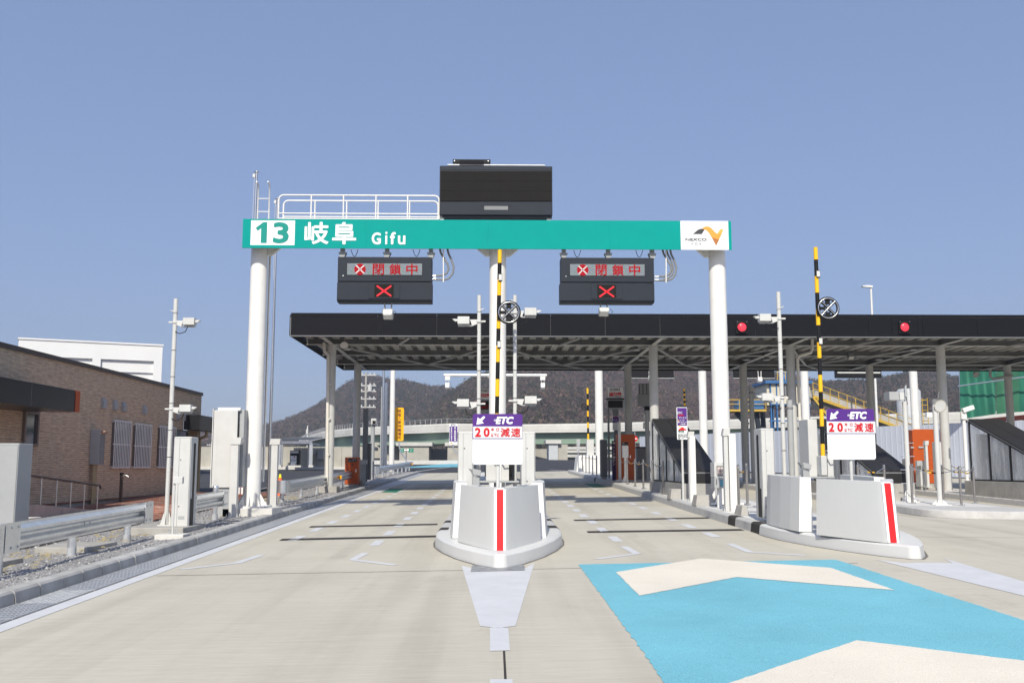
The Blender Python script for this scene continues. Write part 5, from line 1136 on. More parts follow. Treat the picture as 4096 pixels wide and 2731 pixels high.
barrier((1999.5, 1000), (1984, 1850), 17.7, bM, (2035.5, 1248.5), 'black and yellow barrier arm raised upright behind the central ETC sign', [(1944, 1790, 1983, 1922, .05, .35, OFFW), (2004, 1800, 2036, 1922, .05, .35, OFFW), (2037, 1800, 2052, 1925, .2, .3, BLACK), (1905, 1923, 2078, 1930, -.2, .7, GREYP), (1975, 1930, 1988, 1985, .0, .3, GREYP), (2006, 1928, 2020, 1985, .1, .1, WHITE)])
def tilt_box(cx, cy, Y, label, s=.5):
    c = yp(cx, cy, Y); T = thing('floor_lamp_box', label, 'device', (c.x, Y, iz(c.x, Y))); m = MB(); m.box(c.x - .055 * 2 * s, c.x + .055 * 2 * s, Y, Y + .1, iz(c.x, Y), c.z - .05); m.build('post', GREYP, T, .005); m = MB(); M = Matrix.Rotation(R(12), 3, 'Y'); m.obox(c + Vector((0, .03, .02)), (.15, .14, .09), M); m.build('box', GREYP, T, .006); m = MB(); m.prism([c + Vector((-.13, -.04, .08)), c + Vector((-.06, -.04, .065)), c + Vector((-.05, -.04, -.02))], (0, .12, 0)); m.build('visor', MIDG, T)
tilt_box(1905, 1893, 16.2, 'small grey tilted device on short post left of the sign pole'); tilt_box(3225, 1868, 16.6, 'small grey tilted device on short post inside the side-on crash nose')
# boxes on the right island
Y = 18.5
barrier((3262, 990), (3292, 1826), 18.0, [990, 1040, 1108, 1175, 1241, 1306, 1375, 1438, 1505, 1572, 1640, 1707, 1776, 1826], (3313.5, 1232), 'black and yellow barrier arm raised upright beside the side-on ETC sign', [(3284, 1822, 3310, 1900, -.06, .3, OFFW), (3230, 1676, 3276, 1905, .2, .55, OFFW), (3308, 1800, 3336, 1905, .1, .4, OFFW), (3190, 1905, 3340, 1912, -.1, .7, GREYP)])
x = yp(3137, 1865, 18.8).x; camera_pole(x, 18.8, iz(x, 18.8), yp(3096, 1168, 18.8).z, [(yp(3096, 1272, 18.8).z, -1), (yp(3096, 1588, 18.8).z, -1)], 'white pole with two cameras above the side-on crash nose', r=.04)
sensor_cabinet(3042, 1712, 3108, 2074, 18.4, .5, 'tall pale sensor cabinet behind the side-on crash nose', side=-1)
hood_post(2749, 2780, 1725, 2004, 25.6, 'sensor post with white panel in front of the black stair cover', panel=(2760, 1744, 2787, 2007))
hood_post(2889, 2924, 1713, 2044, 21.4, 'sensor post with white panel just before the gantry column', panel=(2915, 1735, 2951, 2047))
Y = 40.5; T = thing('white_slab_post', 'tall narrow white slab in front of the orange cabinet on the right island', 'sensor post', tuple(yp(2479, 1927, Y))); m = MB(); pbox(m, 2473, 1686, 2486, 1926, Y, Y + .2); m.build('slab', OFFW, T, .01); m = MB(); pbox(m, 2468, 1918, 2491, 1927, Y - .1, Y + .3); m.build('foot', OFFW, T)
Y = 40; T = thing('box_post', 'white box on white post in front of the tall orange cabinet', 'box post', tuple(yp(2502, 1932, Y))); m = MB(); pbox(m, 2490, 1781, 2514, 1830, Y, Y + .22); m.build('box', WHITE, T, .01); c = yp(2502, 1829, Y); m = MB(); m.cyl((c.x, Y + .1, iz(c.x, Y)), (c.x, Y + .1, c.z), .05, n=12); m.prism([(c.x - .15, Y + .08, iz(c.x, Y)), (c.x + .15, Y + .08, iz(c.x, Y)), (c.x + .05, Y + .08, iz(c.x, Y) + .25), (c.x - .05, Y + .08, iz(c.x, Y) + .25)], (0, .04, 0)); m.build('post', WHITE, T)
for (x0, y0, x1, y1, Y, d, lab) in ((2680, 1955, 2746, 1995, 26.9, .55, 'concrete wheel block below the instruction sign'), (2782, 1979, 2862, 2024, 23.6, .55, 'concrete wheel block between the two sensor posts with white panels'), (2962, 2021, 3000, 2067, 20.2, .6, 'concrete wheel block beside the tall pale cabinet of the crash nose')):
    a, b = yp(x0, y0, Y), yp(x1, y1, Y); m = MB(); z0 = iz((a.x + b.x) / 2, Y) - .01; zt = a.z; w = .05
    m.add([(a.x, Y, z0), (b.x, Y, z0), (b.x, Y + d, z0), (a.x, Y + d, z0), (a.x + w, Y + w, zt), (b.x - w, Y + w, zt), (b.x - w, Y + d - w, zt), (a.x + w, Y + d - w, zt)], [(0, 3, 2, 1), (4, 5, 6, 7), (0, 1, 5, 4), (1, 2, 6, 5), (2, 3, 7, 6), (3, 0, 4, 7)]); tag(m.build('wheel_block', CONC, None, .02), lab, 'concrete block')
Y = 22.6; T = thing('toll_terminal', 'grey toll terminal with small screens in front of the logo-end gantry column', 'toll terminal', tuple(yp(2880, 1990, Y)))
m = MB(); pbox(m, 2856, 1848, 2900, 1908, Y, Y + .4); u = m.build('upper_box', OFFW, T, .01); m = MB(); pbox(m, 2866, 1862, 2896, 1902, Y - .006, Y - .001); m.build('recess', MIDG, u); 
for i in range(2):
    for j in range(2): m = MB(); pbox(m, 2870 + 13 * i, 1868 + 15 * j, 2881 + 13 * i, 1881 + 15 * j, Y - .01, Y - .0065); m.build('button', mat('pinkish_panel', (.62, .50, .45), .5), u)
m = MB(); pbox(m, 2857, 1910, 2900, 1952, Y - .02, Y + .35); l_ = m.build('lower_box', GREYP, T, .012); m = MB(); pbox(m, 2880, 1918, 2898, 1944, Y - .026, Y - .021); m.build('screen', mat('terminal_screen', (.12, .32, .42), .2), l_)
m = MB()
for k in range(3): m.lathe(yp(2866, 1918 + 8 * k, Y - .021), [(0, .01), (.012, .008), (.014, 0)], 10, axis=(0, -1, 0))
m.build('key_switch', BLACK, l_); c = yp(2880, 1952, Y); m = MB(); m.cyl((c.x + .03, Y + .2, iz(c.x, Y)), (c.x + .03, Y + .2, c.z), .06, n=12); m.build('leg', WHITE, T)
# chain posts and chains
def chain_posts(pts, h, where, chains=True, dz=.188, m=POSTM, r=.032):
    base = [gp(x, y, dz) for x, y in pts]; tops = []
    for i, p in enumerate(base):
        T = thing('chain_post', f'{ORD[i]} stainless chain post {where}', 'chain post', tuple(p), group='chain posts ' + where); MB().cyl(p, p + Vector((0, 0, h)), r, n=12).build('post', m, T); k = MB(); k.box(p.x - .07, p.x + .07, p.y - .07, p.y + .07, p.z, p.z + .012); 
        for sx_ in (-.05, .05): k.cyl((p.x + sx_, p.y - .05, p.z), (p.x + sx_, p.y - .05, p.z + .04), .01, n=6)
        k.build('base_plate', STEEL, T); k = MB(); k.lathe(p + Vector((0, 0, h)), [(r, 0), (r * .8, .012), (0, .016)], 12); k.build('cap', STEEL, T); tops.append(p + Vector((0, -.04, h - .05)))
    for i in range(len(base) - 1) if chains else []:
        if (base[i] - base[i + 1]).length > 3.6: continue
        a, b = tops[i], tops[i + 1]; n = 12; C = [a.lerp(b, t) - Vector((0, 0, .13 * (1 - (2 * t - 1) ** 2))) for t in np.linspace(0, 1, n + 1)]
        T = thing('chain', f'chain after the {ORD[i]} post {where}', 'chain', tuple(a), group='chains ' + where); MB().tube(C, .012, 6).build('links', STEEL, T)
        for k in range(4, 8): MB().tube(C[k:k + 2], .016, 6).build('band', YEL if k % 2 == 0 else BLACK, T)
chain_posts([(2318, 1882), (2330, 1885), (2344, 1889), (2357, 1893), (2371, 1898), (2387, 1904)], 1.0, 'in the far row before the white barrier plinth')
chain_posts([(2479, 1927), (2510, 1936), (2541, 1945), (2574, 1954), (2612, 1964), (2654, 1976)], .98, 'in the row before the tall orange cabinet')
chain_posts([(2694, 1955), (2739, 1963)], .98, 'beside the instruction sign')
chain_posts([(2956, 2036), (2990, 2018)], .98, 'next to the sensor post at the gantry column')
chain_posts([(3650, 2012), (3846, 2021), (3900, 2012), (3775, 1998), (3655, 1984)], .98, 'round the nose of the rounded island')
chain_posts([(3438, 2030), (3543, 2024)], 1.0, 'behind the side-on ETC sign')
chain_posts([(3802, 1957), (3873, 1962)], .98, 'on the far island beside the canopy column')

# ================================================================== STAIR COVERS
def stair_cover(x0, w, label, yf=32.0, yn=27.0):
    x1 = x0 + w; zf = yp(2680, 1680, yf).z; zn = yp(2800, 1888, yn).z; zb = yp(2800, 1933, yn).z; zg = gz(x0, yn) + .15
    T = thing('stair_cover', label, 'stair cover', (x0 + w / 2, yn, zg)); BKP = mat('black_roof_panel', (.022, .021, .021), .38)
    cuts = [0, .33, .9, 1.0]; 
    for i in range(3):
        for s in range(2):
            ya, yb = yf + (yn - yf) * cuts[i], yf + (yn - yf) * cuts[i + 1]; za, zb2 = zf + (zn - zf) * cuts[i], zf + (zn - zf) * cuts[i + 1]; xa, xb = x0 + w * s / 2 + .006, x0 + w * (s + 1) / 2 - .006; e = .008 if i else 0
            m = MB(); m.prism([(xa, ya - e, za), (xb, ya - e, za), (xb, yb, zb2), (xa, yb, zb2)], (0, 0, .05)); m.build('roof_panel', BKP, T)
    m = MB(); m.prism([(x0, yf, zf - .03), (x1, yf, zf - .03), (x1, yn, zn - .03), (x0, yn, zn - .03)], (0, 0, .028)); m.build('roof_backing', MIDG, T)
    m = MB(); m.box(x0, x1, yn, yn + .05, zb, zn - .032); m.build('front_panel', BKP, T)
    m = MB(); m.box(x0 - .05, x1 + .05, yn - .1, yf + .4, zg - .1, zb); m.build('base_wall', CONC, T, .01)
    for X in (x0, x1 - .04):
        fr = MB(); n = 4
        for k in range(n + 1):
            t = k / n; y = yf + (yn + .08 - yf) * t; zt = zf + (zn - zf) * t - .04; fr.box(X, X + .04, y - .03, y + .03, zb, max(zt, zb + .05))
        fr.bar((X + .02, yf, zf - .05), (X + .02, yn, zn - .05), .04, .05); fr.box(X, X + .04, yn, yf, zb, zb + .05); fr.build('side_frame', BLACK, T)
        for k in range(n):
            ta, tb = k / n + .012, (k + 1) / n - .012; ya, yb = yf + (yn - yf) * ta, yf + (yn - yf) * tb; g = MB(); g.prism([(X + .015, ya, zb + .05), (X + .015, yb, zb + .05), (X + .015, yb, zf + (zn - zf) * tb - .07), (X + .015, ya, zf + (zn - zf) * ta - .07)], (.006, 0, 0)); g.build('film_pane', FILM, T)
    m = MB(); m.cyl((x0 + .02, yf + .05, zb), (x0 + .02, yf + .05, zf), .035, n=10); m.build('corner_post', STEEL, T)
    m = MB(); m.box(x0 + .1, x1 - .1, yf - .3, yf - .25, zb, zb + 1.5); m.box(x0 + .3, x0 + .5, yf - 1.6, yf - 1.5, zb, zb + 1.4); m.build('inner_wall', OFFW, T)
stair_cover(5.15, 1.0, 'black sloping stair cover with plastic-film sides behind the instruction sign')
stair_cover(10.4, 1.05, 'black sloping stair cover half hidden behind the side-on ETC sign')
stair_cover(15.55, 1.1, 'largest black sloping stair cover with glazed side at the picture edge')

# ================================================================== RIGHT ISLAND UNDER THE CANOPY
Y = 45; cabinet('equipment_cabinet', 'slim dark grey cabinet left of the overhead display post', 'cabinet', 2404, 1757, 2431, 1906, Y, .6, MIDG)
Y = 42.3; T = cabinet('control_cabinet', 'tall orange control cabinet on the island past the stair cover', 'cabinet', 2468, 1736, 2543, 1918, Y, .6, ORANGE, door=False, handle=(2521, 1826))
m = MB(); pbox(m, 2470, 1739, 2512, 1914, Y - .006, Y - .001); pbox(m, 2513.2, 1739, 2541, 1914, Y - .006, Y - .001); m.build('door', ORANGE, T, .003); m = MB(); pbox(m, 2486, 1768, 2512, 1780, Y - .012, Y - .007); n_ = m.build('notice', BLACK, T); lpx('係員を', 2488, 1769, 2499, 1773, Y - .014, LABEL_W, n_); lpx('お呼び下さい', 2488, 1774.5, 2510, 1778.5, Y - .014, LABEL_W, n_)
Y = 44; T = cabinet('equipment_cabinet', 'dark grey cabinet between the orange cabinet and the pole with floodlights', 'cabinet', 2549, 1788, 2588, 1916, Y, .6, MIDG, handle=(2556, 1850)); m = MB(); pbox(m, 2546, 1786, 2590, 1791, Y - .04, Y + .64); m.build('roof', DKG, T)
Y = 43.2; T = thing('overhead_display', 'overhead two-wheeler ETC notice and blank display on a dark post', 'display sign', tuple(yp(2436, 1912, Y)))
m = MB(); pbox(m, 2430.5, 1630, 2441, 1912, Y + .1, Y + .25); m.build('post', MIDG, T); m = MB(); pbox(m, 2431, 1550, 2492, 1590, Y, Y + .06); bd = m.build('notice_board', SIGNW, T)
m = MB(); pbox(m, 2440, 1553, 2480, 1561, Y - .005, Y - .001); k = m.build('heading', EK, bd); lpx('2輪ETC車', 2442, 1554, 2478, 1560, Y - .007, SIGNW, k, .04); lpx('開閉機が開かない時は', 2439, 1563, 2479, 1566.5, Y - .005, EK, bd); m = MB(); pbox(m, 2437, 1569, 2485, 1584, Y - .005, Y - .001); k = m.build('red_field', RED, bd); lpx('レーンから', 2439, 1570, 2471, 1576, Y - .007, SIGNW, k, .04); lpx('前方退避', 2452, 1577.5, 2482, 1583, Y - .007, SIGNW, k, .04); lpx('後でご連絡願います', 2449, 1585.5, 2487, 1588.8, Y - .005, EK, bd)
m = MB(); pbox(m, 2428, 1594, 2496, 1634, Y - .05, Y + .25); k = m.build('display_box', GREYP, T, .015); m = MB(); pbox(m, 2432, 1601, 2491, 1631, Y - .056, Y - .051); m.build('screen', BLACK, k); m = MB(); pbox(m, 2427, 1592, 2498, 1597, Y - .2, Y + .25); m.build('visor', DKG, k)
Y = 43; T, bd = panel_sign('intercom_sign', 'narrow dark purple sign with white vertical katakana beside the orange cabinet', 'sign', 2447, 1762, 2464, 1920, Y, mat('deep_purple', (.03, .015, .09), .45), .02)
for i, ch in enumerate('インターホン'): lpx(ch, 2450, 1782 + 13.5 * i, 2461, 1794 + 13.5 * i, Y - .005, LABEL_W, bd, .02)
m = MB(); pbox(m, 2451, 1766, 2461, 1776, Y - .005, Y - .001); m.build('symbol', LABEL_W, bd)
m = MB(); c = yp(2455, 1920, Y + .05); m.box(c.x - .05, c.x + .05, Y + .03, Y + .1, iz(c.x, Y) - .02, c.z + .6); m.build('post', MIDG, T)
T, bd = panel_sign('notice_sign', 'small purple and white notice sign under the blank overhead display', 'sign', 2450, 1664, 2477, 1720, 43.9, SIGNW, .01); m = MB(); pbox(m, 2451.5, 1665.5, 2475.5, 1690, 43.894, 43.899); m.build('purple_field', PURPLE, bd)
for s, x0, y0, x1, y1, mm in (('再通信', 2457, 1667, 2470, 1671, REDL), ('バーが', 2455, 1674, 2468, 1677.5, SIGNW), ('開かなかった', 2453, 1679, 2474, 1682.5, SIGNW), ('お客様へ', 2460, 1684, 2475, 1688, SIGNW), ('カードをお確かめ', 2453, 1700, 2475, 1703, EK), ('下さい', 2453, 1706, 2465, 1709, EK), ('係員まで', 2453, 1712, 2468, 1715, EK)): lpx(s, x0, y0, x1, y1, 43.89, mm, bd)
m = MB(); c = yp(2463, 1700, 44); m.cyl((c.x, 44, iz(c.x, 44)), (c.x, 44, c.z), .09, n=12); m.cyl((c.x, 44, c.z + .3), (c.x, 44, c.z + .75), .1, .16, n=10); m.build('post', MIDG, T)
Y = 42; T = thing('floodlight_post', 'grey post with boxy dark sign backs and side lamps behind the stair cover', 'lamp post', tuple(yp(2592, 1925, Y))); c = yp(2592, 1637, Y); m = MB(); m.cyl((c.x, Y + .3, iz(c.x, Y)), (c.x, Y + .3, c.z), .095, n=14); m.build('post', GREYP, T)
for s in (-1, 1):
    for z in (1672, 1703): m = MB(); x_ = 2592 + s * 14; pbox(m, x_ - 4, z - 14, x_ + 4, z + 11, Y + .2, Y + .35); m.build('side_lamp', OFFW, T, .01)
m = MB(); pbox(m, 2553, 1578, 2618, 1624, Y + .1, Y + .3); k = m.build('sign_back', MIDG, T, .01); m = MB(); pbox(m, 2557, 1533, 2618, 1576, Y + .15, Y + .35); m.build('louvre_box', DKG, T)
for i in range(4): m = MB(); pbox(m, 2558 + 15 * i, 1534, 2571 + 15 * i, 1575, Y + .13, Y + .149); m.build('louvre', MIDG, T)
m = MB(); pbox(m, 2580, 1624, 2604, 1640, Y + .15, Y + .45); m.build('mount', DKG, T)
# far barriers and white plinth
def far_gate(px, ytop, ybox, Y, disc, label, box, plinth=None):
    T = thing('barrier_gate', label, 'barrier gate', tuple(yp(px, box[3] if box else ybox, Y))); a, b = yp(px, ytop, Y), yp(px + 3, ybox, Y); n = 9; hgt = (a - b)
    arm = MB(); arm.cyl(a, b, .055, n=8); arm = arm.build('arm', BLACK, T)
    for i in range(n): m = MB(); m.cyl(b + hgt * (i / n), b + hgt * ((i + 1) / n), .062, n=12); m.build('stripe', YEL if i % 2 == 0 else BLACK, arm)
    if disc:
        c = yp(disc[0], disc[1], Y + .1); m = MB(); m.tube([c + Vector((.19 * math.cos(t), 0, .19 * math.sin(t))) for t in np.linspace(0, 2 * math.pi, 25)], .025, 6)
        for s in (-1, 1): m.cyl(c + Vector((-s * .13, 0, -.13)), c + Vector((s * .13, 0, .13)), .02, n=6)
        m.build('disc', BLACK, T)
    if box: m = MB(); pbox(m, *box, Y - .2, Y + .4); m.build('housing', OFFW, T, .01)
    if plinth: m = MB(); A, B = yp(plinth[0], plinth[1], Y - .6), yp(plinth[2], plinth[3], Y - .6); m.add([(A.x - .12, Y - .6, B.z), (B.x, Y - .6, B.z), (B.x, Y + 1.5, B.z), (A.x - .12, Y + 1.5, B.z), (A.x, Y - .5, A.z), (B.x, Y - .5, A.z), (B.x, Y + 1.5, A.z), (A.x, Y + 1.5, A.z)], [(4, 5, 6, 7), (0, 1, 5, 4), (1, 2, 6, 5), (2, 3, 7, 6), (3, 0, 4, 7)]); m.build('plinth', WHITE, T, .03)
far_gate(2350, 1552, 1757, 61, (2337, 1627), 'far raised barrier arm with black disc on a white plinth', (2347, 1757, 2376, 1824), (2313, 1822, 2390, 1888))
far_gate(2736.5, 1555, 1640, 60, (2722, 1634), 'far raised barrier arm showing above the instruction sign', (2722, 1640, 2752, 1800))
Y = 58.5; T = thing('delineator_post', 'grey slatted delineator on thin post beside the far white plinth', 'delineator', tuple(yp(2313, 1880, Y))); m = MB(); c = yp(2313, 1830, Y); m.cyl((c.x, Y, gz(c.x, Y)), (c.x, Y, yp(2313, 1756, Y).z), .03, n=8); m.build('post', GALV, T)
for i in range(9): m = MB(); pbox(m, 2306, 1756 + 5.6 * i, 2320, 1760.4 + 5.6 * i, Y - .08, Y - .04); m.build('slat', GALVM, T)

# ================================================================== REAR GANTRY AND T-ARM
Y = 57; RG = thing('rear_gantry', 'row of thick white columns of the rear gantry behind the canopy', 'gantry', (8, Y, gz(8, Y))); zt = yp(2800, 1418, Y).z
for px in (2398, 2816, 3228, 3668): x = yp(px, 1800, Y).x; MB().cyl((x, Y, gz(x, Y)), (x, Y, zt), .23, n=20).build('column', WHITE, RG)
m = MB(); m.box(yp(2380, 1420, Y).x, yp(4300, 1420, Y).x, Y - .25, Y + .25, zt, zt + .6); m.build('beam', WHITE, RG)
for i, (x0, x1, y1) in enumerate(((2520, 2695, 1512), (2935, 3098, 1512), (3342, 3527, 1511))):
    T = thing('lane_sign', ['black back of a lane sign below the canopy edge above the stair cover', 'black back of a lane sign below the canopy edge right of the gantry column', 'black back of a lane sign with white rim above the side-on ETC sign'][i], 'sign', (yp((x0 + x1) / 2, y1, Y).x, Y - .4, yp(x0, y1, Y).z)); m = MB(); pbox(m, x0, 1440, x1, y1, Y - .6, Y - .3); m.build('housing', BLACK, T, .01)
    m = MB(); pbox(m, x0 - 2, y1 - 1, x1 + 2, y1 + 1, Y - .62, Y - .601) if i < 2 else pbox(m, x0 + 8, 1487, x1 - 5, 1493, Y - .62, Y - .601); m.build('rim', OFFW, T)
    for px in (x0 + 30, x1 - 30): m = MB(); q = yp(px, 1440, Y); m.box(q.x - .06, q.x + .06, Y - .4, Y - .2, q.z - .1, zt + .02); m.build('hanger', WHITE, T)
antenna(2602, 1484, 1523, 55.5, 'white antenna below the canopy edge above the stair cover', mats=(WHITE, WHITE)); antenna(3038, 1484, 1534, 55.5, 'white antenna below the canopy edge right of the gantry column', mats=(WHITE, WHITE))
Y = 55; TA = thing('t_arm_gantry', 'white T-shaped antenna arm behind the central gantry column', 'antenna arm', (.09, Y, iz(.09, Y))); a, b = yp(1775, 1500, Y), yp(2187, 1501, Y); m = MB(); m.cyl(a, b, .085, n=16); m.build('arm', WHITE, TA); m = MB(); m.cyl((.09, Y, iz(.09, Y)), (.09, Y, a.z + .1), .2, n=18); m.build('column', WHITE, TA)
for s in (-1, 1): MB().prism([(.09 + s * .2, Y - .02, a.z + .12), (.09 + s * .5, Y - .02, a.z + .09), (.09 + s * .5, Y - .02, a.z - .09), (.09 + s * .2, Y - .02, a.z - .2)], (0, .04, 0)).build('gusset', WHITE, TA)
for cx, lab in ((1790, 'white antenna hanging at the left end of the T-shaped arm'), (2171, 'white antenna hanging at the right end of the T-shaped arm')): antenna(cx, 1504, 1560, Y, lab, mats=(WHITE, WHITE)); m = MB(); pbox(m, cx - 10, 1505, cx + 10, 1520, Y - .1, Y + .1); m.build('mount', WHITE, TA)

# ================================================================== ROUNDED ISLAND AND FAR ISLAND FURNITURE
x, Y = 11.2, 26.6; T = thing('pegged_camera_post', 'white climbing-peg post with boxy camera on the rounded island', 'camera post', (x, Y, iz(x, Y))); z = yp(3590, 1605, Y).z; MB().cyl((x, Y, iz(x, Y)), (x, Y, z), .062, n=16).build('post', OFFW, T)
m = MB(); zz = iz(x, Y) + .5; k = 0
while zz < z - .2: s = 1 if k % 2 else -1; m.cyl((x - .2, Y, zz), (x + .2, Y, zz), .009, n=6); zz += .36; k += 1
m.build('peg', GALV, T); m = MB(); pbox(m, 3557, 1566, 3598, 1600, Y - .25, Y + .15); cm = m.build('camera', GREYP, T, .01); m = MB(); pbox(m, 3598, 1568, 3618, 1598, Y - .2, Y + .15); m.build('rear_box', OFFW, cm); m = MB(); a = yp(3616, 1585, Y); m.tube([a, a + Vector((.06, 0, -.02)), a + Vector((.08, 0, -.2)), a + Vector((.04, 0, -.3)), a + Vector((-.03, 0, -.28))], .012, 6); m.build('cable', BLACK, T)
m = MB(); m.box(x - .2, x + .2, Y - .2, Y + .2, iz(x, Y), iz(x, Y) + .02)
for k in range(4): a = k * math.pi / 2 + .78; d = Vector((math.cos(a), math.sin(a), 0)); e = Vector((-d.y, d.x, 0)) * .008; q = Vector((x, Y, iz(x, Y) + .02)); pts = [q + d * .07, q + d * .2, q + d * .07 + Vector((0, 0, .3))]; m.prism([p - e for p in pts], e * 2)
m.build('base_plate', WHITE, T)
x, Y = 11.35, 25.1; T = thing('lamp_post', 'plain white post carrying the dish floodlight on the rounded island', 'lamp post', (x, Y, iz(x, Y))); z = yp(3720, 1615, Y).z; MB().cyl((x, Y, iz(x, Y)), (x, Y, z), .062, n=16).build('post', OFFW, T); m = MB(); m.cyl((x, Y, z), (x, Y, z + .12), .075, n=14); m.build('cap', MIDG, T)
a, b = yp(3704, 1660, Y), yp(3725, 1659, Y); m = MB(); m.box(a.x, b.x, Y - .06, Y + .06, a.z - .05, a.z + .07); m.build('bracket', WHITE, T); floodlight(3762, 1624, 26, Y - .1, 'cream dish floodlight on top of the rounded island post', axis=(.1, -.95, -.25))
m = MB(); m.box(x - .2, x + .2, Y - .2, Y + .2, iz(x, Y), iz(x, Y) + .02); 
for k in range(4): a = k * math.pi / 2 + .78; d = Vector((math.cos(a), math.sin(a), 0)); e = Vector((-d.y, d.x, 0)) * .008; q = Vector((x, Y, iz(x, Y) + .02)); pts = [q + d * .07, q + d * .2, q + d * .07 + Vector((0, 0, .12))]; m.prism([p - e for p in pts], e * 2)
m.build('base_plate', WHITE, T)
Y = 35; x = yp(3862, 1800, Y).x; T = thing('camera_post', 'white swivel camera on pole left of the largest stair cover', 'camera post', (x, Y, iz(x, Y))); z = yp(3862, 1676, Y).z; MB().cyl((x, Y, iz(x, Y)), (x, Y, z), .06, n=14).build('post', WHITE, T); m = MB(); m.cyl((x, Y, z), (x, Y, z + .28), .12, .11, n=14); m.obox((x + .12, Y - .1, z + .36), (.42, .18, .16), Matrix.Rotation(R(-18), 3, 'Y')); m.build('camera', WHITE, T, .02)
Y = 37; T = cabinet('control_cabinet', 'orange control cabinet behind the chain posts of the rounded island', 'cabinet', 3648, 1716, 3752, 1932, Y, .7, ORANGE, door=False, handle=(3697, 1818)); m = MB(); pbox(m, 3650, 1718, 3680, 1930, Y - .006, Y - .001); pbox(m, 3682, 1718, 3750, 1840, Y - .006, Y - .001); m.build('door', ORANGE, T, .003); m = MB(); pbox(m, 3644, 1786, 3656, 1792, Y - .05, Y - .001); pbox(m, 3674, 1785, 3696, 1791, Y - .05, Y - .001); m.build('hinge', GALVM, T)
Y = 36; T = cabinet('gate_machine', 'white gate machine in front of the orange cabinet on the far island', 'gate machine', 3678, 1842, 3708, 1945, Y, .4, OFFW); m = MB(); pbox(m, 3668, 1843, 3690, 1862, Y - .15, Y - .01); m.build('bracket', GALVM, T)
hood_post(3698, 3722, 1762, 1946, 35.5, 'pale sensor post with hood before the orange cabinet on the far island'); cabinet('equipment_cabinet', 'slim pale cabinet right of the orange cabinet on the far island', 'cabinet', 3747, 1767, 3774, 1950, 35.2, .4, OFFW)
cabinet('equipment_cabinet', 'narrow low pale cabinet left of the orange cabinet on the far island', 'cabinet', 3620, 1835, 3638, 1942, 39, .3, OFFW)
antenna(3402, 1392, 1438, 40.0, 'dark antenna hanging under the canopy right of the barrier arm', mats=(MIDG, MIDG))
Y = 43.2; T = thing('overhead_display', 'overhead notice with red field half hidden behind the central gantry column', 'display sign', tuple(yp(1936, 1905, Y))); m = MB(); pbox(m, 1940, 1655, 1948, 1905, Y + .1, Y + .25); m.build('post', MIDG, T); m = MB(); pbox(m, 1908, 1556, 1966, 1596, Y, Y + .06); bd = m.build('notice_board', SIGNW, T); m = MB(); pbox(m, 1912, 1559, 1960, 1567, Y - .005, Y - .001); k = m.build('heading', EK, bd); lpx('2輪ETC車', 1914, 1560, 1958, 1566, Y - .007, SIGNW, k, .04); m = MB(); pbox(m, 1911, 1574, 1962, 1589, Y - .005, Y - .001); k = m.build('red_field', RED, bd); lpx('レーンから', 1913, 1575, 1948, 1581, Y - .007, SIGNW, k, .04); lpx('前方退避', 1926, 1582.5, 1960, 1588, Y - .007, SIGNW, k, .04); m = MB(); pbox(m, 1906, 1600, 1968, 1640, Y - .05, Y + .25); k = m.build('display_box', MIDG, T, .015); m = MB(); pbox(m, 1910, 1604, 1964, 1637, Y - .056, Y - .051); k = m.build('screen', BLACK, k); lpx('閉鎖', 1914, 1607, 1944, 1618, Y - .058, LEDRD, k); lpx('20km以下', 1914, 1622, 1956, 1634, Y - .058, LEDRD, k)
for cx, yt, yb, Y, lab in ((3012, 1545, 1925, 41, 'grey post behind the downpipe of the canopy column'), (3165, 1600, 1905, 33, 'grey clamp post between canopy column and camera pole')): 
    x = yp(cx, 1800, Y).x; T = thing('equipment_post', lab, 'post', (x, Y, gz(x, Y))); MB().cyl((x, Y, gz(x, Y)), (x, Y, yp(cx, yt, Y).z), .1, n=14).build('post', GREYP, T); m = MB(); m.cyl((x, Y, yp(cx, yt, Y).z - .3), (x, Y, yp(cx, yt, Y).z - .24), .115, n=14); m.build('band', MIDG, T)
# ================================================================== BACKGROUND
# retaining wall with formwork panels
Y = 86; RW = thing('retaining_wall', 'long pale concrete retaining wall behind the fuel shed', 'wall', (yp(1000, 1868, Y).x, Y, gz(-20, Y))); zt = yp(1000, 1786, Y).z; x0, x1 = yp(600, 1800, Y).x, yp(1452, 1800, Y).x; n = 10
RWC = mat('retaining_concrete', (.42, .40, .345), .85, var=.12, vs=.8, bump=.15, bs=10, dirt=.25)
for i in range(n):
    m = MB(); a, b = x0 + (x1 - x0) * i / n, x0 + (x1 - x0) * (i + 1) / n; m.box(a + .01, b - .01, Y, Y + .4, gz(a, Y) - .3, zt); m.build('wall_panel', RWC, RW)
m = MB(); m.box(x0, x1, Y - .5, Y - .02, gz(x0, Y) - .3, yp(1000, 1866, Y).z - .02); m.build('footing', CONCW, RW, .02)
T, bd = panel_sign('fire_sign', 'small red no-fire sign with white writing on the retaining wall', 'sign', 963.5, 1801, 976, 1826, 85.9, RED, .02)
for i, ch in enumerate('火気厳禁'): lpx(ch, 966, 1803 + 5.6 * i, 973, 1808 + 5.6 * i, 85.89, SIGNW, bd, .02)
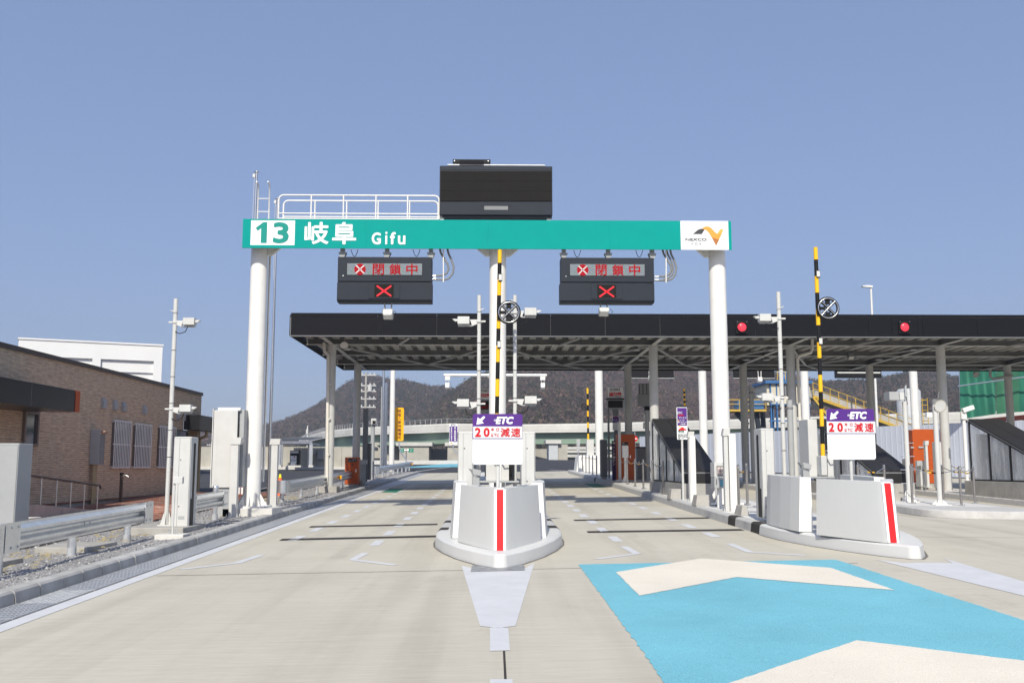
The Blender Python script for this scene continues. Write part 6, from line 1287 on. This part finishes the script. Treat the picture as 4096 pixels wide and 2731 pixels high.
# fuel shed
Y = 80; SH = thing('fuel_shed', 'open steel fuel shed with corrugated roof', 'shed', (yp(1180, 1868, Y).x, Y, gz(-15, Y)))
g_ = yp(1180, 1864, Y).z
for px in (1116, 1243): m = MB(); pbox(m, px - 5, 1772, px + 5, 1862, Y, Y + .2); m.build('post', GALV, SH); m = MB(); pbox(m, px - 9, 1860, px + 9, 1868, Y - .1, Y + .4); m.build('base', CONCW, SH)
for px in (1125, 1236): m = MB(); pbox(m, px - 4, 1775, px + 4, 1862, Y + 4, Y + 4.2); m.build('post', GALV, SH)
m = MB(); pbox(m, 1113, 1763, 1248, 1774, Y - .05, Y + .15); m.build('front_beam', GALV, SH); m = MB(); pbox(m, 1120, 1771, 1243, 1776, Y + .2, Y + 4.4); m.build('ceiling', GALVM, SH)
a, b = yp(1108, 1760, Y), yp(1250, 1757, Y); N = 64; m = MB(); vs = []
for i in range(N + 1):
    x = a.x + (b.x - a.x) * i / N; z = a.z + (.06 if i % 4 in (1, 2) else 0); vs += [(x, Y - .4, z), (x, Y + 5, z + .35)]
m.add(vs, [(2 * i, 2 * i + 2, 2 * i + 3, 2 * i + 1) for i in range(N)]); m.build('corrugated_roof', STRUCT, SH)
Y = 82; FP = thing('fuel_pump', 'white and black fuel pump standing in the shed', 'fuel pump', tuple(yp(1177, 1862, Y)))
m = MB(); pbox(m, 1160, 1801, 1197, 1861, Y, Y + .5); m.build('body', BLACK, FP, .02)
for y0, y1 in ((1803, 1812), (1822, 1840), (1842, 1860)): m = MB(); pbox(m, 1162, y0, 1194 if y0 < 1810 else 1186, y1, Y - .01, Y - .001); m.build('white_panel', SIGNW, FP)
m = MB(); pbox(m, 1188, 1824, 1193, 1838, Y - .08, Y - .005); m.build('nozzle', BLACK, FP); m = MB(); m.tube([yp(1191, 1838, Y - .06), yp(1188, 1848, Y - .1), yp(1182, 1856, Y - .1), yp(1186, 1862, Y - .1), yp(1193, 1860, Y - .08), yp(1195, 1850, Y - .05)], .02, 6); m.build('hose', BLACK, FP); m = MB(); pbox(m, 1176, 1824, 1180, 1830, Y - .012, Y - .0015); m.build('label', RED, FP)
m = MB(); pbox(m, 1145, 1861, 1203, 1868, Y - .2, Y + .6); tag(m.build('pump_plinth', CONCW, None, .01), 'pale concrete plinth under the fuel pump', 'plinth')
cabinet('meter_box', 'small pale meter box on the retaining wall beside the shed', 'meter box', 1249, 1798, 1261, 1817, 85.6, .3, OFFW, base=False); cabinet('electric_cabinet', 'wrapped grey electric cabinet on the retaining wall beside the left canopy column', 'cabinet', 1270, 1797, 1293, 1836, 85.4, .5, GREYP, base=False)
m = MB()
for k in range(3): q = yp(1272 + 5 * k, 1836, 85.6); m.cyl((q.x, 85.6, gz(q.x, 85.6)), (q.x, 85.6, q.z + .05), .03, n=6)
tag(m.build('conduit_pipes', GREYP), 'thin grey conduits below the wrapped electric cabinet', 'conduit')
# earth mound, far trees left are in the forest
m = MB(); c = yp(833, 1868, 95); r_ = random.Random(3); M = 14; vs = [(c.x, 95, c.z + .75)]
for k in range(3):
    for i in range(M): a = 2 * math.pi * i / M; rr = (.9, 1.7, 2.3)[k] * r_.uniform(.8, 1.2); vs.append((c.x + rr * math.cos(a), 95 + rr * math.sin(a), c.z + (.6, .3, -.15)[k] * r_.uniform(.8, 1.2)))
fs = [(0, 1 + i, 1 + (i + 1) % M) for i in range(M)] + [(1 + k * M + i, 1 + (k + 1) * M + i, 1 + (k + 1) * M + (i + 1) % M, 1 + k * M + (i + 1) % M) for k in range(2) for i in range(M)]
m.add(vs, fs, 0, True); tag(m.build('earth_mound', mat('sandy_earth', (.40, .26, .13), .9, var=.25, vs=1.5, bump=.6, bs=8)), 'heap of orange earth beyond the lot beside the brown building', 'earth mound', kind='structure')
# utility poles with insulators
def utility(cx, ytop, Y, label, arms, w):
    x = yp(cx, 1800, Y).x; T = thing('utility_pole', label, 'utility pole', (x, Y, gz(x, Y))); z = yp(cx, ytop, Y).z; MB().cyl((x, Y, gz(x, Y) - .5), (x, Y, z), .2, .12, n=12).build('pole', CONC, T)
    for i, ya in enumerate(arms):
        za = yp(cx, ya, Y).z; m = MB(); m.box(x - w, x + w, Y - .06, Y + .06, za - .06, za + .06); ar = m.build('cross_arm', OFFW, T); m = MB()
        for k in (-.8, -.4, 0.4, .8): m.lathe((x + w * k, Y, za + .06), [(.05, 0), (.12, .06), (.05, .1), (.1, .16), (0, .24)], 8)
        m.build('insulator', LABEL_W, ar)
    if len(arms) > 2:
        m = MB(); za = yp(cx, (arms[1] + arms[2]) / 2, Y).z
        m.cyl((x + .45, Y, za - .35), (x + .45, Y, za + .45), .26, n=12); m.build('transformer', OFFW, T)
utility(1459, 1488, 115, 'utility pole with stacked cross arms behind the left canopy columns', (1500, 1542, 1565, 1595, 1628), 1.2)
utility(845, 1768, 210, 'distant utility pole beside the brown building corner', (1780, 1806, 1830), 1.0)
cxs = yp(1228, 1800, 130); T = thing('antenna_mast', 'thin white mast above the fuel shed roof', 'mast', (cxs.x, 130, gz(0, 130))); MB().cyl((cxs.x, 130, gz(0, 130)), (cxs.x, 130, yp(1228, 1702, 130).z), .07, n=8).build('mast', WHITE, T); m = MB(); pbox(m, 1224, 1716, 1232, 1735, 129.8, 130.2); m.build('aerial', OFFW, T)
# ---- viaduct
VP = [(4700, 1683, 152), (3600, 1676, 152), (2950, 1677, 152), (2383, 1694, 152), (2100, 1698, 151), (1788, 1695, 150), (1619, 1703, 155), (1523, 1707, 158), (1409, 1713, 167), (1331, 1722, 178), (1294, 1727, 184), (1251, 1740, 203), (1219, 1752, 226), (1195, 1764, 256)]
VP = [(4700, 1625, 0), (3700, 1651, 0), (3200, 1668, 0)] + VP[2:]
path = [yp(px, py, 6.6 * F / (1865 - py)) for px, py, Yv in VP]
for p in path: p.z = 8.2
dense = []
for i in range(len(path) - 1):
    k = max(2, int((path[i] - path[i + 1]).length / 6))
    for j in range(k): dense.append(path[i].lerp(path[i + 1], j / k))
dense.append(path[-1])
VD = thing('viaduct', 'elevated road on green steel girders with pale concrete parapet crossing behind the plaza', 'viaduct', (0, 152, gz(0, 152)))
def sweep(prof, name, mt):
    m = MB(); n = len(prof); vs = []
    for i, p in enumerate(dense):
        d = (dense[min(i + 1, len(dense) - 1)] - dense[max(i - 1, 0)]); d.z = 0; d.normalize(); nr = Vector((-d.y, d.x, 0))
        if nr.y > 0: nr = -nr
        vs += [p - nr * u + Vector((0, 0, w)) for u, w in prof]
    m.add(vs, [(i * n + j, i * n + (j + 1) % n, (i + 1) * n + (j + 1) % n, (i + 1) * n + j) for i in range(len(dense) - 1) for j in range(n)]); return m.build(name, mt, VD)
sweep([(0, 0), (.25, 0), (.3, -1.0), (-.2, -1.0), (-.12, -.25)], 'parapet', mat('parapet_concrete', (.56, .55, .51), .8, var=.1, vs=.3, dirt=.3))
sweep([(-.2, -1.02), (9.5, -1.02), (9.5, -1.35), (-.2, -1.35)], 'deck', CONCW); sweep([(.9, -1.36), (1.0, -1.36), (1.0, -3.1), (.9, -3.1)], 'girder', GIRDER); sweep([(.6, -3.0), (1.4, -3.0), (1.4, -3.12), (.6, -3.12)], 'lower_flange', GIRDER); sweep([(6.5, -1.36), (6.6, -1.36), (6.6, -3.1), (6.5, -3.1)], 'girder', GIRDER)
sweep([(9.2, 0), (9.45, 0), (9.45, -1.0), (9.2, -1.0)], 'parapet', MATS['parapet_concrete'])
m = MB(); acc = 0
for i in range(len(dense) - 1):
    p, q = dense[i], dense[i + 1]
    if p.x < 60:
        for t in (0, .25, .5, .75): r = p.lerp(q, t); m.box(r.x - .03, r.x + .03, r.y + .1, r.y + .16, r.z, r.z + .75) if r.x < yp(1800, 1700, 150).x else None
        if q.x < yp(1810, 1700, 150).x: m.bar(p + Vector((0, .13, .74)), q + Vector((0, .13, .74)), .05, .05); m.bar(p + Vector((0, .13, .4)), q + Vector((0, .13, .4)), .03, .03)
m.build('fence_rail', GALVM, VD)
def pier(px0, px1, ytop, Y, cap, m=CONC):
    a, b = yp(px0, ytop, Y), yp(px1, ytop, Y); k = MB(); k.box(a.x, b.x, Y, Y + 5.5, gz(0, Y) - 1, a.z); o = k.build('pier', m, VD, .05); k = MB(); k.box(a.x - cap, b.x + cap, Y - .3, Y + 6, a.z, a.z + .55); k.build('bearing_shelf', MATS['parapet_concrete'], o)
pier(1598, 1716, 1783, 151, .5, RWC); pier(1790, 1838, 1783, 152, .4, RWC); pier(2195, 2232, 1774, 146, .45, mat('coated_pier', (.50, .52, .53), .7, var=.05)); pier(1440, 1480, 1800, 158, .6, RWC); pier(1290, 1330, 1805, 175, .6, RWC); pier(2900, 2960, 1775, 138, .6, RWC)
k = MB(); a, b = yp(2232, 1774, 146.4), yp(2270, 1774, 146.4); k.box(a.x, b.x, 146.4, 150, gz(0, 146) - 1, a.z - .1); k.build('pier', RWC, VD)
k = MB(); a, b = yp(1478, 1790, 166), yp(1602, 1790, 166); k.box(a.x, b.x, 166, 168, gz(0, 160) - 1, 5.6); k.build('abutment', RWC, VD); k = MB(); a, b = yp(1716, 1790, 170), yp(2200, 1790, 170); k.box(a.x, b.x, 170, 172, gz(0, 160) - 1, 4.6); k.build('abutment', RWC, VD)
# lower ramp parapets seen under the bridge
for i, (x0, y0, x1, y1, Y) in enumerate(((2100, 1800, 2400, 1810, 184), (2100, 1817, 2640, 1828, 178), (2270, 1786, 2640, 1797, 192))):
    m = MB(); pbox(m, x0, y0, x1, y1, Y, Y + .4); pbox(m, x0, y1 + .2, x1, y1 + 14, Y + .5, Y + .8, 1); tag(m.build('ramp_parapet', [MATS['parapet_concrete'], GIRDER]), ['upper short pale ramp parapet seen under the viaduct', 'long low pale ramp parapet seen under the viaduct', 'pale ramp parapet right of the coated viaduct pier'][i], 'ramp')
for i, (cx, lab) in enumerate(((1609, 'small green direction sign under the viaduct beside the yellow sign pole'), (1644, 'wider green direction sign under the viaduct with an arrow'))):
    Y = 120; T, bd = panel_sign('direction_sign', lab, 'sign', cx - (8 if i == 0 else 10), 1792, cx + (7 if i == 0 else 10), 1809, Y, mat('road_sign_green', (.0, .22, .12), .5), .06); lpx('関市' if i == 0 else '東海環状', cx - 5, 1795, cx + 5, 1799, Y - .01, SIGNW, bd); lpx('岐阜' if i == 0 else '料金所', cx - 5, 1802, cx + 5, 1806, Y - .01, SIGNW, bd); m = MB(); q = yp(1625, 1800, Y + .1); m.cyl((q.x, Y + .1, gz(0, Y)), (q.x, Y + .1, q.z), .06, n=8); m.cyl((q.x, Y + .1, q.z), (yp(cx, 1800, Y).x, Y + .1, q.z), .05, n=6); m.build('pole', GALV, T)
Y = 72; T = thing('no_entry_sign', 'round red no-entry sign showing behind the tall orange cabinet', 'sign', (yp(2540, 1755, Y).x, Y, gz(9, Y))); c = yp(2540, 1754, Y); m = MB(); m.cyl(c, c + Vector((0, .03, 0)), .21, n=28); bd = m.build('disc', RED, T); m = MB(); m.box(c.x - .15, c.x + .15, Y - .006, Y - .002, c.z - .035, c.z + .035); m.build('white_bar', SIGNW, bd); m = MB(); m.cyl((c.x, Y + .06, gz(c.x, Y)), (c.x, Y + .06, c.z + .5), .03, n=8); m.build('pole', GALV, T)
# far kerb and blocks under the bridge
m = MB(); a, b = yp(1440, 1866, 112), yp(1920, 1862, 112)
m.box(a.x, b.x, 112.2, 112.6, gz(0, 112) - .1, gz(0, 112) + .35); tag(m.build('far_kerb', CONCW), 'far pale concrete kerb below the viaduct piers', 'kerb', kind='structure')
# ---- white hoarding on the right
HD = thing('hoarding', 'long white ribbed sheet-metal hoarding behind the toll lanes', 'fence', (25, 70, gz(20, 70))); A, B = yp(2560, 1865, 90), yp(4400, 1865, 54); A.z = B.z = 0; n = 96; HOAR = mat('hoarding_white', (.50, .53, .60), .5, var=.04, vs=.6)
zt = yp(2750, 1738, 86).z
hp = MB(); Lh = (B - A).length / n; hp.prism([(0, 0, 0), (Lh * .2, 0, 0), (Lh * .23, .012, 0), (Lh * .96, .012, 0), (Lh - .012, 0, 0), (Lh - .012, .08, 0), (0, .08, 0)], (0, 0, zt - 1.0)); hme = hp.mesh('sheet', HOAR); dv = (B - A).normalized(); ang = math.atan2(dv.y, dv.x)
for i in range(n):
    q = A + dv * Lh * i; o = link('sheet', hme, HD); o.location = Vector((q.x, q.y, .95)) - Vector(HD.location); o.rotation_euler = (0, 0, ang)
m = MB(); m.bar(A + Vector((0, .25, zt - .6)), B + Vector((0, .25, zt - .6)), .06, .06); m.bar(A + Vector((0, .25, 2)), B + Vector((0, .25, 2)), .06, .06); m.build('rail', GALV, HD)
# ---- conveyor plant
Y = 105; PT = thing('batching_plant', 'blue and cream plant tower with yellow walkways and conveyor', 'plant', (yp(3150, 1800, Y).x, Y, gz(20, Y)))
def pl(name, x0, y0, x1, y1, ya, yb, m): k = MB(); pbox(k, x0, y0, x1, y1, Y + ya, Y + yb); return k.build(name, m, PT)
pl('tower_house', 3084, 1532, 3242, 1616, 0, 5, CREAM); pl('tower_roof', 3062, 1521, 3252, 1533, -.4, 5.4, BLUEM); pl('tower_side', 3066, 1533, 3084, 1620, .2, 4.8, CREAM); pl('opening', 3124, 1540, 3170, 1582, -.05, -.01, DKG)
for i in range(4): pl('shutter_slat', 3126 + 11 * i, 1541, 3135.5 + 11 * i, 1581, -.09, -.055, MIDG)
for px in (3084, 3108, 3180, 3236): pl('frame_post', px, 1533, px + 4, 1800, -.08, .3, BLUEM)
for px in (3092, 3160, 3225): pl('leg', px, 1616, px + 10, 1830, .3, .8, BLUEM)
for y in (1614, 1680, 1740): pl('frame_beam', 3080, y, 3245, y + 5, -.07, .3, BLUEM)
pl('platform', 2905, 1637, 3066, 1645, -.5, 2.5, YELM); pl('hopper', 2950, 1603, 2990, 1636, .3, 2, BLUEM); pl('hopper', 3010, 1600, 3055, 1636, .3, 2, BLUEM)
k = MB(); a, b = yp(2975, 1645, Y + 1), yp(3020, 1690, Y + 1); k.bar(yp(3025, 1645, Y + .5), yp(3045, 1800, Y + .5), .45); k.bar(yp(3050, 1645, Y + 1.5), yp(3060, 1800, Y + 1.5), .45); k.bar(yp(2945, 1648, Y + .5), yp(2990, 1700, Y + .5), .5); k.build('strut', DKG2, PT)
def prail(pts, ph, name='railing', m=YELM):
    k = MB()
    for i in range(len(pts) - 1):
        a, b = pts[i], pts[i + 1]; L = (b - a).length; nn = max(1, int(L / 1.1))
        for z in (ph, ph * .55): k.bar(a + Vector((0, 0, z)), b + Vector((0, 0, z)), .06, .06)
        for j in range(nn + 1): q = a.lerp(b, j / nn); k.bar(q, q + Vector((0, 0, ph)), .06, .06)
    k.build(name, m, PT)
prail([yp(2905, 1637, Y - .4), yp(3064, 1637, Y - .4)], 1.05); prail([yp(2905, 1637, Y + 2.4), yp(3064, 1637, Y + 2.4)], 1.05); prail([yp(3110, 1521, Y - .2), yp(3142, 1521, Y - .2)], 1.0)
a, b = yp(3242, 1575, Y), yp(3640, 1720, Y + 4); k = MB(); k.bar(a, b, 1.6, .9); k.build('conveyor', mat('conveyor_grey', (.45, .43, .38), .7, var=.2, vs=.5), PT); k = MB(); k.bar(a + Vector((0, -.9, -.35)), b + Vector((0, -.9, -.35)), .12, .3); k.build('conveyor_girder', YELM, PT); prail([a + Vector((0, -.9, -.2)), b + Vector((0, -.9, -.2))], 1.35, 'conveyor_railing'); k = MB()
for i in range(9): q = a + Vector((.2 * i, -.7, -.5 - .28 * i)); k.box(q.x, q.x + .35, q.y - .3, q.y + .3, q.z, q.z + .05)
k.bar(a + Vector((0, -1.0, -.5)), a + Vector((1.9, -1.0, -3.0)), .08, .2); k.build('stair', YELM, PT)
k = MB(); k.cyl(yp(3125, 1521, Y + 2), yp(3145, 1505, Y + 2), .4, n=10); k.cyl(yp(3140, 1512, Y + 2), yp(3168, 1520, Y + 2), .55, n=12); k.build('drum', BLUEM, PT)
Y = 112; SI = thing('silo', 'pale cylindrical silo with yellow ladder cage right of the conveyor', 'silo', tuple(yp(3650, 1800, Y))); c = yp(3645, 1800, Y + 1.5); z1 = yp(3645, 1552, Y).z; m = MB(); m.lathe((c.x, c.y, 0), [(1.35, 2.5), (1.35, z1 - .3), (1.1, z1), (0, z1 + .1)], 24); m.build('shell', CREAM if False else mat('silo_paint', (.52, .53, .54), .5, var=.12, vs=.4, dirt=.25), SI); m = MB()
for k in range(6): z = 4 + .6 * k; m.tube([(c.x + 1.3 + .4 * math.cos(t), c.y - 1 + .4 * math.sin(t), z + 2.2) for t in np.linspace(-2.6, 2.6, 9)], .035, 5)
for s in (-.3, .3): m.cyl((c.x + 1.3 + s, c.y - 1.3, 3), (c.x + 1.3 + s, c.y - 1.3, 9.4), .04, n=6)
m.build('ladder_cage', YELM, SI); m = MB(); m.tube([(c.x - .9, c.y - 1.4, 2), (c.x - .9, c.y - 1.4, z1), (c.x - .6, c.y - .8, z1 + .3)], .12, 8); m.build('fill_pipe', GREYP, SI)
# ---- green tarpaulin scaffold
TP = thing('wrapped_scaffold', 'scaffold wrapped in rippled green tarpaulin at the picture edge', 'scaffold', (yp(4000, 1800, 66).x, 66, gz(30, 66)))
def tarp(name, px0, px1, y_top, yb0, yb1, Ya, Yb, nx, ny, seed, m):
    rr = np.random.default_rng(seed); vs = []; ph = rr.uniform(0, 6, 6); fq = rr.uniform(2.5, 10, 6)
    for j in range(ny + 1):
        for i in range(nx + 1):
            u, v = i / nx, j / ny; px = px0 + (px1 - px0) * u; Yv = Ya + (Yb - Ya) * u; py = y_top + ((yb0 + (yb1 - yb0) * u) - y_top) * v; p = yp(px, py, Yv)
            w = sum(math.sin(fq[k] * p.x * 2.4 + ph[k] + v * (k - 2) * .8) for k in range(6)) * .028 * (.4 + v); p.y += w; vs.append(p)
    k = MB(); k.add(vs, [(j * (nx + 1) + i, j * (nx + 1) + i + 1, (j + 1) * (nx + 1) + i + 1, (j + 1) * (nx + 1) + i) for j in range(ny) for i in range(nx)], 0, True); return k.build(name, m, TP)
TARP2 = mat('green_tarp_faded', (.06, .20, .11), .6, var=.25, vs=.4)
tarp('tarpaulin', 3839, 3985, 1470, 1677, 1655, 66, 64, 90, 12, 1, TARP); tarp('tarpaulin', 3985, 4075, 1468, 1656, 1647, 64.02, 62.6, 40, 10, 2, TARP2); tarp('tarpaulin', 4075, 4420, 1465, 1648, 1610, 62.62, 58, 200, 12, 3, TARP)
k = MB(); k.cyl(yp(3833, 1544, 65.6), yp(4400, 1466, 57.5), .05, n=8); k.cyl(yp(3838, 1470, 66.3), yp(3846, 1720, 66.3), .05, n=8); k.build('scaffold_pipe', GALV, TP)
k = MB(); a, b = yp(3850, 1692, 66.4), yp(4400, 1640, 58.4); k.bar(a, b, .3, .3); k.build('base_beam', mat('red_oxide', (.12, .03, .025), .6), TP); k = MB()
for i in range(5): q = a.lerp(b, i / 4); k.box(q.x - .15, q.x + .15, q.y, q.y + .3, gz(30, 60), q.z)
k.build('leg', MATS['red_oxide'], TP)
# ---- street lamp above the canopy
Y = 95; x = yp(3488, 1250, Y).x; T = thing('street_lamp', 'white street lamp head showing above the canopy roof', 'street lamp', (x, Y, gz(20, Y))); zt = yp(3484, 1152, Y).z; MB().cyl((x, Y, gz(20, Y)), (x, Y, zt), .13, .1, n=12).build('pole', WHITE, T); m = MB(); a = yp(3446, 1144, Y); m.prism([(x + .12, Y - .2, zt + .02), (x + .12, Y - .2, zt + .22), (x - .3, Y - .2, zt + .26), (a.x, Y - .2, zt + .2), (a.x + .1, Y - .2, zt + .1), (x - .4, Y - .2, zt + .06)], (0, .4, 0)); m.build('head', WHITE, T, .04)
# thin white flag mast between the gantry and canopy
x = yp(1575, 1220, 60).x
# ================================================================== HILLS AND WINTER WOOD
HS_A = [(-400, 1790), (300, 1760), (640, 1720), (800, 1700), (900, 1688), (1058, 1674), (1132, 1649), (1178, 1628), (1255, 1588), (1293, 1557), (1337, 1526), (1377, 1501), (1408, 1488), (1470, 1470), (1529, 1482), (1577, 1491), (1615, 1488), (1647, 1496), (1698, 1509), (1727, 1515), (1772, 1518), (1810, 1530), (1900, 1560), (2200, 1640)]
HS_B = [(1440, 1850), (1560, 1740), (1680, 1640), (1760, 1565), (1800, 1528), (1826, 1518), (1855, 1498), (1874, 1484), (1950, 1455), (2150, 1430), (2500, 1415), (2900, 1425), (3100, 1450), (3247, 1485), (3290, 1498), (3334, 1502), (3430, 1500), (3523, 1497), (3568, 1488), (3650, 1470), (3750, 1462), (3827, 1486), (3950, 1478), (4200, 1440), (4600, 1430)]
from mathutils import noise as mnoise
def hill(sk, D, name, label, ncol, seed, ntree, foot):
    xs = np.array([p[0] for p in sk], float); ysk = np.array([p[1] for p in sk], float); cols_ = np.linspace(xs[0], xs[-1], ncol); nrow = 26; grid = np.zeros((nrow, ncol, 3))
    for i, px in enumerate(cols_):
        py = np.interp(px, xs, ysk); dr = ray(px, 1865); dxy = Vector((dr.x, dr.y, 0)).normalized(); Dm = D * (1 + .06 * math.sin(px * .004 + seed)); top = yp(px, py, Dm).z - 5
        for j in range(nrow):
            t = j / (nrow - 8); rad = (foot + (1 - foot) * t) * Dm / dxy.y
            h = 3 + (top - 3) * (max(0, min(1, t)) ** 1.15) if t <= 1 else top - (t - 1) * 90
            p = dxy * rad; nn = mnoise.fractal(Vector((p.x * .010, p.y * .010, seed)), 1.0, 2.1, 5); h += nn * 10 * math.sin(math.pi * min(1, t) * .9) * min(1, top / 60)
            grid[j, i] = (p.x, p.y, max(h, 1.5))
    vs = grid.reshape(-1, 3); idx = np.arange(nrow * ncol).reshape(nrow, ncol); fs = np.stack([idx[:-1, :-1], idx[:-1, 1:], idx[1:, 1:], idx[1:, :-1]], -1).reshape(-1, 4)
    me = bpy.data.meshes.new(name); me.from_pydata(vs.tolist(), [], fs.tolist()); me.materials.append(HILLM); me.polygons.foreach_set('use_smooth', [True] * len(me.polygons)); o = link(name, me); tag(o, label, 'hill', kind='structure')
    # trees: each a loose tuft of small faces over a crown
    rg = np.random.default_rng(seed); u = rg.random(ntree) * (ncol - 1.001); v = (rg.random(ntree) ** .85) * (nrow - 8.6); i0, j0 = u.astype(int), v.astype(int); fu, fv = (u - i0)[:, None], (v - j0)[:, None]
    base = grid[j0, i0] * (1 - fu) * (1 - fv) + grid[j0, i0 + 1] * fu * (1 - fv) + grid[j0 + 1, i0] * (1 - fu) * fv + grid[j0 + 1, i0 + 1] * fu * fv
    K = 11; ever = rg.random(ntree) < (.26 + .16 * np.sin(base[:, 0] * .02 + seed)); H = rg.uniform(2.4, 4.4, ntree) * np.where(ever, 1.0, .95); Wd = H * rg.uniform(.42, .62, ntree)
    th = rg.uniform(0, 2 * np.pi, (ntree, K)); ph = rg.uniform(0, 1, (ntree, K)); rad = rg.random((ntree, K)) ** .4; zc = H[:, None] * (.25 + .75 * ph); rr = Wd[:, None] * rad * np.sqrt(np.clip(1 - (2 * ph - .85) ** 2 * .75, 0.05, 1))
    c = np.stack([base[:, 0, None] + rr * np.cos(th), base[:, 1, None] + rr * np.sin(th), base[:, 2, None] - .8 + zc], -1)
    size = np.where(ever, 1.35, 1.05)[:, None, None, None] * rg.uniform(.55, 1.25, (ntree, K, 1, 1)); tri = c[:, :, None, :] + rg.normal(0, .42, (ntree, K, 3, 3)) * size
    tri = tri.reshape(-1, 3); nf = ntree * K; me = bpy.data.meshes.new('wood'); me.vertices.add(nf * 3); me.vertices.foreach_set('co', tri.astype(np.float32).ravel()); me.loops.add(nf * 3); me.loops.foreach_set('vertex_index', np.arange(nf * 3, dtype=np.int32)); me.polygons.add(nf); me.polygons.foreach_set('loop_start', np.arange(0, nf * 3, 3, dtype=np.int32)); me.update(calc_edges=True)
    cd = np.array([[.215, .148, .118], [.19, .136, .112], [.24, .158, .12], [.20, .146, .106], [.26, .182, .138]]); ce = np.array([[.075, .085, .055], [.09, .094, .058], [.105, .105, .055]])
    colr = np.where(ever[:, None], ce[rg.integers(0, 3, ntree)], cd[rg.integers(0, 5, ntree)]) * rg.uniform(.85, 1.15, (ntree, 1)); colv = np.concatenate([np.repeat(colr, K * 3, 0), np.ones((nf * 3, 1))], 1)
    at = me.attributes.new('tint', 'FLOAT_COLOR', 'POINT'); at.data.foreach_set('color', colv.astype(np.float32).ravel()); me.materials.append(TREEM); o = link('winter_wood', me); tag(o, 'bare brown winter woods with dark evergreens on ' + name.replace('_', ' '), 'woods', kind='stuff')
hill(HS_A, 760, 'left_hill', 'brown wooded hill behind the left canopy columns', 200, 3, 52000, .62)
hill(HS_B, 600, 'right_hill', 'brown wooded hill filling the view under the canopy', 260, 9, 80000, .55)
# ================================================================== HAZE
hb = MB(); hb.box(-1100, 1100, -75, 1150, -2.5, 165)
hz = bpy.data.materials.new('haze_air'); n, l = nodes(hz); n.remove(n['Principled BSDF']); pv_ = n.new('ShaderNodeVolumePrincipled'); pv_.inputs['Color'].default_value = (.72, .79, .95, 1); pv_.inputs['Density'].default_value = 0.00046; pv_.inputs['Anisotropy'].default_value = 0.2
l.new(pv_.outputs[0], n['Material Output'].inputs['Volume'])
tag(hb.build('haze', hz), 'thin pale winter haze in the air', 'haze', kind='stuff')
